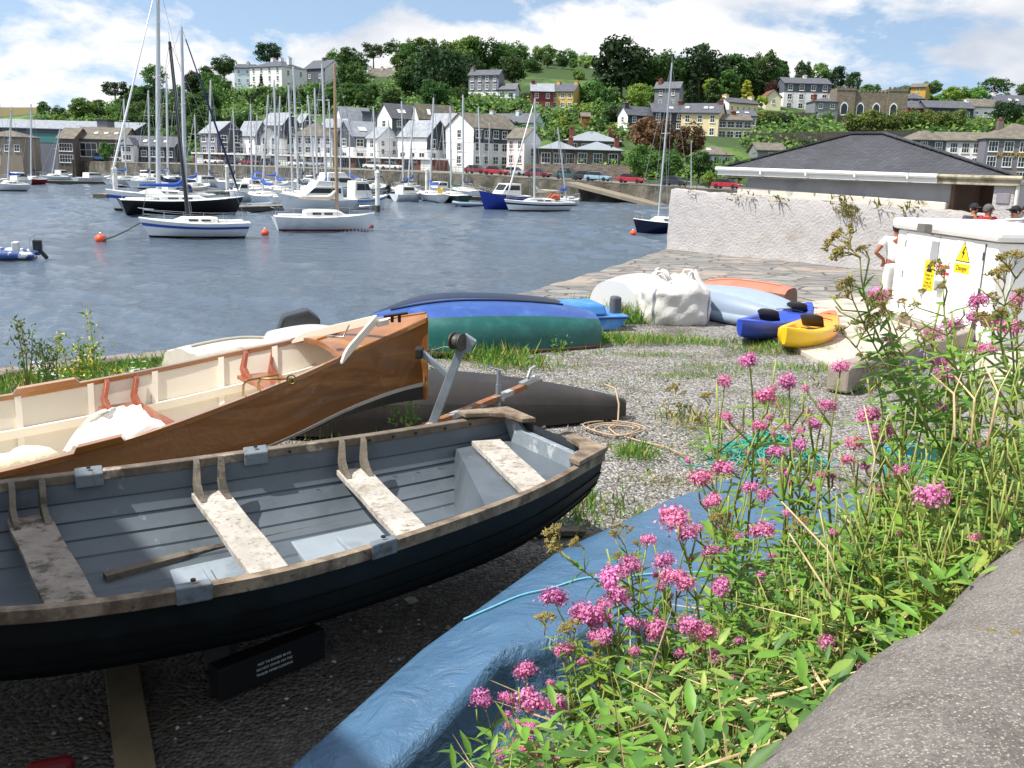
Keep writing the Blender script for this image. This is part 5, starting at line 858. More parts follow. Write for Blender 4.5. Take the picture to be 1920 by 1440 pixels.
# inflatables
def rib(label,stern,bow,wl,col,wly2=None,console=False,motor=True):
    a=gp(stern,wl,ZW); b=gp(bow,wly2 or wl,ZW); d=b-a; d.z=0; Lh=d.length; a.z=ZW; T=thing('inflatable_boat',label,'inflatable boat',a,math.atan2(d.y,d.x)); B=max(.8,Lh*.22)
    mb=MB(); mb.tube([(-.1,-B,.28),(Lh*.6,-B,.3),(Lh*.85,-B*.75,.36),(Lh,0,.48),(Lh*.85,B*.75,.36),(Lh*.6,B,.3),(-.1,B,.28)],[.14]+[.22]*5+[.14],10); mb.build('tube',col,T,smooth=60)
    mb=MB(); mb.box(0,Lh*.8,-B*.8,B*.8,.02,.12); mb.build('floor',PVC2,T)
    if console: mb=MB(); mb.box(Lh*.3,Lh*.42,-.3,.3,.1,.85); mb.build('console',DECKW,T,bevel=.04); mb=MB(); mb.tube([(.1,-.6,.3),(.1,-.6,1.15),(.1,.6,1.15),(.1,.6,.3)],.03,6); mb.build('frame',STL,T)
    if motor: mb=MB(); mb.box(-.35,.05,-.18,.18,.45,.95); mb.beam((-.2,0,.5),(-.55,0,.05),.14,.2); mb.build('outboard',M('outboard_black','#26282c'),T,bevel=.06)
rib('blue and white inflatable with a black tilted outboard at the left edge',66,-30,487,M('rib_blue','#3a5590',.5,.08,2,col2='#dfe3e8',c2t=(.57,.6),c2s=1.2),console=True)
rib('pale grey inflatable tender on the pontoon behind the classic sloop',470,520,389,PVC,motor=False)
rib('small grey tender between the green yacht and blue fishing boat',905,850,387,PVC)
# buoys, piles, pontoons, mooring line
BUOY=M('buoy_orange','#e0542c',.5,.12,5)
def buoy(label,x,y,r,mat=BUOY):
    p=gp(x,y,ZW); T=thing('mooring_buoy',label,'buoy',(p.x,p.y,ZW),0,'mooring buoys'); MB().ball((0,0,r*.45),(r,r,r*.9),14,10).build('float',mat,T,smooth=180); mb=MB(); mb.tube([(.08*math.cos(a),0,r*1.32+.08*math.sin(a)) for a in np.linspace(-.6,3.7,10)],.025,5); mb.build('ring',STL,T)
buoy('orange buoy with a mooring line near the blue striped sailing boat',189,453,.33); buoy('orange buoy beside the stern of the classic sloop',497,440,.27); buoy('dull red brown buoy off the classic sloop bow',695,428,.24,M('buoy_dull','#7d4136',.7,.2)); buoy('orange buoy hanging at the navy boat by the wall',1187,440,.26)
mb=MB(); a=gp(192,450,ZW+.15); b=gp(262,418,ZW+.9); mb.tube([a,a.lerp(b,.3)+Vector((0,0,-.1)),a.lerp(b,.65)+Vector((0,0,-.1)),b],.05,5); tag(mb.build('mooring_line',M('wet_rope','#54524a',.9)),'sagging dark mooring line from the buoy to the striped sailing boat','rope')
PONT=M('pontoon_deck','#8b857a',.9,.15,1,col2='#5e5a52',c2t=(.5,.6),c2s=.7); PSIDE=M('pontoon_side','#4a463f',.9,.2,1)
for l_,p0,p1,w_ in [('long grey pontoon running under the white cruisers',(440,398),(720,388),2.2),('grey pontoon behind the moored yachts at centre',(700,372),(1060,378),2.0),('grey pontoon behind the black yacht',(200,372),(520,362),2.0),('left pontoon beside the small cabin boats',(60,344),(215,346),1.8),('short pontoon at the left edge',(-40,352),(60,347),1.8)]:
    a=gp(*p0,ZW); b=gp(*p1,ZW); d=(b-a).normalized(); nn=Vector((-d.y,d.x,0)); T=thing('pontoon',l_,'pontoon',(0,0,0))
    MB().prism([a,b,b+nn*w_,a+nn*w_],(0,0,.42)).build('float',PSIDE,T); MB().prism([p+Vector((0,0,.421)) for p in (a-nn*.05,b-nn*.05,b+nn*(w_+.05),a+nn*(w_+.05))],(0,0,.09)).build('deck',PONT,T)
PILE=M('white_pile','#dcdcd6',.6,.08,2,col2='#a7a69c',c2t=(.52,.65),c2s=1)
for x,yt,yb,l_ in [(708,323,398,'tall white mooring pile beside the harbour boat'),(427,312,366,'white mooring pile behind the black yacht'),(219,316,392,'white mooring pile beside the big yacht bow'),(800,318,372,'white pile among the yachts at centre'),(1108,330,362,'white pile near the blue fishing boat wheelhouse'),(139,300,338,'dark wooden pile by the left pontoon')]:
    p=gp(x,yb,ZW); q=dp(x,yt,p.y); T=thing('mooring_pile',l_,'pile',(p.x,p.y,ZW),0,'mooring piles'); h_=q.z-ZW; mt_=PILE if 'dark' not in l_ else PSIDE
    MB().lathe([(.0,-1.5),(.24,-1.5),(.24,h_-.1),(.0,h_-.1)],12).build('shaft',mt_,T,smooth=50); MB().lathe([(.27,h_-.1),(.27,h_),(.05,h_+.18),(0,h_+.18)],12).build('cap',mt_,T,smooth=50); MB().lathe([(.26,-.5),(.26,.7),(.24,.7)],12).build('tide_band',PSIDE,T,smooth=50)
# ---------------- houses on the far shore ----------------
def wm(n,c,v=.05): return M('wall_'+n,c,.85,v,.5,col2=[x*.86 for x in lin(c)],c2t=(.52,.72),c2s=.35)
WW=wm('white','#e6e6e6'); WC=wm('cream','#e3d3a8'); WCR=wm('pale_cream','#ddd6b8'); WY=wm('yellow','#c7a968'); WR=wm('maroon','#7a343a'); WRED=wm('red','#93443c'); WYG=wm('sage','#a9a27e'); WPB=wm('pale_blue','#c3d3de'); WDK=wm('slate_hung','#565c68',.12); WDK2=wm('dark_slate','#3f444e',.12); WGR=wm('grey','#7b7e88'); WHOT=wm('hotel_grey','#76747f'); WPINK=wm('pinkish_white','#ead6d6'); WBRN=wm('brown_stone','#6f655c',.15); WCON=wm('tan_concrete','#8f8272'); WOR=wm('orange_yellow','#c99e4e')
STONE=slate('rubble_stone','#7a7066',1.,1.6,var=.35,bump=.6,dist=.08,sc=1.2); STONE2=slate('castle_stone','#83786a',1.,1.5,var=.22,bump=.4,dist=.05,sc=1.0); BRICK=slate('red_brick','#7d4a3c',1.,2.5,var=.2,bump=.3,dist=.02,sc=2)
RPALE=slate('pale_slates','#9aa0a8',1.,2.2,var=.10,bump=.3,dist=.03,sc=1.4,rough=.45); RDK=slate('dark_slates','#5a5d66',1.,2.2,var=.14,bump=.3,dist=.03,sc=1.4,rough=.55); RBR=slate('mossy_slates','#6e6961',1.,2.2,var=.18,bump=.3,dist=.03,sc=1.4,moss='#7d745c'); RLEAD=M('standing_seam','#8d959c',.45,.08,.6); WFR=M('window_frame_white','#e8e8e6',.5,.04); GLS=M('house_glass','#23292f',.12,.2,.8); TRIM=M('dark_trim','#33363c',.6,.1); POT=M('chimney_pot','#9a5a42',.8,.15)
HR=[]   # photo rectangles of the houses, to keep trees from covering them
_wc={}
def win_meshes(w,h,bars,frame=None):
    k=(round(w,2),round(h,2),bars,frame.name if frame else '')
    if k not in _wc:
        f=MB(); t=min(.10,w*.11); f.box(-w/2,-w/2+t,-.07,.0,0,h); f.box(w/2-t,w/2,-.07,.0,0,h); f.box(-w/2+t,w/2-t,-.07,0,0,t); f.box(-w/2+t,w/2-t,-.07,0,h-t,h); f.box(-w/2-.06,w/2+.06,-.13,.0,-.1,-.001)
        for i in range(1,bars): x=-w/2+w*i/bars; f.box(x-.03,x+.03,-.062,-.025,t,h-t)
        f.box(-w/2+t,w/2-t,-.0605,-.026,h*.48,h*.48+.06)
        a=f.build('window',frame or WFR); p=MB(); p.poly([(-w/2+t*.6,-.02,t*.6),(w/2-t*.6,-.02,t*.6),(w/2-t*.6,-.02,h-t*.6),(-w/2+t*.6,-.02,h-t*.6)]); b=p.build('pane',GLS); b.parent=a; _wc[k]=a; return a
    return dup(_wc[k])
def window(parent,w,h,loc,rz,bars=2,frame=None):
    o=win_meshes(w,h,bars,frame); o.parent=parent; o.location=loc; o.rotation_euler=(0,0,rz); return o
def house(label,xL,xM,xR,yb,ye,yr,D,psi=0,front=WW,end=None,rt='gx',roof=RDK,fw=(3,2),ew=(1,2),ch=(),up=None,upf=.5,endup=None,d=None,wsz=(1.0,1.5),name='house',cat='house',group='houses on the far shore',bars=2,chm=None,pots=0,low=None,door=False,sky=(),oh=.3,rowz=None,skipf=()):
    s=D/F*1.0; flip=psi<0; ps=math.radians(abs(psi)); HR.append((min(xL,xR)-1,max(xL,xR)+1,yr-2,yb,D)); c=dp(xM,yb,D); he=(yb-ye)*s; hr=(yb-yr)*s
    if ps<.01: w=(xR-xL)*s; d=d or max(6,w*.6); x0,x1=-w/2,w/2; c=dp((xL+xR)/2,yb,D)
    else:
        if flip: w=(xR-xM)*s/math.cos(ps); d=d or (xM-xL)*s/math.sin(ps); x0,x1=0,w
        else: w=(xM-xL)*s/math.cos(ps); d=d or (xR-xM)*s/math.sin(ps); x0,x1=-w,0
    T=thing(name,label,cat,c,ps if flip else -ps,group); end=end or front
    def shell(z0,z1,mf,me_,nm,o=0):
        mb=MB(); mb.add([(x0-o,-o,z0),(x1+o,-o,z0),(x1+o,-o,z1),(x0-o,-o,z1)],[(0,1,2,3)],0)
        for x in (x0-o,x1+o): mb.add([(x,-o,z0),(x,d+o,z0),(x,d+o,z1),(x,-o,z1)],[(0,1,2,3)],1)
        mb.add([(x0-o,d+o,z0),(x1+o,d+o,z0),(x1+o,d+o,z1),(x0-o,d+o,z1)],[(0,1,2,3)],1); return mb.build(nm,[mf,me_],T)
    shell(-5,he,front,end,'wall')
    if up is not None or endup is not None: shell(he*upf,he+.01,up or front,endup or up,'slate_cladding',.05)
    if low is not None: shell(-4,he*upf*.6,low,low,'ground_storey',.04)
    xm=(x0+x1)/2; g=MB(); em=endup or up or end
    if rt=='gx':
        for x in (x0-.001,x1+.001): MB().add([(x,0,he),(x,d,he),(x,d/2,hr)],[(0,1,2)]).build('gable',em,T)
    elif rt=='gy':
        for y in (-.001,d+.001): MB().add([(x0,y,he),(x1,y,he),(xm,y,hr)],[(0,1,2)]).build('gable',up or front,T)
    r=MB(); th=Vector((0,0,.14))
    def slab(pts): r.prism([Vector(p)+Vector((0,0,.03)) for p in pts],th)
    if rt=='gx':
        k=(hr-he)/(d/2); 
        slab([(x0-oh,-oh,he-oh*k),(x1+oh,-oh,he-oh*k),(x1+oh,d/2,hr),(x0-oh,d/2,hr)]); slab([(x0-oh,d/2,hr),(x1+oh,d/2,hr),(x1+oh,d+oh,he-oh*k),(x0-oh,d+oh,he-oh*k)])
    elif rt=='gy':
        k=(hr-he)/((x1-x0)/2); slab([(x0-oh,-oh,he-oh*k),(xm,-oh,hr),(xm,d+oh,hr),(x0-oh,d+oh,he-oh*k)]); slab([(xm,-oh,hr),(x1+oh,-oh,he-oh*k),(x1+oh,d+oh,he-oh*k),(xm,d+oh,hr)])
    elif rt=='hip':
        i_=min((x1-x0),d)/2*.98; A_=[(x0-oh,-oh,he),(x1+oh,-oh,he),(x1+oh,d+oh,he),(x0-oh,d+oh,he)]
        if (x1-x0)>=d: a_,b_=(x0+i_,d/2,hr),(x1-i_,d/2,hr); r.add(A_+[a_,b_],[(0,1,5,4),(1,2,5),(2,3,4,5),(3,0,4),(3,2,1,0)])
        else: a_,b_=(xm,i_,hr),(xm,d-i_,hr); r.add(A_+[a_,b_],[(0,1,4),(1,2,5,4),(2,3,5),(3,0,4,5),(3,2,1,0)])
    elif rt=='flat': r.box(x0-.2,x1+.2,-.2,d+.2,he+.01,he+.35)
    ro=r.build('roof',roof,T)
    if rt in('gx','hip'): mb=MB(); mb.beam((x0-oh,-oh-.06,he-.12),(x1+oh,-oh-.06,he-.12),.12,.14); mb.build('gutter',TRIM,T)
    for u in sky:
        y=d*.22; z=lerp(he,hr,.46); k=(hr-he)/(d/2); mb=MB(); X=lerp(x0,x1,u); mb.prism([(X-.4,y-.5,z-.5*k+.24),(X+.4,y-.5,z-.5*k+.24),(X+.4,y+.3,z+.3*k+.24),(X-.4,y+.3,z+.3*k+.24)],(0,-.02,.05)); mb.build('skylight',WFR,ro)
    for u in ch:
        X=lerp(x0,x1,u); zc=hr-.6; y=d/2; mb=MB(); hw=.7; X=min(max(X,x0+.45),x1-.45); mb.box(X-.42,X+.42,y-hw,y+hw,zc-.8,hr+.6); mb.box(X-.5,X+.5,y-hw-.08,y+hw+.08,hr+.6,hr+.72); co_=mb.build('chimney',chm or front,ro)
        mb=MB(); 
        for q_ in (-.35,.35): mb.lathe([(.13,0),(.11,.35),(0,.35)],8,(X,y+q_,hr+.72))
        mb.build('chimney_pots',POT,co_)
    nc,nr=fw; W_,H_=wsz; q0=.8 if D>235 else 1.; W_*=q0; H_*=q0
    for r_ in range(nr):
        z=(he*(r_+.5)/nr-H_*.5) if rowz is None else rowz[r_]
        for c_ in range(nc):
            if (c_,r_) in skipf: continue
            X=lerp(x0,x1,(c_+.5)/nc); window(T,W_,min(H_,he/nr*.7),(X,-.06 if (up or low) else 0,z+.1),0,bars)
    nc,nr=ew; xe=x0 if flip else x1
    if ps>.01:
        for r_ in range(nr):
            z=(he*(r_+.5)/nr-H_*.5)
            for c_ in range(nc):
                y=lerp(0,d,(c_+.5)/nc); window(T,W_,min(H_,he/nr*.7),(xe+(-.06 if flip else .06)*(1 if (up or endup) else .1),y,z+.1),-math.pi/2 if flip else math.pi/2,bars)
    if door: mb=MB(); mb.box(lerp(x0,x1,.42),lerp(x0,x1,.42)+1,-.09,-.03,0,2.1); mb.build('door',M('door_dark','#26323a',.5),T)
    return T
h=house
# left sheds
h('long low building with a pale metal roof and teal glazed block',-40,250,250,302,245,229,236,0,WDK,rt='gx',roof=RPALE,fw=(14,1),wsz=(1.6,1.2),d=16,name='harbour_building',cat='building')
h('flat roofed teal glazed block in front of the long low building',65,112,112,302,252,251,222,0,WGR,up=wm('teal_glass','#4f8a86'),upf=.66,rt='flat',roof=TRIM,fw=(0,0),d=6,name='glazed_block',cat='building')
h('dark square stair tower rising through the long pale roof',183,202,202,250,228,227,226,0,WGR,rt='flat',roof=TRIM,fw=(0,0),d=4,name='stair_tower',cat='tower')
h('brown stone store with big white windows beside the car park',110,140,140,302,262,243,215,0,WBRN,rt='gx',roof=RBR,fw=(1,2),wsz=(3.0,3.2),bars=5,d=9,name='stone_store',cat='building')
h('wide brown stone shed with a dark shopfront and rooflights',140,232,232,303,263,242,218,0,WBRN,rt='gx',roof=RBR,fw=(2,1),wsz=(5,3),d=10,sky=(.4,.6,.8),bars=4,name='stone_shed',cat='building')
h('low lodge with a brown hip roof at the left edge',-30,42,42,300,258,246,205,0,WCON,rt='hip',roof=RBR,fw=(4,1),wsz=(1.2,1.4),d=8)
h('low slate cottage row with dormers left of the terrace',232,326,326,303,276,258,212,0,WDK2,rt='gx',roof=RDK,fw=(6,1),wsz=(1.3,1.3),d=8,sky=(.2,.4,.6,.8))
h('white gabled end bay of the low slate cottage row',228,250,250,303,273,259,209,0,WW,rt='hip',roof=RDK,fw=(1,2),wsz=(1.8,1.4),bars=3,d=6)
# podium with brick shops
PD=thing('shop_podium','long red brick shop row under the terrace with a white balcony edge','building',(0,0,0))
a=dp(362,305,214); b=dp(815,312,186); dd=(b-a); dd.z=0; dn=dd.normalized(); nb_=Vector((-dn.y,dn.x,0)); a.z=b.z=1.1; hz_=2.3
mb=MB(); mb.prism([a,b,b+nb_*8,a+nb_*8],(0,0,hz_)); mb.build('wall',BRICK,PD); mb=MB(); mb.prism([p+Vector((0,0,hz_)) for p in (a-nb_*.5,b-nb_*.5,b+nb_*8,a+nb_*8)],(0,0,.3)); mb.build('balcony_slab',WFR,PD)
mb=MB(); mb.tube([a-nb_*.4+Vector((0,0,hz_+1.3)),b-nb_*.4+Vector((0,0,hz_+1.3))],.04,4)
for i in range(61): p=a.lerp(b,i/60)-nb_*.4+Vector((0,0,hz_+.3)); mb.tube([p,p+Vector((0,0,1.0))],.025,4)
mb.build('railing',TRIM,PD)
Ld=dd.length
for i in range(16):
    p=a+dn*(Ld*(i+.5)/16)-nb_*.03; o=MB(); o.prism([p-dn*1.15,p+dn*1.15,p+dn*1.15+Vector((0,0,2.2)),p-dn*1.15+Vector((0,0,2.2))],nb_*-.05); o.build('shopfront',GLS if i%3 else WFR,PD)
A1=dict(roof=RPALE,fw=(2,2),ew=(1,2))
h('slate hung corner house with a dark gable, leftmost of the waterfront terrace',365,408,445,292,252,231,213,40,WGR,WDK2,ew=(2,2),roof=RPALE,fw=(2,2),wsz=(1.6,1.5))
h('white gabled terrace house with a dark upper gable next to the corner house',438,478,500,292,257,231,214,40,WW,up=WW,endup=WDK2,upf=.55,**A1)
h('tall terrace house with a broad pale roof and dark end gable',484,530,556,293,238,216,212,38,WW,endup=WDK2,upf=.4,roof=RPALE,fw=(2,3),ew=(1,3))
h('small white gabled house in front of the tall pale roofed one',490,522,522,295,258,240,204,0,WW,rt='gy',roof=RDK,fw=(2,2),d=8)
h('narrow gabled house peeping behind the terrace roofs',552,567,584,255,232,216,224,40,WW,endup=WDK2,**A1)
h('wide white house with a brown hip roof in the terrace',552,622,622,306,258,231,200,0,WW,rt='hip',roof=RBR,fw=(4,3),wsz=(1.2,1.5),d=10)
h('pale roofed terrace house behind the hip roofed one',596,645,660,270,241,226,212,35,WW,endup=WDK2,**A1)
h('white house with a dark left gable and rooflit roof at mid terrace',624,662,706,306,258,231,198,-40,WW,up=WDK,upf=.6,endup=WDK2,roof=RPALE,fw=(2,2),ew=(1,2),sky=(.4,.55),wsz=(1.7,1.5))
h('white gable fronted house with a balcony right of the rooflit one',686,707,742,306,262,241,195,35,WW,roof=RPALE,fw=(1,2),ew=(2,3))
h('upper white gabled house with slate dormers behind the terrace',624,642,690,262,228,204,225,-35,WW,roof=RPALE,fw=(2,1),ew=(1,1))
h('dark block with a white glazed bay among the upper houses',680,706,706,262,215,213,222,0,WDK,rt='flat',roof=TRIM,fw=(1,1),wsz=(2.6,1.8),bars=4,d=6)
h('upper house with a tall white left gable and dark slate front',700,735,785,264,224,198,217,-38,WDK,end=WW,roof=RDK,fw=(2,2),ew=(1,2),sky=(.35,.5),wsz=(1.4,1.4))
h('upper house with mossy roof right of the tall white gable',768,786,850,264,225,199,218,-30,WDK,end=WW,roof=RBR,fw=(3,2),ew=(0,0),sky=(.3,))
h('white waterfront house with a glazed bay and dark pointed gable',742,800,840,309,260,230,189,38,WW,endup=WDK2,upf=.55,roof=RPALE,fw=(3,2),ew=(2,2),wsz=(1.5,1.8))
h('house with a pale roof behind the dark pointed gable',805,848,858,290,240,218,200,30,WW,roof=RPALE,fw=(2,2),ew=(0,0))
h('large white apartment house with slate upper storey and big white gable',832,887,966,313,243,217,184,-40,WW,up=WDK2,upf=.62,end=WW,endup=WW,roof=RBR,fw=(5,3),ew=(1,3),wsz=(1.3,1.5))
h('brown roofed end house with a pale right gable',950,982,1012,313,262,244,181,40,WPINK,end=WW,roof=RBR,fw=(2,2),ew=(1,1))
h('long low building with a dark slate roof behind the apartment house',877,1000,1020,250,231,215,216,35,WPB,roof=RDK,fw=(4,1),ew=(1,1),ch=(.3,.7),wsz=(1.2,1.2))
for a_ in [('stone pavilion with a hip roof and white windows, left wing',1012,1080,316,281,266,181,(3,1)),('stone pavilion with a hip roof and white doors, right wing',1078,1162,316,283,267,178,(3,1)),('raised stone pavilion with a pale hip roof and brick chimneys',1062,1158,296,266,248,190,(4,1))]:
    h(a_[0],a_[1],a_[2],a_[2],a_[3],a_[4],a_[5],a_[6],0,STONE,rt='hip',roof=RLEAD,fw=a_[7],wsz=(1.7,1.9),bars=3,d=9,ch=(.12,.88) if 'raised' in a_[0] else ((.85,) if 'left' in a_[0] else (.95,)),chm=BRICK,oh=.6,name='stone_pavilion',cat='pavilion')
h('tall grey georgian house with a white ground storey on the hillside',879,934,944,186,144,135,260,25,WGR,low=WW,upf=.5,roof=RDK,fw=(4,3),ew=(0,0),ch=(.03,),wsz=(1.1,1.6))
h('low pale wing attached to the tall grey house',934,966,973,190,169,159,258,25,WPB,roof=RDK,fw=(2,1),ew=(0,0),wsz=(1.8,1.6))
h('maroon semi detached house on the hill next to the yellow one',996,1036,1036,206,174,159,250,0,WR,roof=RPALE,fw=(2,2),wsz=(1.2,1.5),ch=(.05,),d=8)
h('yellow semi detached house on the hill next to the maroon one',1036,1074,1081,206,174,159,249,20,WY,roof=RDK,fw=(3,2),ew=(0,0),wsz=(1.2,1.5),ch=(.02,.98),d=8)
h('dark slate house with a white left gable in the upper row',1161,1176,1225,246,217,202,205,-25,WDK2,end=WW,roof=RDK,fw=(2,2),ew=(1,2),ch=(.05,))
h('dark terraced house between the slate house and the cream one',1224,1281,1281,243,213,197,206,0,WDK2,roof=RDK,fw=(3,2),ch=(.98,),d=8,sky=(.6,),chm=BRICK)
h('cream house with a white bay window in the upper row',1281,1345,1349,260,215,197,202,20,WC,roof=RDK,fw=(3,2),ew=(0,0),sky=(.1,.6,.75),ch=(.98,),chm=BRICK,d=9)
h('tall grey house behind the leaning mast',1231,1272,1282,202,168,157,242,30,WGR,roof=RDK,fw=(2,2),ew=(0,0),ch=(.15,),chm=BRICK)
h('long sage green house with two window rows beside the cream one',1346,1406,1406,262,228,217,203,0,WYG,roof=RBR,fw=(4,2),wsz=(1.5,1.3),d=8,ch=(.55,),chm=BRICK)
h('cream upper block set back behind the sage house',1366,1416,1416,240,219,208,212,0,WCR,roof=RDK,fw=(4,1),sky=(.35,.7),d=8)
h('cream cottage with a white left gable on the slope',1351,1366,1426,214,193,185,240,-30,WC,end=WW,roof=RDK,fw=(5,1),ew=(1,1),ch=(.05,.93),wsz=(.9,1.2))
h('small cream gabled house half hidden by garden trees',1436,1463,1463,200,183,171,262,0,WCR,rt='gy',roof=M('brown_tiles','#6d4a3c',.8,.15),fw=(1,1),d=8)
h('large house with slate upper storey and white lower storeys on the hill',1469,1552,1552,208,161,149,268,0,WW,up=WDK,upf=.68,roof=RDK,fw=(4,3),wsz=(1.6,1.8),ch=(.53,),d=10)
h('low grey house left of the battlemented school',1526,1568,1568,229,193,185,255,0,WGR,rt='hip',roof=RDK,fw=(2,2),wsz=(1.4,1.5),d=8,ch=(.15,),chm=BRICK)
h('red house tucked right of the battlemented school',1702,1734,1734,222,204,191,268,0,WRED,roof=RDK,fw=(1,1),d=8,wsz=(1.3,1.2))
h('dark hipped roof house above the red one',1700,1732,1732,200,186,175,285,0,WDK,rt='hip',roof=RDK,fw=(2,1),d=8)
h('long dark slate terrace with four white windows',1737,1822,1822,224,204,191,266,0,WDK2,roof=RDK,fw=(4,1),wsz=(1.4,1.3),d=8,ch=(.98,),chm=WW)
h('low grey roofed house right of the long dark terrace',1822,1870,1870,226,202,188,268,0,WW,roof=RBR,fw=(3,1),d=8,wsz=(1.2,1.1))
h('bungalow with two white dormers at the right hilltop',1870,1935,1935,215,198,180,278,0,WDK,roof=RDK,fw=(3,1),d=9,sky=(.4,.6),ch=(.05,),chm=WW)
h('orange yellow house with a gable high on the ridge',1713,1735,1757,176,164,157,310,30,WOR,roof=RBR,fw=(1,1),ew=(0,0))
h('white mansion with many windows on the hill crest',461,529,566,170,128,114,300,30,WW,rt='hip',roof=RDK,fw=(4,3),ew=(2,2),wsz=(1.2,2.0),ch=(.35,.6,.85),d=11,name='mansion',cat='mansion')
h('grey roofed rear wing of the white mansion',441,472,472,160,130,122,318,0,WPB,roof=RDK,fw=(2,2),d=9,ch=(.6,))
h('slate roofed villa with white gables right of the mansion',566,610,638,158,130,114,315,35,WDK,end=WW,roof=RDK,fw=(2,1),ew=(1,2),ch=(.5,),wsz=(1.2,1.6))
h('stone house with twin dormers above the wood',690,737,737,160,145,130,345,0,WCON,roof=RBR,fw=(2,1),ch=(.05,.5,.95),chm=WW,d=8)
h('small slate roofed house with a hip roof above the near boathouse',1312,1372,1372,316,291,275,172,0,WPB,rt='hip',roof=RBR,fw=(3,1),d=8,sky=(.3,))
h('grey house cut off above the boathouse roof',1420,1470,1470,300,283,270,178,0,WGR,roof=RBR,fw=(1,1),d=7)
h('garden shed of orange timber among the hillside gardens',1090,1105,1105,239,220,213,222,0,M('orange_timber','#a3683c',.8,.15),roof=RBR,fw=(0,0),d=4,name='garden_shed',cat='shed')
# hotel
HO=dict(name='hotel_building',cat='hotel',group='buildings of the hotel')
h('white two storey hotel wing with a long mossy slate roof',1763,1856,1856,348,269,253,178,18,WW,roof=RBR,fw=(5,3),wsz=(1.3,2.0),bars=3,d=12,**HO)
h('dark grey hotel wing with a small hip roof',1710,1764,1764,348,267,249,176,0,WDK,rt='hip',roof=RBR,fw=(2,3),wsz=(1.3,1.8),bars=3,d=9,**HO)
ht=h('grey hotel block with gold lettering and white sash windows',1853,1985,1985,348,267,236,172,10,WHOT,rt='hip',roof=RBR,fw=(5,3),wsz=(1.6,2.1),bars=3,d=14,ch=(.3,.75),chm=WBRN,**HO)
GOLD=M('gold_lettering','#c9a227',.35,.05,metal=.4)
s_=174/F; 
for w_,y_ in (('ACTONS',296),('HOTEL',330)): text('lettering',w_,1.15,GOLD,ht,((1896-1985)*s_,-.12,(348-y_)*s_),(math.pi/2,0,0),.04)
# battlemented school
D_=258; s_=D_/F; c=dp(1630,252,D_); SC=thing('battlemented_school','grey stone school with two battlemented towers and pointed windows','school',c,math.radians(-6)); HR.append((1563,1692,165,252,D_))
hx=lambda x:(x-1630)*s_; hzz=lambda y:(252-y)*s_
mb=MB(); mb.box(hx(1598),hx(1657),.6,9,-5,hzz(178)); mb.build('wall',STONE2,SC)
for x0,x1 in ((1566,1599),(1656,1690)):
    mb=MB(); mb.box(hx(x0),hx(x1),0,10,-5,hzz(172)); tw=mb.build('tower',STONE2,SC); mb=MB(); n_=5
    for i in range(n_): q=lerp(hx(x0),hx(x1)-.45,i/(n_-1)); mb.box(q,q+.5,-.12,.35,hzz(172)+.002,hzz(169)); mb.box(q,q+.5,9.6,10.1,hzz(172)+.002,hzz(169))
    mb.box(hx(x0)-.1,hx(x1)+.1,-.13,0-.004,hzz(176),hzz(173)); mb.build('battlements',STONE2,tw)
mb=MB()
for i in range(9): q=lerp(hx(1600),hx(1655)-.4,i/8); mb.box(q,q+.45,.5,.9,hzz(178)+.002,hzz(174.5))
mb.build('battlements',STONE2,SC)
for x in (1581,1610,1638,1667):
    yy=-.02 if x in (1581,1667) else .58
    for zt,zb in ((196,220),(230,252)):
        X=hx(x); w_=.95; a=[(X-w_,yy,hzz(zb)),(X+w_,yy,hzz(zb)),(X+w_,yy,hzz(zt+7)),(X+w_*.6,yy,hzz(zt+2.5)),(X,yy,hzz(zt)),(X-w_*.6,yy,hzz(zt+2.5)),(X-w_,yy,hzz(zt+7))]
        wi=MB().prism(a,(0,-.08,0)).build('window',WFR,SC); cc=Vector((X,0,hzz((zt+zb)/2))); MB().poly([(Vector((p[0],0,p[2]))-cc)*.8+cc+Vector((0,yy-.1,0)) for p in a]).build('pane',GLS,wi)
mb=MB(); mb.box(hx(1598),hx(1657),1.0,8.6,hzz(180),hzz(178.5)+.02); mb.build('roof',RDK,SC)
# garden walls / terraces
def gwall(label,pts,h_,mat=STONE):
    mb=MB()
    for (x0,y0,D0),(x1,y1,D1) in zip(pts,pts[1:]): a=dp(x0,y0,D0); b=dp(x1,y1,D1); mb.prism([a-Vector((0,0,2)),b-Vector((0,0,2)),b+Vector((0,0,h_)),a+Vector((0,0,h_))],(0,.5,0))
    tag(mb.build('garden_wall',mat),label,'garden wall')
gwall('long grey stone garden wall below the school trees',[(1405,272,196),(1570,268,200),(1720,264,205)],2.2)
gwall('stone retaining wall below the pavilion along the road',[(985,326,172),(1080,326,169),(1180,330,165)],1.7)
gwall('grey terrace wall under the large white and slate house',[(1420,222,246),(1530,224,250)],1.6)
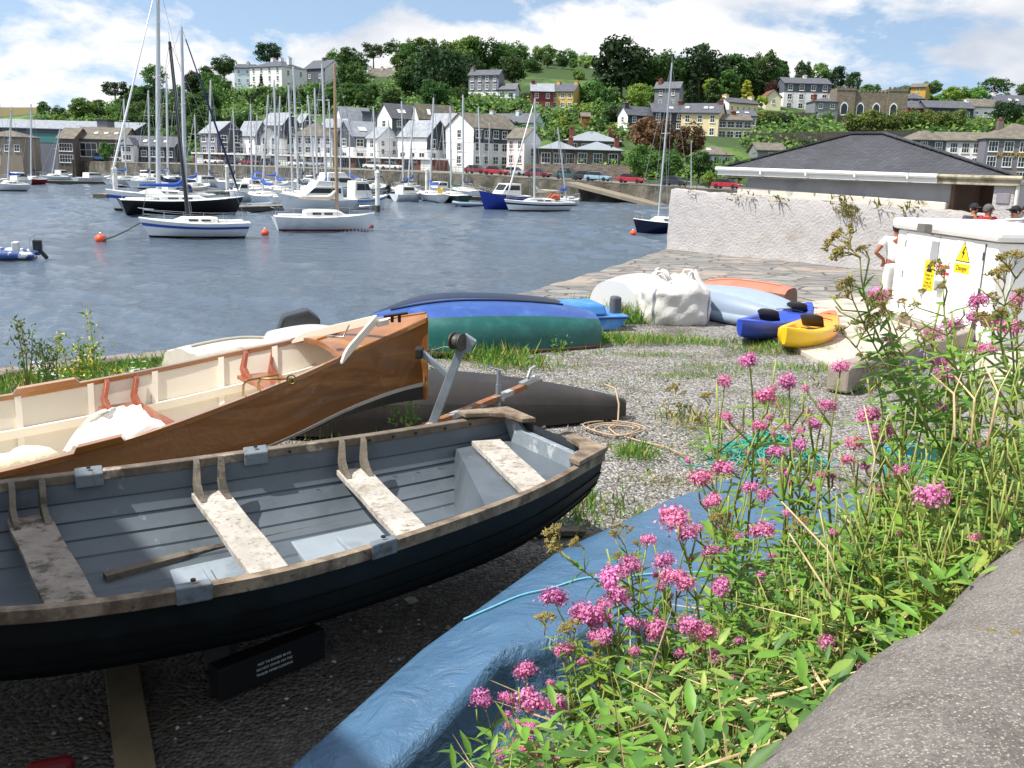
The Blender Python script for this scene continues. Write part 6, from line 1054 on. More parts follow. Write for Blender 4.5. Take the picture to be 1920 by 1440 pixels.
# street furniture on the quay: railing, lamp posts, flag, parasol
mb=MB(); q0=None
for i in range(70):
    t=i/69; p=Vector((float(np.interp(t,np.linspace(0,1,len(FQ)),fx)),float(np.interp(t,np.linspace(0,1,len(FQ)),fy))+.6,float(np.interp(t,np.linspace(0,1,len(FQ)),FQZ))-.05)); mb.tube([p,p+Vector((0,0,1.1))],.04,4)
    if q0 is not None: mb.tube([q0+Vector((0,0,1.08)),p+Vector((0,0,1.08))],.035,4); mb.tube([q0+Vector((0,0,.6)),p+Vector((0,0,.6))],.025,4)
    q0=p
tag(mb.build('quay_railing',TRIM),'dark railing along the edge of the far quay','railing')
for px,yt,yb,l_ in [(1296,263,355,'tall pale flagpole by the road near the wall'),(1188,262,340,'dark street lamp among the roadside trees'),(1040,240,338,'thin pale pole beside the slipway')]:
    p=gp(px,yb,.1); q=dp(px,yt,p.y); mb=MB(); mb.tube([p,q],[.09,.05],8); 
    if 'lamp' in l_: mb.tube([q,q+Vector((.6,0,.2)),q+Vector((1.1,0,.1))],.06,6); mb.ball(q+Vector((1.1,0,.05)),(.3,.12,.08),8,6)
    tag(mb.build('flagpole' if 'flag' in l_ else 'street_lamp' if 'lamp' in l_ else 'pole',ALU if 'pale' in l_ else TRIM,smooth=60),l_,'lamp post' if 'lamp' in l_ else 'pole')
p=gp(722,318,.1); pa=thing('cafe_parasol','closed dark green parasol outside the white houses','parasol',p); MB().lathe([(.0,1.0),(.5,1.1),(.35,2.0),(.06,3.4),(0,3.4)],10).build('canopy',COVG,pa,smooth=60); MB().tube([(0,0,0),(0,0,1.2)],.05,6).build('pole',TRIM,pa)
p=gp(50,310,.1); fg=thing('flag','orange flag flying above the left pontoon','flag',(p.x,p.y*.95,.1)); MB().tube([(0,0,0),(0,0,7.2)],.05,6).build('pole',ALU,fg); MB().grid([[(-.1-.25*i,.1*math.sin(i),7.0-z-.12*i) for z in (0,.7,1.4)] for i in range(7)]).build('cloth',M('flag_orange','#e0632a',.8,.1),fg,smooth=180)
p=gp(1345,350,.1); bn=thing('recycling_bin','teal green bin at the roadside behind the wall','bin',p); mb=MB(); mb.box(-.6,.6,-.5,.5,0,1.5); mb.build('body',M('teal_bin','#2f7a78',.5),bn,bevel=.08); mb=MB(); mb.prism([(-.65,-.55,1.51),(.65,-.55,1.51),(.65,.55,1.75),(-.65,.55,1.75)],(0,0,.08)); mb.build('lid',M('teal_bin','#2f7a78'),bn)
# ---------------- vehicles ----------------
def car(label,px,py,col,kind='car',heading=None,flipd=False,z=.25):
    best=None
    for k in range(60):
        D=100+k*2.2; q=dp(px,py,D); yq=float(np.interp(q.x,fx,fy)); off=D-yq
        if 2.5<off<11: zr=float(np.interp(q.x,fx,FQZ))+.1; e=abs(q.z-zr); best=(e,Vector((q.x,D,zr+.02))) if best is None or e<best[0] else best
    p=best[1] if best else gp(px,py,z)
    i=int(np.searchsorted(fx,p.x)); i=min(max(i,1),len(FQ)-1); d=Vector((FQ[i][0]-FQ[i-1][0],FQ[i][1]-FQ[i-1][1],0)); ang=math.atan2(d.y,d.x) if heading is None else heading
    if flipd: ang+=math.pi
    T=thing({'car':'parked_car','suv':'parked_car','van':'parked_van','caravan':'caravan'}[kind],label,{'car':'car','suv':'car','van':'van','caravan':'caravan'}[kind],p,ang,'vehicles parked along the far quay')
    if kind in('car','suv'):
        H_=1.42 if kind=='car' else 1.7; Lc=4.3; w=.86; body=[(-2.15,.28),(2.15,.28),(2.18,.62),(2.05,.76),(1.15,.92),(-1.6,.95),(-2.1,.86),(-2.18,.5)]; top=[(1.1,.9),(.45,H_),(-1.15,H_),(-1.85,.93)]
    elif kind=='van': H_=2.3; w=.95; body=[(-2.4,.35),(2.3,.35),(2.35,.95),(1.9,1.15),(1.3,H_),(-2.4,H_)]; top=None
    else: H_=2.5; w=1.05; body=[(-2.6,.5),(2.6,.5),(2.75,1.2),(2.5,H_),(-2.5,H_),(-2.65,1.2)]; top=None
    MB().prism([(x,-w,zz) for x,zz in body],(0,2*w,0)).build('body',col,T,bevel=.07)
    if top:
        r=MB(); r.prism([(x,-w*.86,zz) for x,zz in top],(0,2*w*.86,0)); g=r.build('glasshouse',GLS,T,bevel=.05); MB().prism([(.42,-w*.8,H_+.002),(.42,w*.8,H_+.002),(-1.15,w*.8,H_+.002),(-1.15,-w*.8,H_+.002)],(0,0,.035)).build('roof',col,T,bevel=.01)
    else:
        for x0,x1,z0,z1 in ([(1.0,1.75,1.2,1.95)] if kind=='van' else [(-1.9,-.7,1.3,1.95),(.2,1.6,1.3,1.95)]):
            for s in (-1,1): MB().poly([(x0,s*(w+.01),z0),(x1,s*(w+.01),z0),(x1-.25,s*(w+.01),z1),(x0,s*(w+.01),z1)]).build('side_window',GLS,T)
        if kind=='van': MB().poly([(2.0-.05,-w*.85,1.2),(1.95,w*.85,1.2),(1.42,w*.8,2.1),(1.42,-w*.8,2.1)]).build('windscreen',GLS,T)
    for x in ((-1.35,1.35) if kind!='caravan' else (0,)):
        for s in (-1,1): MB().lathe([(.0,-.1),(.32,-.1),(.32,.1),(.0,.1)],12,(x,s*(w-.06),.32),ax=Matrix.Rotation(math.pi/2,3,'X')).build('wheel',BOOT,T,smooth=40)
    if top: 
        for s in (-1,1): MB().box(2.1,2.19,s*w*.75-.14,s*w*.75+.14,.58,.72).build('headlight',WFR,T)
cc=lambda n,c: M('car_'+n,c,.25,.04,1,coat=.5)
CW=cc('white','#e8e8e8'); CRD=cc('red','#b02030'); CMR=cc('maroon','#7a1f2c'); CDK=cc('charcoal','#2a2e38'); CLBL=cc('light_blue','#8fb3c7'); CTL=cc('teal','#2d5256'); CSV=cc('silver','#aab2b8'); CBL=cc('blue','#3a5f8a')
for a_ in [('light blue saloon car parked by the railing',1121,342,CLBL),('red hatchback parked on the far quay road',1183,348,CRD),('dark blue estate car nearest the roughcast wall corner',1264,353,CDK),('dark teal van-like car behind the light blue saloon',1065,337,CTL,'suv'),('maroon car among the yacht masts near the slipway',1010,333,CMR),('bright red car parked left of the silver one',930,331,CRD),('silver car between the red and maroon cars',965,328,CSV),('dull red car in front of the apartment house',893,329,CMR),('red car peeping over the end of the roughcast wall',1362,356,CRD),('white car outside the white gable fronted house',702,316,CW),('second white car outside the gabled houses, by the parasol',735,317,CW),('charcoal car under the brick shops, left',440,303,CDK),('maroon car under the brick shops',470,305,CMR),('white car under the brick shops, left end',400,302,CW),('black car in the shade of the shop podium',505,305,CDK),('white car in front of the hip roofed terrace house',560,308,CW),('silver car in front of the hip roofed terrace house',590,309,CSV),('silver car at the foot of the low slate cottages',285,303,CSV),('white car at the foot of the low slate cottages',265,301,CW),('blue pickup like car on the left slip',190,303,CBL,'suv'),('white car on the left slip behind the blue one',178,297,CW),('dark car beside the caravan',205,298,CDK),('white car by the slip near the wheelhouse launch',240,303,CW),('dark grey car near the light blue saloon',1098,338,CDK)]: car(a_[0],a_[1],a_[2],a_[3],a_[4] if len(a_)>4 else 'car')
car('white caravan parked beside the stone shed',154,300,CW,'caravan'); car('pale blue white van at the far left car park',77,299,M('car_pale','#cfd6e2',.3),'van'); car('small white van facing the water by the stone store',120,303,CW,'van',heading=-1.3); car('cream camper van beside the pale van',100,298,M('car_cream','#cfc8b0',.35),'van')
# unseen stone building added out of view: it throws the shade over the near end of the rowing boat
T=thing('unseen_shade_building','tall unseen stone building added to shade the near end of the rowing boat','building',(0,0,0))
a=Vector((-7.5,4.0,0)); b=Vector((-3.9,-.5,0)); n_=Vector((-(b-a).normalized().y*-1,(b-a).normalized().x*-1,0)); n_=Vector(((b-a).y,-(b-a).x,0)).normalized(); a2,b2=a+n_*6,b+n_*6
MB().prism([a,b,b2,a2],(0,0,8.6)).build('wall',STONE,T)
mid1=(a+a2)/2; mid2=(b+b2)/2; mb=MB(); up=Vector((0,0,8.601)); mb.add([a+up,b+up,b2+up,a2+up,mid1+up+Vector((0,0,1.6)),mid2+up+Vector((0,0,1.6))],[(0,1,5,4),(2,3,4,5),(3,0,4),(1,2,5)]); mb.build('roof',RDK,T)
# ---------------- trees ----------------
LEAF={}
for n,c,v in [('dark','#3d5c2c',.35),('mid','#547838',.35),('light','#72963f',.3),('yellow','#93a03a',.25),('copper','#4d3029',.3),('rust','#6a5138',.3),('deep','#30492a',.35),('pollard','#5e7034',.3)]: LEAF[n]=M('foliage_'+n,c,.65,v,9,rnd=.25,trans=.25,spec=.25)
BARK=M('bark','#4b3f33',.9,.2,6)
def crown_mesh(seed,kind):
    g=np.random.default_rng(seed); nb={'round':52,'tall':46,'cone':36,'bush':22,'pollard':26,'airy':34,'wide':56}[kind]; cen=[]; rad=[]
    for i in range(nb):
        d=g.normal(size=3); d/=np.linalg.norm(d); r=g.uniform(.35,1)**.5
        if kind in('round','airy'): k_=(.56,.36) if kind=='round' else (.62,.30); c=np.array([d[0]*.36*r,d[1]*.36*r,k_[0]+d[2]*k_[1]*r]); R=g.uniform(.09,.16)
        elif kind=='wide': c=np.array([d[0]*.50*r,d[1]*.45*r,.55+d[2]*.34*r]); R=g.uniform(.10,.18)
        elif kind=='tall': c=np.array([d[0]*.26*r,d[1]*.26*r,.53+d[2]*.40*r]); R=g.uniform(.08,.14)
        elif kind=='cone': h=g.uniform(.08,.95); a=g.uniform(0,6.28); q=.30*(1-h)**.8*g.uniform(.5,1); c=np.array([q*math.cos(a),q*math.sin(a),h]); R=.05+.07*(1-h)
        elif kind=='pollard': c=np.array([d[0]*.26*r,d[1]*.26*r,.58+d[2]*.27*r]); R=g.uniform(.12,.17)
        else: c=np.array([d[0]*.55*r,d[1]*.5*r,.42+d[2]*.34*r]); R=g.uniform(.14,.24)
        cen.append(c); rad.append(R)
    per={'airy':48}.get(kind,62 if kind!='bush' else 80); V=[];n=0
    P=[];Nn=[];Sz=[]
    for c,R in zip(cen,rad):
        d=g.normal(size=(per,3)); d/=np.linalg.norm(d,axis=1)[:,None]; d[:,2]=np.abs(d[:,2])*np.where(g.random(per)<.75,1,-1); rr=R*g.uniform(.55,1.12,size=(per,1)); P.append(c+d*rr*np.array([1,1,.85])); Nn.append(d+g.normal(size=(per,3))*.45); Sz.append(np.full(per,g.uniform(.024,.036) if kind!='bush' else g.uniform(.045,.065)))
    P=np.concatenate(P);Nn=np.concatenate(Nn);Sz=np.concatenate(Sz); Nn/=np.linalg.norm(Nn,axis=1)[:,None]; t=np.cross(Nn,g.normal(size=Nn.shape)); t/=np.linalg.norm(t,axis=1)[:,None]; b=np.cross(Nn,t)
    Sz=(Sz*g.uniform(.7,1.4,len(Sz)))[:,None]; t*=Sz; b*=Sz*.7
    k=len(P); V=np.stack([P-t,P+b*.9,P+t,P-b*.9],1).reshape(-1,3); Fa=np.arange(4*k).reshape(-1,4); return V,Fa,cen
TV={}
def tree_variant(kind,seed):
    k=(kind,seed)
    if k in TV: return TV[k]
    V,Fa,cen=crown_mesh(seed,kind); c=npmesh('crown',V,Fa,LEAF['mid'])
    mb=MB(); top=.62 if kind!='bush' else .3; r=.022 if kind!='bush' else .03
    mb.tube([(0,0,-.12),(0.01,0,.2),(-.01,.01,top)],[r*1.4,r,r*.4],7)
    rr=random.Random(seed)
    for q in rr.sample(cen,min(7,len(cen))): mb.tube([(0,0,top*rr.uniform(.4,.8)),tuple(q*.9+np.array([0,0,-.02]))],[r*.5,r*.15],5)
    t=mb.build('trunk',BARK,smooth=60); TV[k]=(c,t); COL.objects.unlink(c); COL.objects.unlink(t); return TV[k]
def tree(label,base,h,kind='round',leaf='mid',group=None,wid=1.,name=None,cat='tree'):
    c,t=tree_variant(kind,random.randint(1,4)); T=thing(name or ('bush' if kind=='bush' else 'tree'),label,'bush' if kind=='bush' else cat,base,random.uniform(0,6.28),group); T.scale=(h*wid,h*wid,h)
    for o,n in ((t,'trunk'),(c,'crown')):
        q=o.copy(); q.name=n; COL.objects.link(q); q.parent=T
        if n=='crown': q.material_slots[0].link='OBJECT'; q.material_slots[0].material=LEAF[leaf]
    return T
def hit(px,py,d0=165,d1=560):
    d=ray(px,py); D=d0; 
    while D<d1:
        p=C0+d*(D/d[1])
        if p[2]<H(p[0],p[1]): return Vector(p)
        D+=3
    return None
def ptree(label,px,yt,yb,D=None,kind='round',leaf='mid',wpx=None,group=None,**k):
    p=dp(px,yb,D) if D else hit(px,yb)
    if p is None: p=dp(px,yb,330)
    h_=(yb-yt)*p.y/F; w=(wpx*p.y/F)/(h_*{'round':.9,'airy':.9,'wide':1.2,'tall':.68,'cone':.6,'bush':1.35,'pollard':.6}[kind]) if wpx else 1.; return tree(label,p,h_,kind,leaf,group,w,**k)
# trees one can point to
for a_ in [('massive dark round tree standing highest at the middle of the skyline',1162,73,196,300,'round','deep',118),
 ('broad dark tree right of the massive one',1232,96,190,305,'wide','dark',120),('tall dark tree crowning the wood behind the grey tall house',1310,88,182,310,'wide','deep',120),('dark rounded tree at the right end of the skyline wood',1370,108,185,315,'round','dark',80),
 ('tall domed tree with a clear trunk on the skyline',1432,98,178,318,'round','dark',56),('slimmer dark tree beside the tall domed one',1400,112,180,322,'round','deep',46),('small tree right of the tall domed one',1460,122,180,325,'round','dark',40),
 ('dark tree left behind the large white and slate house',1502,116,178,300,'round','deep',34),('light tree behind the roof of the large house',1532,122,175,305,'round','mid',44),('dark round tree right of the large house',1568,128,180,300,'round','deep',34),('isolated dark round tree above the school roof',1597,138,185,298,'round','deep',36),
 ('dome shaped dark tree on the crest behind the mansion',505,82,128,325,'round','deep',56),('tree left of the mansion on the crest',420,108,150,335,'round','dark',52),('isolated airy dark tree on the left skyline',217,153,198,345,'airy','deep',54),('light green round tree on the left skyline',157,184,228,335,'round','mid',56),('slim tree at the left end of the treeline',84,192,228,345,'tall','mid',26),('small dark tree next to the slim one at left',110,200,230,340,'round','dark',32),
 ('copper leaved tree left of the mansion',361,134,185,325,'round','copper',34),('dark tree beside the copper leaved one',388,128,185,322,'round','deep',36),('tree with fine crown rising behind the yacht masts',290,125,185,330,'airy','mid',54),
 ('small tree right of the villa gables',630,97,140,350,'airy','mid',40),('big dark tree right of the villa',660,120,200,285,'round','dark',70),('tree row on the skyline, first clump right of the villa',700,82,128,380,'airy','dark',48),('tree row on the skyline, second clump',745,80,125,385,'airy','dark',56),('tree row on the skyline, tallest third clump',795,73,125,385,'round','mid',60),
 ('huge dark tree in front of the skyline wood at centre',822,92,205,300,'wide','deep',120),('mid green tree right of the huge dark one',880,75,160,350,'round','mid',66),('pale topped tree at the middle skyline',850,78,150,370,'round','light',60),('dark tree above the tall grey house',915,78,140,350,'round','dark',58),('round tree right behind the tall grey house',960,105,165,300,'round','dark',60),('broad tree on the crest left of the green field',965,82,130,380,'wide','mid',62),
 ('round tree at the top of the green field',1020,86,126,385,'round','mid',52),('second round tree at the top of the green field',1060,95,130,380,'round','mid',48),('small tree at the right top of the green field',1098,102,135,372,'round','light',34),
 ('dark tree right of the yellow house',1108,152,214,255,'round','mid',56),('second tree right of the yellow house, lower',1142,165,222,248,'round','dark',48),('pale bush like tree on the green field',1085,130,152,345,'bush','light',26),
 ('tree below the massive dark one, bright green',1195,160,212,240,'round','light',52),('bright tree left of the tall grey house',1222,162,205,252,'round','mid',40),
 ('dark conifer right of the tall grey house',1298,142,197,255,'cone','deep',36),('second dark conifer right of the tall grey house',1335,146,197,258,'cone','dark',38),('bright yellow green conifer above the cream cottage',1398,152,196,262,'cone','yellow',34),('yellow leaved tree among the dark conifers',1332,150,185,275,'round','yellow',30),('yellow bush beside the small gabled house',1428,178,200,256,'bush','yellow',28),('copper tree above the small gabled house',1447,154,185,275,'round','copper',34),('tall mid green tree behind the conifers',1365,132,190,280,'tall','mid',44),
 ('big rust brown tree in front of the cream house',1222,218,305,185,'wide','rust',100),('dark brown green tree right of the rust brown one',1290,232,312,182,'round','rust',60),
 ('bright green roadside tree left of the leaning mast',1205,272,338,160,'wide','mid',72),('roadside tree right of the leaning mast',1255,285,340,158,'round','mid',56),('roadside tree near the flagpole',1310,282,338,160,'round','dark',50),('pale shrub by the teal bin',1330,318,352,150,'bush','light',36),('dark tree beside the boathouse eaves',1385,300,345,152,'round','dark',44),
 ('dark green tree at the right above the hotel',1884,188,252,235,'wide','deep',66),('large grey green tree on the right skyline',1862,148,190,315,'airy','dark',66),('round tree behind the orange yellow house',1745,152,185,325,'round','mid',40),('tree at the right edge of the skyline',1920,158,190,320,'round','mid',40),('low tree on the ridge left of the orange house',1695,160,185,330,'wide','mid',40),('low tree on the ridge above the school',1632,158,182,330,'wide','mid',44),
 ('bright bushy tree between hotel and dark terrace',1835,222,262,228,'wide','light',60),('second bright bushy tree above the hotel roof',1875,230,262,226,'bush','light',50),('light tree right of the orange house',1790,162,195,310,'wide','light',54),('light tree further right on the ridge',1830,165,195,308,'wide','light',46),
 ('dark green shrub tree below the low grey house',1551,212,250,240,'round','mid',32),('pale broad leaved tree left of the school',1488,214,252,236,'bush','light',46),('dark hedge tree by the school lawn',1522,228,254,238,'bush','dark',44),
 ('clipped round tree left of the school row',1421,208,250,232,'pollard','pollard',30),('clipped round tree next to it left of the school row',1448,205,250,232,'pollard','pollard',30),('dark bush below the white gable of the upper slate house',1150,200,240,225,'round','deep',50),('young tree behind the low long roof',960,222,252,210,'bush','dark',40),('bush on the terrace above the pavilions',1130,222,245,215,'round','dark',26),('dark conifer in front of the white mansion',490,140,168,292,'cone','deep',10),('shrub on the quay by the low stone shed',200,262,302,212,'bush','mid',34)]:
    ptree(a_[0],a_[1],a_[2],a_[3],a_[4],a_[5],a_[6],a_[7])
for i,x in enumerate([1596,1622,1650,1678,1706,1734,1762,1791]): ptree(('clipped round tree in the row before the school, '+['first','second','third','fourth','fifth','sixth','seventh','last'][i]+' from the left'),x,205,268,222,'pollard','pollard',34,group='clipped round trees before the school')
# the wood and the gardens on the slope, trees one cannot tell apart
def scatter(label,group,xr,yr,n,hpx,kinds,leaves,bush=False):
    k=0; tries=0
    while k<n and tries<n*40:
        tries+=1; x=random.uniform(*xr); y=random.uniform(*yr); hh=random.uniform(*hpx); p=hit(x,y)
        if p is None: continue
        kd=random.choice(kinds); wf_={'bush':1.5,'wide':1.2}.get(kd,.9)*hh/2
        if any(x+wf_*.8>r[0] and x-wf_*.8<r[1] and y>r[2]+2 and y-hh<r[3]-2 and p.y<r[4]+6 for r in HR): continue
        tree(label,p,hh*p.y/F,kd,random.choice(leaves),group,random.uniform(.9,1.15)); k+=1
DK=['dark','deep','mid','dark']; MDL=['mid','mid','light','dark']
scatter('dark broadleaf tree in the dense wood on the left hillside','trees of the left hillside wood',(228,480),(175,258),36,(30,52),['round','wide','round','tall'],DK+['mid'])
scatter('green tree in the wood below the white mansion','trees below the mansion',(470,690),(168,214),28,(26,46),['round','wide'],DK+['mid','mid'])
scatter('dark tree in the central hillside wood','trees of the central wood',(640,880),(130,214),38,(34,58),['round','wide','round'],DK)
scatter('tree on the crest of the central wood','trees on the central crest',(690,1000),(118,150),18,(28,46),['round','wide'],DK+['mid'])
scatter('tree of the dark wood on the right hillside','trees of the right hillside wood',(1180,1480),(150,192),26,(32,52),['round','tall','wide','cone'],DK)
scatter('tree behind the low slate cottages','trees behind the slate cottages',(240,365),(225,285),15,(28,44),['round','wide'],DK+['mid'])
scatter('tree on the left crest','trees on the left crest',(180,345),(190,216),8,(18,34),['round','wide'],MDL)
scatter('light green shrub in the hillside gardens','shrubs of the hillside gardens',(980,1165),(205,262),34,(12,24),['bush'],MDL+['light','yellow'])
scatter('green shrub on the slope below the tall grey house','shrubs below the grey house',(800,1000),(186,214),24,(12,24),['bush'],MDL)
scatter('bright shrub at the foot of the left hillside','shrubs at the left hill foot',(75,300),(222,248),26,(14,26),['bush'],['mid','light','dark'])
scatter('garden shrub between the houses on the right slope','shrubs on the right slope',(1400,1580),(215,292),34,(12,24),['bush'],DK+['mid'])
scatter('roadside shrub behind the parked cars','roadside shrubs',(1110,1420),(318,338),20,(16,30),['bush'],MDL+['dark'])
scatter('shrub before the white apartment house','quayside shrubs',(850,990),(314,322),10,(10,18),['bush'],MDL)
scatter('hedge shrub on the right ridge','shrubs on the right ridge',(1690,1930),(188,200),16,(12,22),['bush'],['light','mid'])
scatter('green shrub above the hotel roof','shrubs above the hotel',(1690,1930),(235,262),18,(14,26),['bush'],['mid','mid','dark'])
scatter('hedge tree on the bare crest','trees on the bare crest',(990,1180),(128,140),7,(16,28),['bush','round'],MDL)
# leafy undergrowth covering the wooded slopes
GV=[];GN=[]
for (x0,x1,y0,y1,n_) in [(228,480,172,262,1500),(480,690,165,215,900),(640,890,130,215,1300),(690,1000,116,130,500),(1180,1480,140,192,1300),(980,1165,212,262,500),(1100,1420,318,336,350),(800,1000,188,214,400),(1690,1930,226,262,500),(1400,1580,228,290,500),(75,300,218,248,700),(335,375,215,292,420),(180,330,192,218,350),(360,480,255,290,200),(1110,1230,196,240,450)]:
    for _ in range(n_):
        x=random.uniform(x0,x1); y=random.uniform(y0,y1); p=hit(x,y)
        if p is None or any(r[0]-1<x<r[1]+1 and r[2]<y<r[3]+2 and p.y<r[4]+3 for r in HR): continue
        for q in range(14): GV.append((p.x+random.gauss(0,1.3),p.y+random.gauss(0,1.3),p.z+abs(random.gauss(0,1.0))-.2)); GN.append((random.gauss(0,.6),-.4+random.gauss(0,.6),.8))
g=np.array(GV); N_=np.array(GN); N_/=np.linalg.norm(N_,axis=1)[:,None]; k=len(g); t_=np.cross(N_,rng.normal(size=(k,3))); t_/=np.linalg.norm(t_,axis=1)[:,None]; b_=np.cross(N_,t_); sz=rng.uniform(.25,.55,k)[:,None]; V=np.stack([g-t_*sz,g+b_*sz*.8,g+t_*sz,g-b_*sz*.8],1).reshape(-1,3)
tag(npmesh('hillside_undergrowth',V,np.arange(4*k).reshape(-1,4),[LEAF['dark'],LEAF['mid'],LEAF['light']],rng.choice([0,0,0,1,1,2],k)),'leafy undergrowth between the trees on the hillside','undergrowth',kind='stuff')

mb=MB(); mb.grid([[ (lambda p: p+Vector((0,0,.4)))(dp(x,y,455)) for y in (203,210,218,226)] for x in (-120,-60,0,40,72)]); tag(mb.build('wheat_field',M('ripe_wheat','#b5a27c',.95,.12,.05)),kind='structure')
# ---------------- parapet wall, bank and plants near the camera ----------------
def leaves(Pt,Dr,Nr,Ln,Wd,fold=.18,droop=.15,fine=False):
    Pt=np.asarray(Pt,float);Dr=np.asarray(Dr,float);Nr=np.asarray(Nr,float); Dr/=np.linalg.norm(Dr,axis=1)[:,None]; Sd=np.cross(Dr,Nr); Sd/=np.linalg.norm(Sd,axis=1)[:,None]+1e-9; Nn=np.cross(Sd,Dr)
    Ln=np.asarray(Ln)[:,None]; Wd=np.asarray(Wd)[:,None]
    if fine:
        st=[(0,.0),(.22,.72),(.48,1.),(.76,.62),(1,0.)]; rows=[]
        for u,w in st:
            c=Pt+Dr*Ln*u-Nn*Ln*droop*u*u; rows+= [c] if w==0 else [c+Sd*Wd*.5*w+Nn*Wd*fold*w,c,c-Sd*Wd*.5*w+Nn*Wd*fold*w]
        V=np.stack(rows,1).reshape(-1,3); k=len(Pt)*11; o=np.arange(0,k,11)[:,None]
        tr=[(0,2,1),(0,3,2),(1,2,5),(1,5,4),(2,3,6),(2,6,5),(4,5,8),(4,8,7),(5,6,9),(5,9,8),(7,8,10),(8,9,10)]
        return V,np.concatenate([o+np.array([t]) for t in tr])
    b=Pt; m=Pt+Dr*Ln*.45; tip=Pt+Dr*Ln-Nn*Ln*droop; l=Pt+Dr*Ln*.38+Sd*Wd*.5+Nn*Wd*fold; r=Pt+Dr*Ln*.38-Sd*Wd*.5+Nn*Wd*fold
    V=np.stack([b,l,m,r,tip],1).reshape(-1,3); k=len(Pt)*5; o=np.arange(0,k,5)[:,None]
    return V,np.concatenate([o+np.array([[0,1,4,2]]),o+np.array([[0,2,4,3]])])
GRAN=M('coping_concrete','#77736f',.95,.38,90,bump=1,bscale=160,dist=.006,col2='#4f4945',c2t=(.42,.72),c2s=4,c3='#b3aca5',c3t=(.56,.63),c3s=260)
def coping(a0,a1,dz,seed):
    rows=[]; n_=int((a1-a0)/.05)
    for i in range(n_+1):
        a=lerp(a0,a1,i/n_); row=[]
        for k in range(22):
            th=math.pi*(1.02-1.04*k/21); e=.003*math.sin(a*6+k*.8+seed)+.002*math.sin(a*17-k); row.append(wf(a,-.285+.40*-math.cos(th)*-1*-1+e,1.62+dz+.36*max(0,math.sin(th))**.75+e))
        rows.append(row)
    mb=MB(); mb.grid(rows); mb.poly(rows[0]); mb.poly(rows[-1][::-1]); return mb
T=thing('parapet_wall','rounded grey parapet wall beside the camera with a mossy joint','wall',(0,0,0))
coping(-1.6,.47,0,1).build('coping_stone',GRAN,T,smooth=50); coping(.495,7.5,-.035,4).build('coping_stone',GRAN,T,smooth=50)
mb=MB(); mb.grid([[wf(a,0.06,1.64),wf(a,.07,.0)] for a in (-1.6,7.5)]); mb.build('wall_face',GRAN,T)
ms=MB()
for i in range(260):
    k=random.random(); th=math.pi*k; p=wf(.48+random.gauss(0,.012),-.285-.39*math.cos(th),1.62+.345*max(0,math.sin(th))**.75); r=random.uniform(.004,.012); ms.ball(p,(r,r,r*.6),5,3)
ms.build('moss',M('moss','#7a6a2c',.95,.35,20),T)
def bankz(x,y):
    r=Vector((x,y,0))-WA; a=r.dot(WD); d=r.dot(WNn); z=interp(d,[-.2,0,.6,1.2,1.9,2.3],[1.5,1.42,1.05,.62,.12,-.05]); return z*interp(a,[-3,4,6,8],[1,1,.75,.55])
EARTH=M('bank_earth','#4a4130',.95,.3,9,bump=.6,bscale=30,col2='#2f2a1c',c2t=(.45,.6),c2s=6)
bm_=MB(); bm_.grid([[wf(a,d,0)+Vector((0,0,bankz(*wf(a,d,0)[:2])+.02*math.sin(a*9+d*7))) for d in np.linspace(0.0,2.4,16)] for a in np.linspace(-1.6,8.5,60)]); tag(bm_.build('earth_bank',EARTH,smooth=180),kind='structure')
GL1=M('valerian_leaf','#6f9a38',.5,.3,14,rnd=.15,trans=.3,col2='#8aa93c',c2t=(.55,.7),c2s=9); GL2=M('leaf_light','#93ad50',.5,.25,12,rnd=.1,trans=.35,col2='#b9bd52',c2t=(.58,.7),c2s=7); GL3=M('leaf_deep','#4c752f',.55,.3,12,trans=.2); STEM=M('valerian_stem','#8b9a4a',.6,.2,12,col2='#7d5a3c',c2t=(.5,.65),c2s=8); DRY=M('dry_stalk','#c8b48a',.85,.2,9,col2='#8d7350',c2t=(.5,.65),c2s=7)
PINK=M('valerian_pink','#dc7fb0',.6,.22,60,rnd=.14,col2='#eaa0c6',c2t=(.48,.6),c2s=90,c3='#cc6aa0',c3t=(.6,.68),c3s=70,trans=.2); SEED=M('seed_head','#8f8248',.85,.3,40,col2='#a39a5e',c2t=(.5,.62),c2s=30,c3='#6e4a34',c3t=(.58,.68),c3s=40); LILAC=M('lilac_petal','#9a78c8',.6,.2,60,rnd=.1)
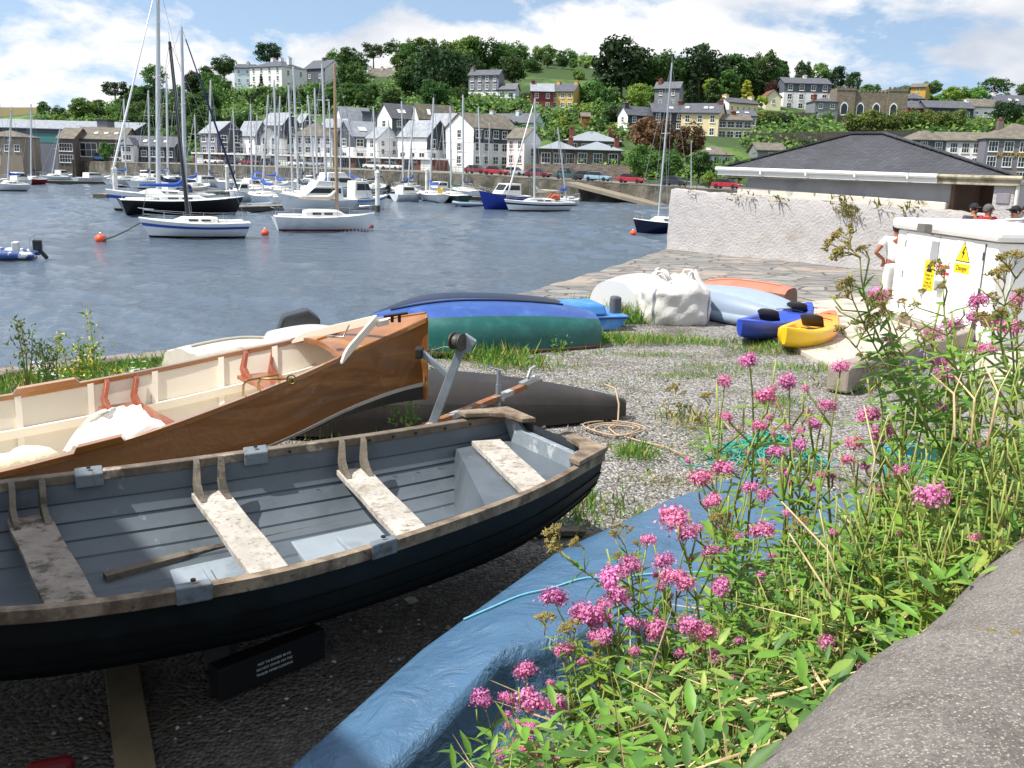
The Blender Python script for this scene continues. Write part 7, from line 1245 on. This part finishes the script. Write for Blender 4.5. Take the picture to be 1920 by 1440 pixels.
def stem_variant(seed):
    g=random.Random(seed); pts=[Vector((0,0,0))]; bx=g.uniform(-.16,.16); by=g.uniform(-.16,.16)
    for i in range(1,9): u=i/8; pts.append(Vector((bx*u*(1-u)*2.2,by*u*(1-u)*2.2,u)))
    mb=MB(); mb.tube(pts,[.0062-.0004*i for i in range(9)],6)
    P_=[];D_=[];N_=[];L_=[];W_=[]; subs=[]
    n=g.randint(9,12)
    for i in range(n):
        u=.04+.84*i/n; p=smooth_pl(pts,u); az=i*1.57+g.uniform(-.3,.3); 
        for s in (0,math.pi):
            a=az+s; el=g.uniform(.15,.75); d=Vector((math.cos(a)*math.cos(el),math.sin(a)*math.cos(el),math.sin(el))); l=g.uniform(.11,.20)*(1-.45*u); P_.append(p);D_.append(d);N_.append((-math.cos(a)*math.sin(el),-math.sin(a)*math.sin(el),math.cos(el)));L_.append(l);W_.append(l*g.uniform(.22,.34))
            if i>n-5 and g.random()<.55:
                q=p+d*.10+Vector((0,0,.06)); e=Vector((q.x*1.1,q.y*1.1,min(.98,p.z+g.uniform(.13,.2)))); mb.tube([p,q,e],.004,5); subs.append(e)
    st=mb.build('stem',STEM,smooth=180); V,Fa=leaves(P_,D_,N_,L_,W_,droop=.3,fine=True); lf=npmesh('foliage',V,Fa,GL1,smooth=True)
    for o in (st,lf): COL.objects.unlink(o)
    return st,lf,subs
SV=[stem_variant(s) for s in range(9)]
def head_variant(seed,mat,n=520,r=.05):
    g=np.random.default_rng(seed); V=[];P_=[]
    sub=g.normal(size=(9,3)); sub/=np.linalg.norm(sub,axis=1)[:,None]; sub[:,2]=np.abs(sub[:,2])*.8; sub*=r*.62
    c=sub[g.integers(0,9,n)]+g.normal(size=(n,3))*r*.26; nn=c/np.linalg.norm(c,axis=1)[:,None]+g.normal(size=(n,3))*.5; nn/=np.linalg.norm(nn,axis=1)[:,None]; t=np.cross(nn,g.normal(size=(n,3))); t/=np.linalg.norm(t,axis=1)[:,None]; b=np.cross(nn,t); s=(r*g.uniform(.075,.135,n))[:,None]
    V=np.stack([c-t*s,c-b*s+nn*s*.5,c+t*s,c+b*s+nn*s*.5],1).reshape(-1,3); o=npmesh('flower_head',V,np.arange(4*n).reshape(-1,4),mat); COL.objects.unlink(o); return o
HV=[head_variant(s,PINK) for s in range(5)]; LV=[head_variant(s+20,LILAC,60) for s in range(2)]
def seed_variant(seed):
    g=random.Random(seed); mb=MB()
    def br(p,d,l,lev):
        q=p+d*l; mb.tube([p,q],[.0022*(3.2-lev)/2,.0016*(3.1-lev)/2],4,caps=False)
        if lev>=3:
            for _ in range(3): e=q+Vector((g.gauss(0,.006),g.gauss(0,.006),g.uniform(.002,.013))); mb.tube([q,e],[.0016,.0026],4)
            return
        for k in range(g.choice((3,4))):
            nd=(d+Vector((g.gauss(0,.55),g.gauss(0,.55),g.uniform(.05,.3)))).normalized(); br(q,nd,l*g.uniform(.62,.85),lev+1)
    for _ in range(2): br(Vector((0,0,0)),Vector((g.gauss(0,.45),g.gauss(0,.45),1)).normalized(),.035,0)
    o=mb.build('seed_head',SEED); COL.objects.unlink(o); return o
SDV=[seed_variant(s) for s in range(4)]
def put(o,parent,loc,sc=1.,rz=None,mat=None,name=None):
    q=o.copy(); COL.objects.link(q); q.parent=parent; q.location=loc; q.scale=(sc,)*3; q.rotation_euler=(random.uniform(-.2,.2),random.uniform(-.2,.2),random.uniform(0,6.28) if rz is None else rz)
    if name: q.name=name
    if mat: q.material_slots[0].link='OBJECT'; q.material_slots[0].material=mat
    return q
def valerian(label,px,py,D,sc=1.,kind='pink',group='red valerian plants on the bank',base=None,leaf=None,th=1.):
    h_=dp(px,py,D); lean=Vector((random.uniform(.0,.16),random.uniform(-.18,.02),0)) if base is None else None
    b=(h_+lean) if base is None else dp(*base); bz=bankz(b.x,b.y); b=Vector((b.x,b.y,max(bz-.02,-.02) if base is None else b.z)); 
    if base is None and h_.z-b.z>1.0: b.z=h_.z-1.0
    v=h_-b; L_=v.length
    T=thing('valerian_plant',label,'flowering plant',b,0,group); T.rotation_mode='QUATERNION'; T.rotation_quaternion=Vector((0,0,1)).rotation_difference(v.normalized())@Matrix.Rotation(random.uniform(0,6.28),3,'Z').to_quaternion()
    st,lf,subs=random.choice(SV); a=put(st,T,(0,0,0),L_,0); a.rotation_euler=(0,0,0); a.scale=(max(L_,.5)*th,max(L_,.5)*th,L_); c=put(lf,T,(0,0,0),L_,0,leaf); c.rotation_euler=(0,0,0); c.scale=(max(L_,.6),max(L_,.6),L_)
    pool=HV if kind=='pink' else SDV if kind=='seed' else LV; nm='flower_head' if kind!='seed' else 'seed_head'
    put(random.choice(pool),T,(0,0,L_*.99),(.76 if kind!='seed' else .75)*sc,name=nm)
    for e in subs[:3 if kind=='pink' else 4]:
        if random.random()<.8: put(random.choice(pool),T,(e.x*max(L_,.5),e.y*max(L_,.5),e.z*L_*.97),(.6 if kind!='seed' else .6)*sc*random.uniform(.45,.8),name=nm)
    return T
V_='pink flowered valerian in the dense patch '
for (x,y,D,s,l) in [(1265,972,2.7,1.3,'biggest pink flower head over the middle of the blue tarpaulin'),(1313,895,3.0,1,V_+'at the top edge of the blue tarpaulin'),(1357,878,3.1,1,V_+'at the top edge of the blue tarpaulin'),(1335,938,2.9,.8,V_+'at the top edge of the blue tarpaulin'),(1408,912,3.0,.7,V_+'at the top edge of the blue tarpaulin'),(1437,925,2.8,.7,V_+'at the top edge of the blue tarpaulin'),(1430,995,2.6,.95,V_+'at the top edge of the blue tarpaulin'),(1290,1000,2.65,.8,V_+'at the top edge of the blue tarpaulin'),
 (1245,1050,2.55,.8,V_+'over the middle of the tarpaulin'),(1180,1060,2.5,.9,V_+'over the middle of the tarpaulin'),(1145,1085,2.45,1.1,V_+'over the middle of the tarpaulin'),(1160,1120,2.4,.9,V_+'over the middle of the tarpaulin'),(1255,1082,2.45,.8,V_+'over the middle of the tarpaulin'),(1288,1095,2.4,.8,V_+'over the middle of the tarpaulin'),(1355,1102,2.4,.9,V_+'over the middle of the tarpaulin'),(1215,1010,2.6,.6,V_+'over the middle of the tarpaulin'),
 (1036,1122,2.5,1.,'pink valerian with a single round head standing left over the tarpaulin'),(1100,1150,2.4,1.1,V_+'left of the middle, over the tarpaulin'),(1128,1162,2.4,.9,V_+'left of the middle, over the tarpaulin'),(1120,1192,2.35,.7,V_+'left of the middle, over the tarpaulin'),(1235,1180,2.3,.9,V_+'left of the middle, over the tarpaulin'),(1293,1172,2.3,.9,V_+'left of the middle, over the tarpaulin'),(1328,1188,2.25,.7,V_+'left of the middle, over the tarpaulin'),
 (988,1258,2.35,.8,V_+'at the lower left end'),(903,1310,2.45,.85,'leftmost pink valerian with two heads against the dark tarpaulin side'),(992,1315,2.3,1.1,V_+'at the lower left end'),(1045,1328,2.25,.95,V_+'at the lower left end'),(990,1395,2.2,.95,V_+'at the lower left end'),(1138,1352,2.1,.6,V_+'at the lower left end'),(1028,1436,2.1,.7,V_+'at the lower left end'),(1065,1215,2.35,.6,V_+'at the lower left end'),
 (1742,930,2.2,1.1,'pink valerian head standing alone over the green leaves at right'),(1405,675,3.6,1.,'pink valerian standing highest over the gravel'),(1360,712,3.5,.8,V_+'over the gravel'),(1480,715,3.4,1.1,V_+'over the gravel'),(1437,742,3.3,1.,V_+'over the gravel'),(1550,757,3.2,.8,V_+'over the gravel'),(1578,685,3.3,.8,'pink valerian in front of the concrete kerb end'),(1425,795,3.3,.7,V_+'over the gravel'),(1527,790,3.2,.7,V_+'over the gravel'),(1455,845,3.0,.7,V_+'over the gravel'),(1500,832,3.0,.7,V_+'over the gravel'),
 (1650,552,3.0,.95,'pink valerian among the brown seed heads in front of the cabinet edge'),(1630,780,2.9,1.,V_+'at the right before the slab'),(1655,812,2.85,1.,V_+'at the right before the slab'),(1600,830,2.9,.8,V_+'at the right before the slab'),(1750,626,3.3,.95,'pink valerian before the foot of the white cabinet, left one'),(1786,606,3.3,.9,'pink valerian before the foot of the white cabinet, right one'),
 (1838,562,3.1,.9,V_+'at the right edge by the cabinet'),(1830,592,3.1,.8,V_+'at the right edge by the cabinet'),(1865,602,3.1,1.1,V_+'at the right edge by the cabinet'),(1895,612,3.0,.9,V_+'at the right edge by the cabinet'),(1850,655,3.0,.8,V_+'at the right edge by the cabinet'),(1905,560,3.0,.8,V_+'at the right edge by the cabinet'),(1775,700,3.1,.8,V_+'at the right before the slab'),(1690,880,2.6,.6,V_+'at the right before the slab'),
 (1547,1205,2.0,.55,'small pink valerian low over the shiny tarpaulin near the parapet'),(1622,1255,1.9,.45,'tiny pink flower touching the parapet wall')]: valerian(l,x,y,D,s)
SL='brown seed headed valerian '
for (x,y,D,s,l,b) in [(1612,480,2.7,1.35,SL+'rising tallest in front of the roughcast wall',(1745,770,2.75)),(1598,560,2.7,.9,SL+'leaning left below the tallest one',(1730,800,2.75)),(1665,585,2.7,.9,SL+'crossing the cabinet\'s left edge',(1740,820,2.7)),(1605,650,2.8,1.1,SL+'over the kerb and slab',(1640,860,2.8)),(1770,520,2.7,.8,'dry spindly valerian in front of the yellow hazard sign',(1830,760,2.7)),(1700,590,2.9,.7,'small dry valerian before the cabinet plinth',(1700,720,2.9)),(1050,1040,2.5,1.1,SL+'leaning far left over the tarpaulin',(1225,1190,2.45)),(1170,1020,2.6,.8,SL+'next to the leaning one over the tarpaulin',(1190,1150,2.6)),(1020,1190,2.35,.8,SL+'low over the tarpaulin fold',(1070,1330,2.3)),(1075,1200,2.3,.7,SL+'low over the tarpaulin fold',(1100,1340,2.3)),(1265,745,4.2,.9,'dry brown valerian on the gravel left of the flowers',(1330,860,4.1)),(1905,520,2.6,1.1,SL+'at the right edge against the cabinet side',(1930,760,2.6)),(1880,545,2.7,1.,SL+'at the right edge against the cabinet side',(1900,760,2.7)),(1845,620,2.8,.8,SL+'at the right edge against the cabinet side',(1870,780,2.8)),(1505,1000,2.4,.7,SL+'among the leaves below the tall plants',(1530,1120,2.4)),(1360,985,2.6,.7,SL+'among the leaves below the tall plants',(1380,1100,2.6)),(1330,760,4.,.8,'dry brown valerian on the gravel left of the flowers',(1360,870,4.))]: valerian(l,x,y,D,s,'seed','seed headed valerian plants',b,th=1.3 if y<600 else 1.)
for (x,y) in [(1735,660),(1765,690),(1800,660),(1725,700),(1780,725),(1820,690),(1705,675)]: valerian('lilac flowered plant among the valerian before the kerb',x,y,3.5,.8,'lilac','lilac flowers before the kerb')
# leafy non-flowering shoots
for (x,y,D) in [(1700,760,2.6),(1790,790,2.4),(1850,740,2.5),(1900,820,2.3),(1740,850,2.4),(1640,905,2.5),(1810,880,2.2),(1570,930,2.5),(1480,1060,2.3),(1400,1190,2.1),(1470,1180,2.1),(1300,1290,2.05),(1200,1300,2.1),(1250,1370,1.95),(1390,1330,1.85),(1480,1290,1.85),(1120,1400,2.0),(1560,1080,2.1),(1650,1040,2.1),(1350,1420,1.8),(1740,1010,2.0),(1860,930,2.0),(1080,1290,2.1),(1150,1260,2.15),(1330,1230,2.1),(1430,1130,2.2),(1540,1150,2.1),(1230,1240,2.15),(1050,1380,2.05),(1300,1370,1.9),(1190,1400,1.95),(1520,1350,1.75),(1450,1380,1.75),(1600,960,2.4),(1690,930,2.3),(1720,830,2.5),(1860,820,2.3),(1800,950,2.1),(1560,850,2.8),(1900,720,2.4),(1660,860,2.6),(1880,880,2.1),(1760,720,2.7),(1830,700,2.6),(1870,690,2.5),(1910,680,2.5),(1780,830,2.35),(1840,860,2.2),(1900,900,2.0),(1820,770,2.4),(1700,900,2.35),(1750,900,2.2),(1620,930,2.45),(1590,990,2.35),(1720,960,2.15),(1780,980,2.05),(1640,980,2.25),(1540,1010,2.35),(1480,1000,2.45),(1600,1060,2.1),(1500,1120,2.15),(1420,1080,2.3)]:
    h_=dp(x,y,D); b=h_+Vector((random.uniform(-.05,.1),random.uniform(-.12,.02),0)); b.z=max(bankz(b.x,b.y)-.05,h_.z-.6); v=h_-b
    if v.length<.2: v=v.normalized()*.25 if v.length>.01 else Vector((0,0,.3))
    T=thing('leafy_shoot','green leafy valerian shoot without flowers on the bank','plant',b,0,'leafy shoots on the bank'); T.rotation_mode='QUATERNION'; T.rotation_quaternion=Vector((0,0,1)).rotation_difference(v.normalized())@Matrix.Rotation(random.uniform(0,6.28),3,'Z').to_quaternion()
    st,lf,subs=random.choice(SV); L_=v.length; a=put(st,T,(0,0,0),L_,0); a.rotation_euler=(0,0,0); a.scale=(L_,L_,L_); c=put(lf,T,(0,0,0),L_,0,random.choice([GL1,GL2,GL3,GL1])); c.rotation_euler=(0,0,0); c.scale=(max(L_,.7),max(L_,.7),L_)
# dense ground cover on the bank: leaves, dry stalks, grass
def bank_pts(n,dmax=1.55,amin=-.6,amax=6.5):
    a=rng.uniform(amin,amax,n); lim=np.interp(a,[-.6,.4,1.2,2,3.2,6.5],[.9,1.05,1.15,1.2,1.5,1.7]); d=rng.uniform(.02,1,n)**.9*lim
    P_=np.array([tuple(wf(x,y,0)) for x,y in zip(a,d)]); P_[:,2]=[bankz(p[0],p[1]) for p in P_]; return P_,a,d
allV=[];allF=[];allM=[];off=0
n=20000; P_,a,d=bank_pts(n); P_[:,2]+=rng.uniform(0,1,n)**1.4*.46; az=rng.uniform(0,6.28,n); el=rng.uniform(-.3,.9,n); D_=np.stack([np.cos(az)*np.cos(el),np.sin(az)*np.cos(el),np.sin(el)],1); N_=np.stack([-np.cos(az)*np.sin(el),-np.sin(az)*np.sin(el),np.cos(el)],1)+rng.normal(size=(n,3))*.25; Ln=rng.uniform(.03,.085,n); V,Fa=leaves(P_,D_,N_,Ln,Ln*rng.uniform(.18,.34,n),fine=True); m1=rng.choice([0,0,1,2,2],n); allV.append(V);allF.append(Fa);allM.append(np.concatenate([m1]*12));off+=len(V)
allF[0]=np.concatenate([allF[0],allF[0][:,2:3]],1)
n=3000; P_,a,d=bank_pts(n); az=rng.uniform(0,6.28,n); el=rng.uniform(.5,1.4,n); D_=np.stack([np.cos(az)*np.cos(el),np.sin(az)*np.cos(el),np.sin(el)],1); N_=rng.normal(size=(n,3)); Ln=rng.uniform(.15,.42,n); V,Fa=leaves(P_,D_,N_,Ln,np.full(n,.008),droop=.35); allV.append(V);allF.append(Fa+off);m1=rng.choice([0,1,3],n);allM.append(np.concatenate([m1,m1]));off+=len(V)
n=3300; P_,a,d=bank_pts(n); P_[:,2]+=rng.uniform(0.02,.34,n); az=rng.normal(.55,.6,n)+rng.choice([0,3.14],n); el=rng.normal(0.0,.3,n); D_=np.stack([np.cos(az)*np.cos(el),np.sin(az)*np.cos(el),np.sin(el)],1); N_=rng.normal(size=(n,3)); Ln=rng.uniform(.12,.45,n); V,Fa=leaves(P_,D_,N_,Ln,rng.uniform(.005,.009,n),fold=.5,droop=.03); allV.append(V);allF.append(Fa+off);allM.append(np.full(2*n,3));off+=len(V)
tag(npmesh('undergrowth',np.concatenate(allV),np.concatenate(allF),[GL1,GL2,GL3,DRY],np.concatenate(allM)),'dense green undergrowth with dry stalks on the bank','undergrowth',kind='stuff')
# single bent dry stalks one can point to
for (x0,y0,x1,y1,D,l) in [(1790,820,1745,700,2.3,'pale branching dry stalk'),(1820,835,1790,705,2.3,'pale branching dry stalk'),(1850,840,1845,680,2.3,'pale branching dry stalk'),(1610,1180,1465,940,2.2,'long pale dry stalk over the leaves'),(1590,1290,1480,1000,2.0,'long dry stalk before the shiny tarpaulin'),(1620,1000,1620,760,2.6,'upright brown grass stalk')]:
    p=dp(x0,y0,D); q=dp(x1,y1,D+.15); mb=MB(); m_=p.lerp(q,.55)+Vector((.03,.0,.02)); mb.tube([p,m_,q],[.0035,.003,.0018],6); mb.tube([m_,m_.lerp(q,.7)+Vector((.06,0,.02))],[.0022,.0012],5); tag(mb.build('dry_stalk',DRY,smooth=180),l+' on the bank','stalk','dry stalks on the bank')
# ---- grass and weeds on the gravel, stones ----
GRS=M('short_grass','#5f8c32',.7,.35,3,trans=.25,col2='#8fa648',c2t=(.5,.65),c2s=1.3); GRY=M('dry_grass','#a89a5c',.8,.3,4)
B_=[];  
def gpatch(x,y,rx,ry,n,h_,dry=.15,zb=0.):
    p=gp(x,y,0)
    for _ in range(n): B_.append((p.x+random.gauss(0,rx),p.y+random.gauss(0,ry),zb,h_*random.uniform(.4,1.3),1 if random.random()<dry else 0))
for a_ in [(1120,640,.35,.25,700,.16),(1180,600,.18,.3,900,.34),(1230,640,.45,.18,900,.12),(1330,645,.6,.15,700,.09),(1420,660,.3,.2,400,.09),(1500,655,.4,.2,500,.12),(900,670,.35,.2,900,.22),(960,685,.3,.2,500,.15),(1080,640,.5,.1,500,.15),(1020,690,.4,.15,250,.07),(1190,853,.12,.12,420,.11),(1245,708,.25,.1,250,.07),(1330,690,.4,.15,450,.07),(1130,720,.3,.12,160,.06),(1300,705,.3,.1,200,.07),(1450,757,.15,.15,300,.1,.1),(1100,745,.25,.1,120,.05),(1080,935,.1,.1,160,.08,.4),(1250,905,.25,.12,260,.06,.8),(1310,850,.3,.15,250,.07,.6),(1060,960,.3,.25,500,.14,.3),(1290,790,.2,.2,180,.14,.8),(1140,580,.3,.5,500,.2),(1100,575,.3,.4,300,.14),(1040,745,.3,.08,150,.1),(700,830,.3,.2,200,.1),(1560,700,.3,.15,300,.1),(1620,730,.3,.15,250,.14,.4),(1540,650,.3,.1,250,.1),(1480,690,.35,.12,300,.08),(1210,668,.5,.1,380,.08),(1385,700,.3,.1,200,.06)]: gpatch(*a_)
for _ in range(2600): t=random.random(); y=lerp(9.6,12.3,t); B_.append((edge(y)+.55+abs(random.gauss(0,.55)),y,0,random.uniform(.05,.22),1 if random.random()<.2 else 0))
for _ in range(2200): x=random.uniform(-4,6); y=random.uniform(5.5,14.5); B_.append((x+random.gauss(0,.1),y,0,random.uniform(.02,.06),1 if random.random()<.4 else 0))
B_=np.array(B_); n=len(B_); az=rng.uniform(0,6.28,n); el=rng.uniform(.7,1.45,n); D_=np.stack([np.cos(az)*np.cos(el),np.sin(az)*np.cos(el),np.sin(el)],1); V,Fa=leaves(B_[:,:3],D_,rng.normal(size=(n,3)),B_[:,3],np.clip(B_[:,3]*.12,.006,.02),droop=.2); mi=np.concatenate([B_[:,4],B_[:,4]]).astype(int)
tag(npmesh('grass',V,Fa,[GRS,GRY],mi),'short green grass growing through the gravel','grass',kind='stuff')
n=9000; c=np.stack([rng.uniform(-4.5,7,n),rng.uniform(2.6,12.5,n)**1.0,np.zeros(n)],1); big=rng.random(n)<.03; s=np.where(big,rng.uniform(.02,.045,n),rng.uniform(.006,.019,n)); u=np.array([[1,0,0],[0,1,0],[-1,0,0],[0,-1,0],[0,0,1],[.1,.1,-1]],float); V=np.repeat(u[None],n,0)*rng.uniform(.6,1.25,(n,6,1)); V[:,:,2]*=.62; ang=rng.uniform(0,6.28,n); R_=np.zeros((n,3,3)); R_[:,0,0]=np.cos(ang);R_[:,0,1]=-np.sin(ang);R_[:,1,0]=np.sin(ang);R_[:,1,1]=np.cos(ang);R_[:,2,2]=1; V=np.einsum('nij,nkj->nki',R_,V)*s[:,None,None]+c[:,None,:]; V[:,:,2]+=(s*.25)[:,None]
f0=np.array([[0,1,4],[1,2,4],[2,3,4],[3,0,4],[1,0,5],[2,1,5],[3,2,5],[0,3,5]]); Fa=(np.arange(n)[:,None,None]*6+f0[None]).reshape(-1,3)
ST=[M('stone_grey','#8f8b86',.9,.25,40),M('stone_pale','#bdb8ae',.9,.2,40),M('stone_brown','#83705d',.9,.25,40),M('stone_dark','#5b5855',.9,.2,40)]
tag(npmesh('gravel_stones',V.reshape(-1,3),Fa,ST,np.repeat(rng.choice([0,0,1,2,3],n),8)),'loose grey stones scattered over the gravel yard','gravel',kind='stuff')
# tall weeds at the water edge left
DOCK=M('dock_seed','#8a6a45',.85,.3,30); YFL=M('yellow_flower','#d8c53a',.6,.15,20); WFL=M('daisy_white','#eeeeea',.6,.05)
def weed(label,px,yt,yb,kind,wid=.12,group='tall weeds on the quay edge'):
    b=gp(px,yb,0); t=dp(px,yt,b.y); h_=t.z; T=thing('tall_weed',label,'weed',b,0,group); mb=MB(); P_=[];tips=[]
    for k in range(3 if kind!='single' else 1):
        e=Vector((random.gauss(0,wid),random.gauss(0,wid),h_*random.uniform(.8,1) if k else h_)); m_=e*.5+Vector((random.gauss(0,.03),0,0)); mb.tube([(0,0,0),m_,e],[.012,.008,.004],5); 
        for j in range(60): u=random.uniform(.25,1); q=(m_*2*u if u<.5 else m_.lerp(e,(u-.5)*2)); r=.10*(1-u)+.02; P_.append(q+Vector((random.gauss(0,r),random.gauss(0,r),random.gauss(0,.03)))); 
    mb.build('stem',STEM,T,smooth=180); n=len(P_); P_=np.array([tuple(p) for p in P_]); az=rng.uniform(0,6.28,n); el=rng.uniform(.2,1.2,n); D_=np.stack([np.cos(az)*np.cos(el),np.sin(az)*np.cos(el),np.sin(el)],1); V,Fa=leaves(P_,D_,rng.normal(size=(n,3)),rng.uniform(.03,.09,n),rng.uniform(.012,.03,n)); npmesh('leaves',V,Fa,GRS if kind!='dock' else GL3,parent=T)
    q=P_[P_[:,2]>h_*.45][:70]; n=len(q)
    if n: V,Fa=leaves(q+rng.normal(size=(n,3))*.02,rng.normal(size=(n,3)),rng.normal(size=(n,3)),np.full(n,.035),np.full(n,.025)); npmesh('seeds' if kind=='dock' else 'flowers',V,Fa,DOCK if kind=='dock' else YFL,parent=T)
for a_ in [('tall dark leafy dock with a dense spike at the water edge',172,578,735,'single',.03),('brown seeded dock at the far left water edge',52,598,730,'dock',.06),('thin brown weed between the two docks',88,640,735,'dock',.05),('slim yellow flowered weed beside the dense dock',145,640,740,'yellow',.08),('yellow flowered weed below the dense dock',185,650,745,'yellow',.12),('faint tall weed left of the dense dock',112,625,735,'single',.04),('yellow flowered weed leaning right of the dense dock',205,690,745,'yellow',.15)]: weed(*a_)
mb=MB()
for _ in range(46): p=gp(random.choice([75,90,255,110])+random.gauss(0,14),random.gauss(702,8),.12); 
for i in range(60):
    cx=random.choice([(80,690),(258,695),(100,700)]); p=gp(cx[0]+random.gauss(0,12),cx[1]+random.gauss(0,8),.12); r=.022
    for k in range(7): a=6.28*k/7; mb.poly([p,p+Vector((r*math.cos(a-.25),r*math.sin(a-.25),.006)),p+Vector((r*1.3*math.cos(a),r*1.3*math.sin(a),.01)),p+Vector((r*math.cos(a+.25),r*math.sin(a+.25),.006))])
tag(mb.build('daisies',WFL),kind='stuff')
for (x,y,l) in [(530,770,'small green weed with leaves before the launch hull'),(600,768,'low green weed behind the rowing boat gunwale'),(760,770,'weed with a mauve flower beside the winch post'),(1050,640,'thin weed stalk before the green upturned boat'),(1210,565,'bushy green weed beside the bulk bag')]:
    p=gp(x,y+25,.25 if y>700 else 0); T=thing('small_weed',l,'weed',p); n=90; q=np.abs(rng.normal(size=(n,3)))*np.array([.0,.0,.16])+rng.normal(size=(n,3))*np.array([.09,.09,.02]); V,Fa=leaves(q,rng.normal(size=(n,3))+np.array([0,0,.6]),rng.normal(size=(n,3)),rng.uniform(.03,.08,n),rng.uniform(.015,.035,n)); npmesh('leaves',V,Fa,GRS,parent=T); MB().tube([(0,0,-.15),(.01,0,.2)],.006,5).build('stem',STEM,T)
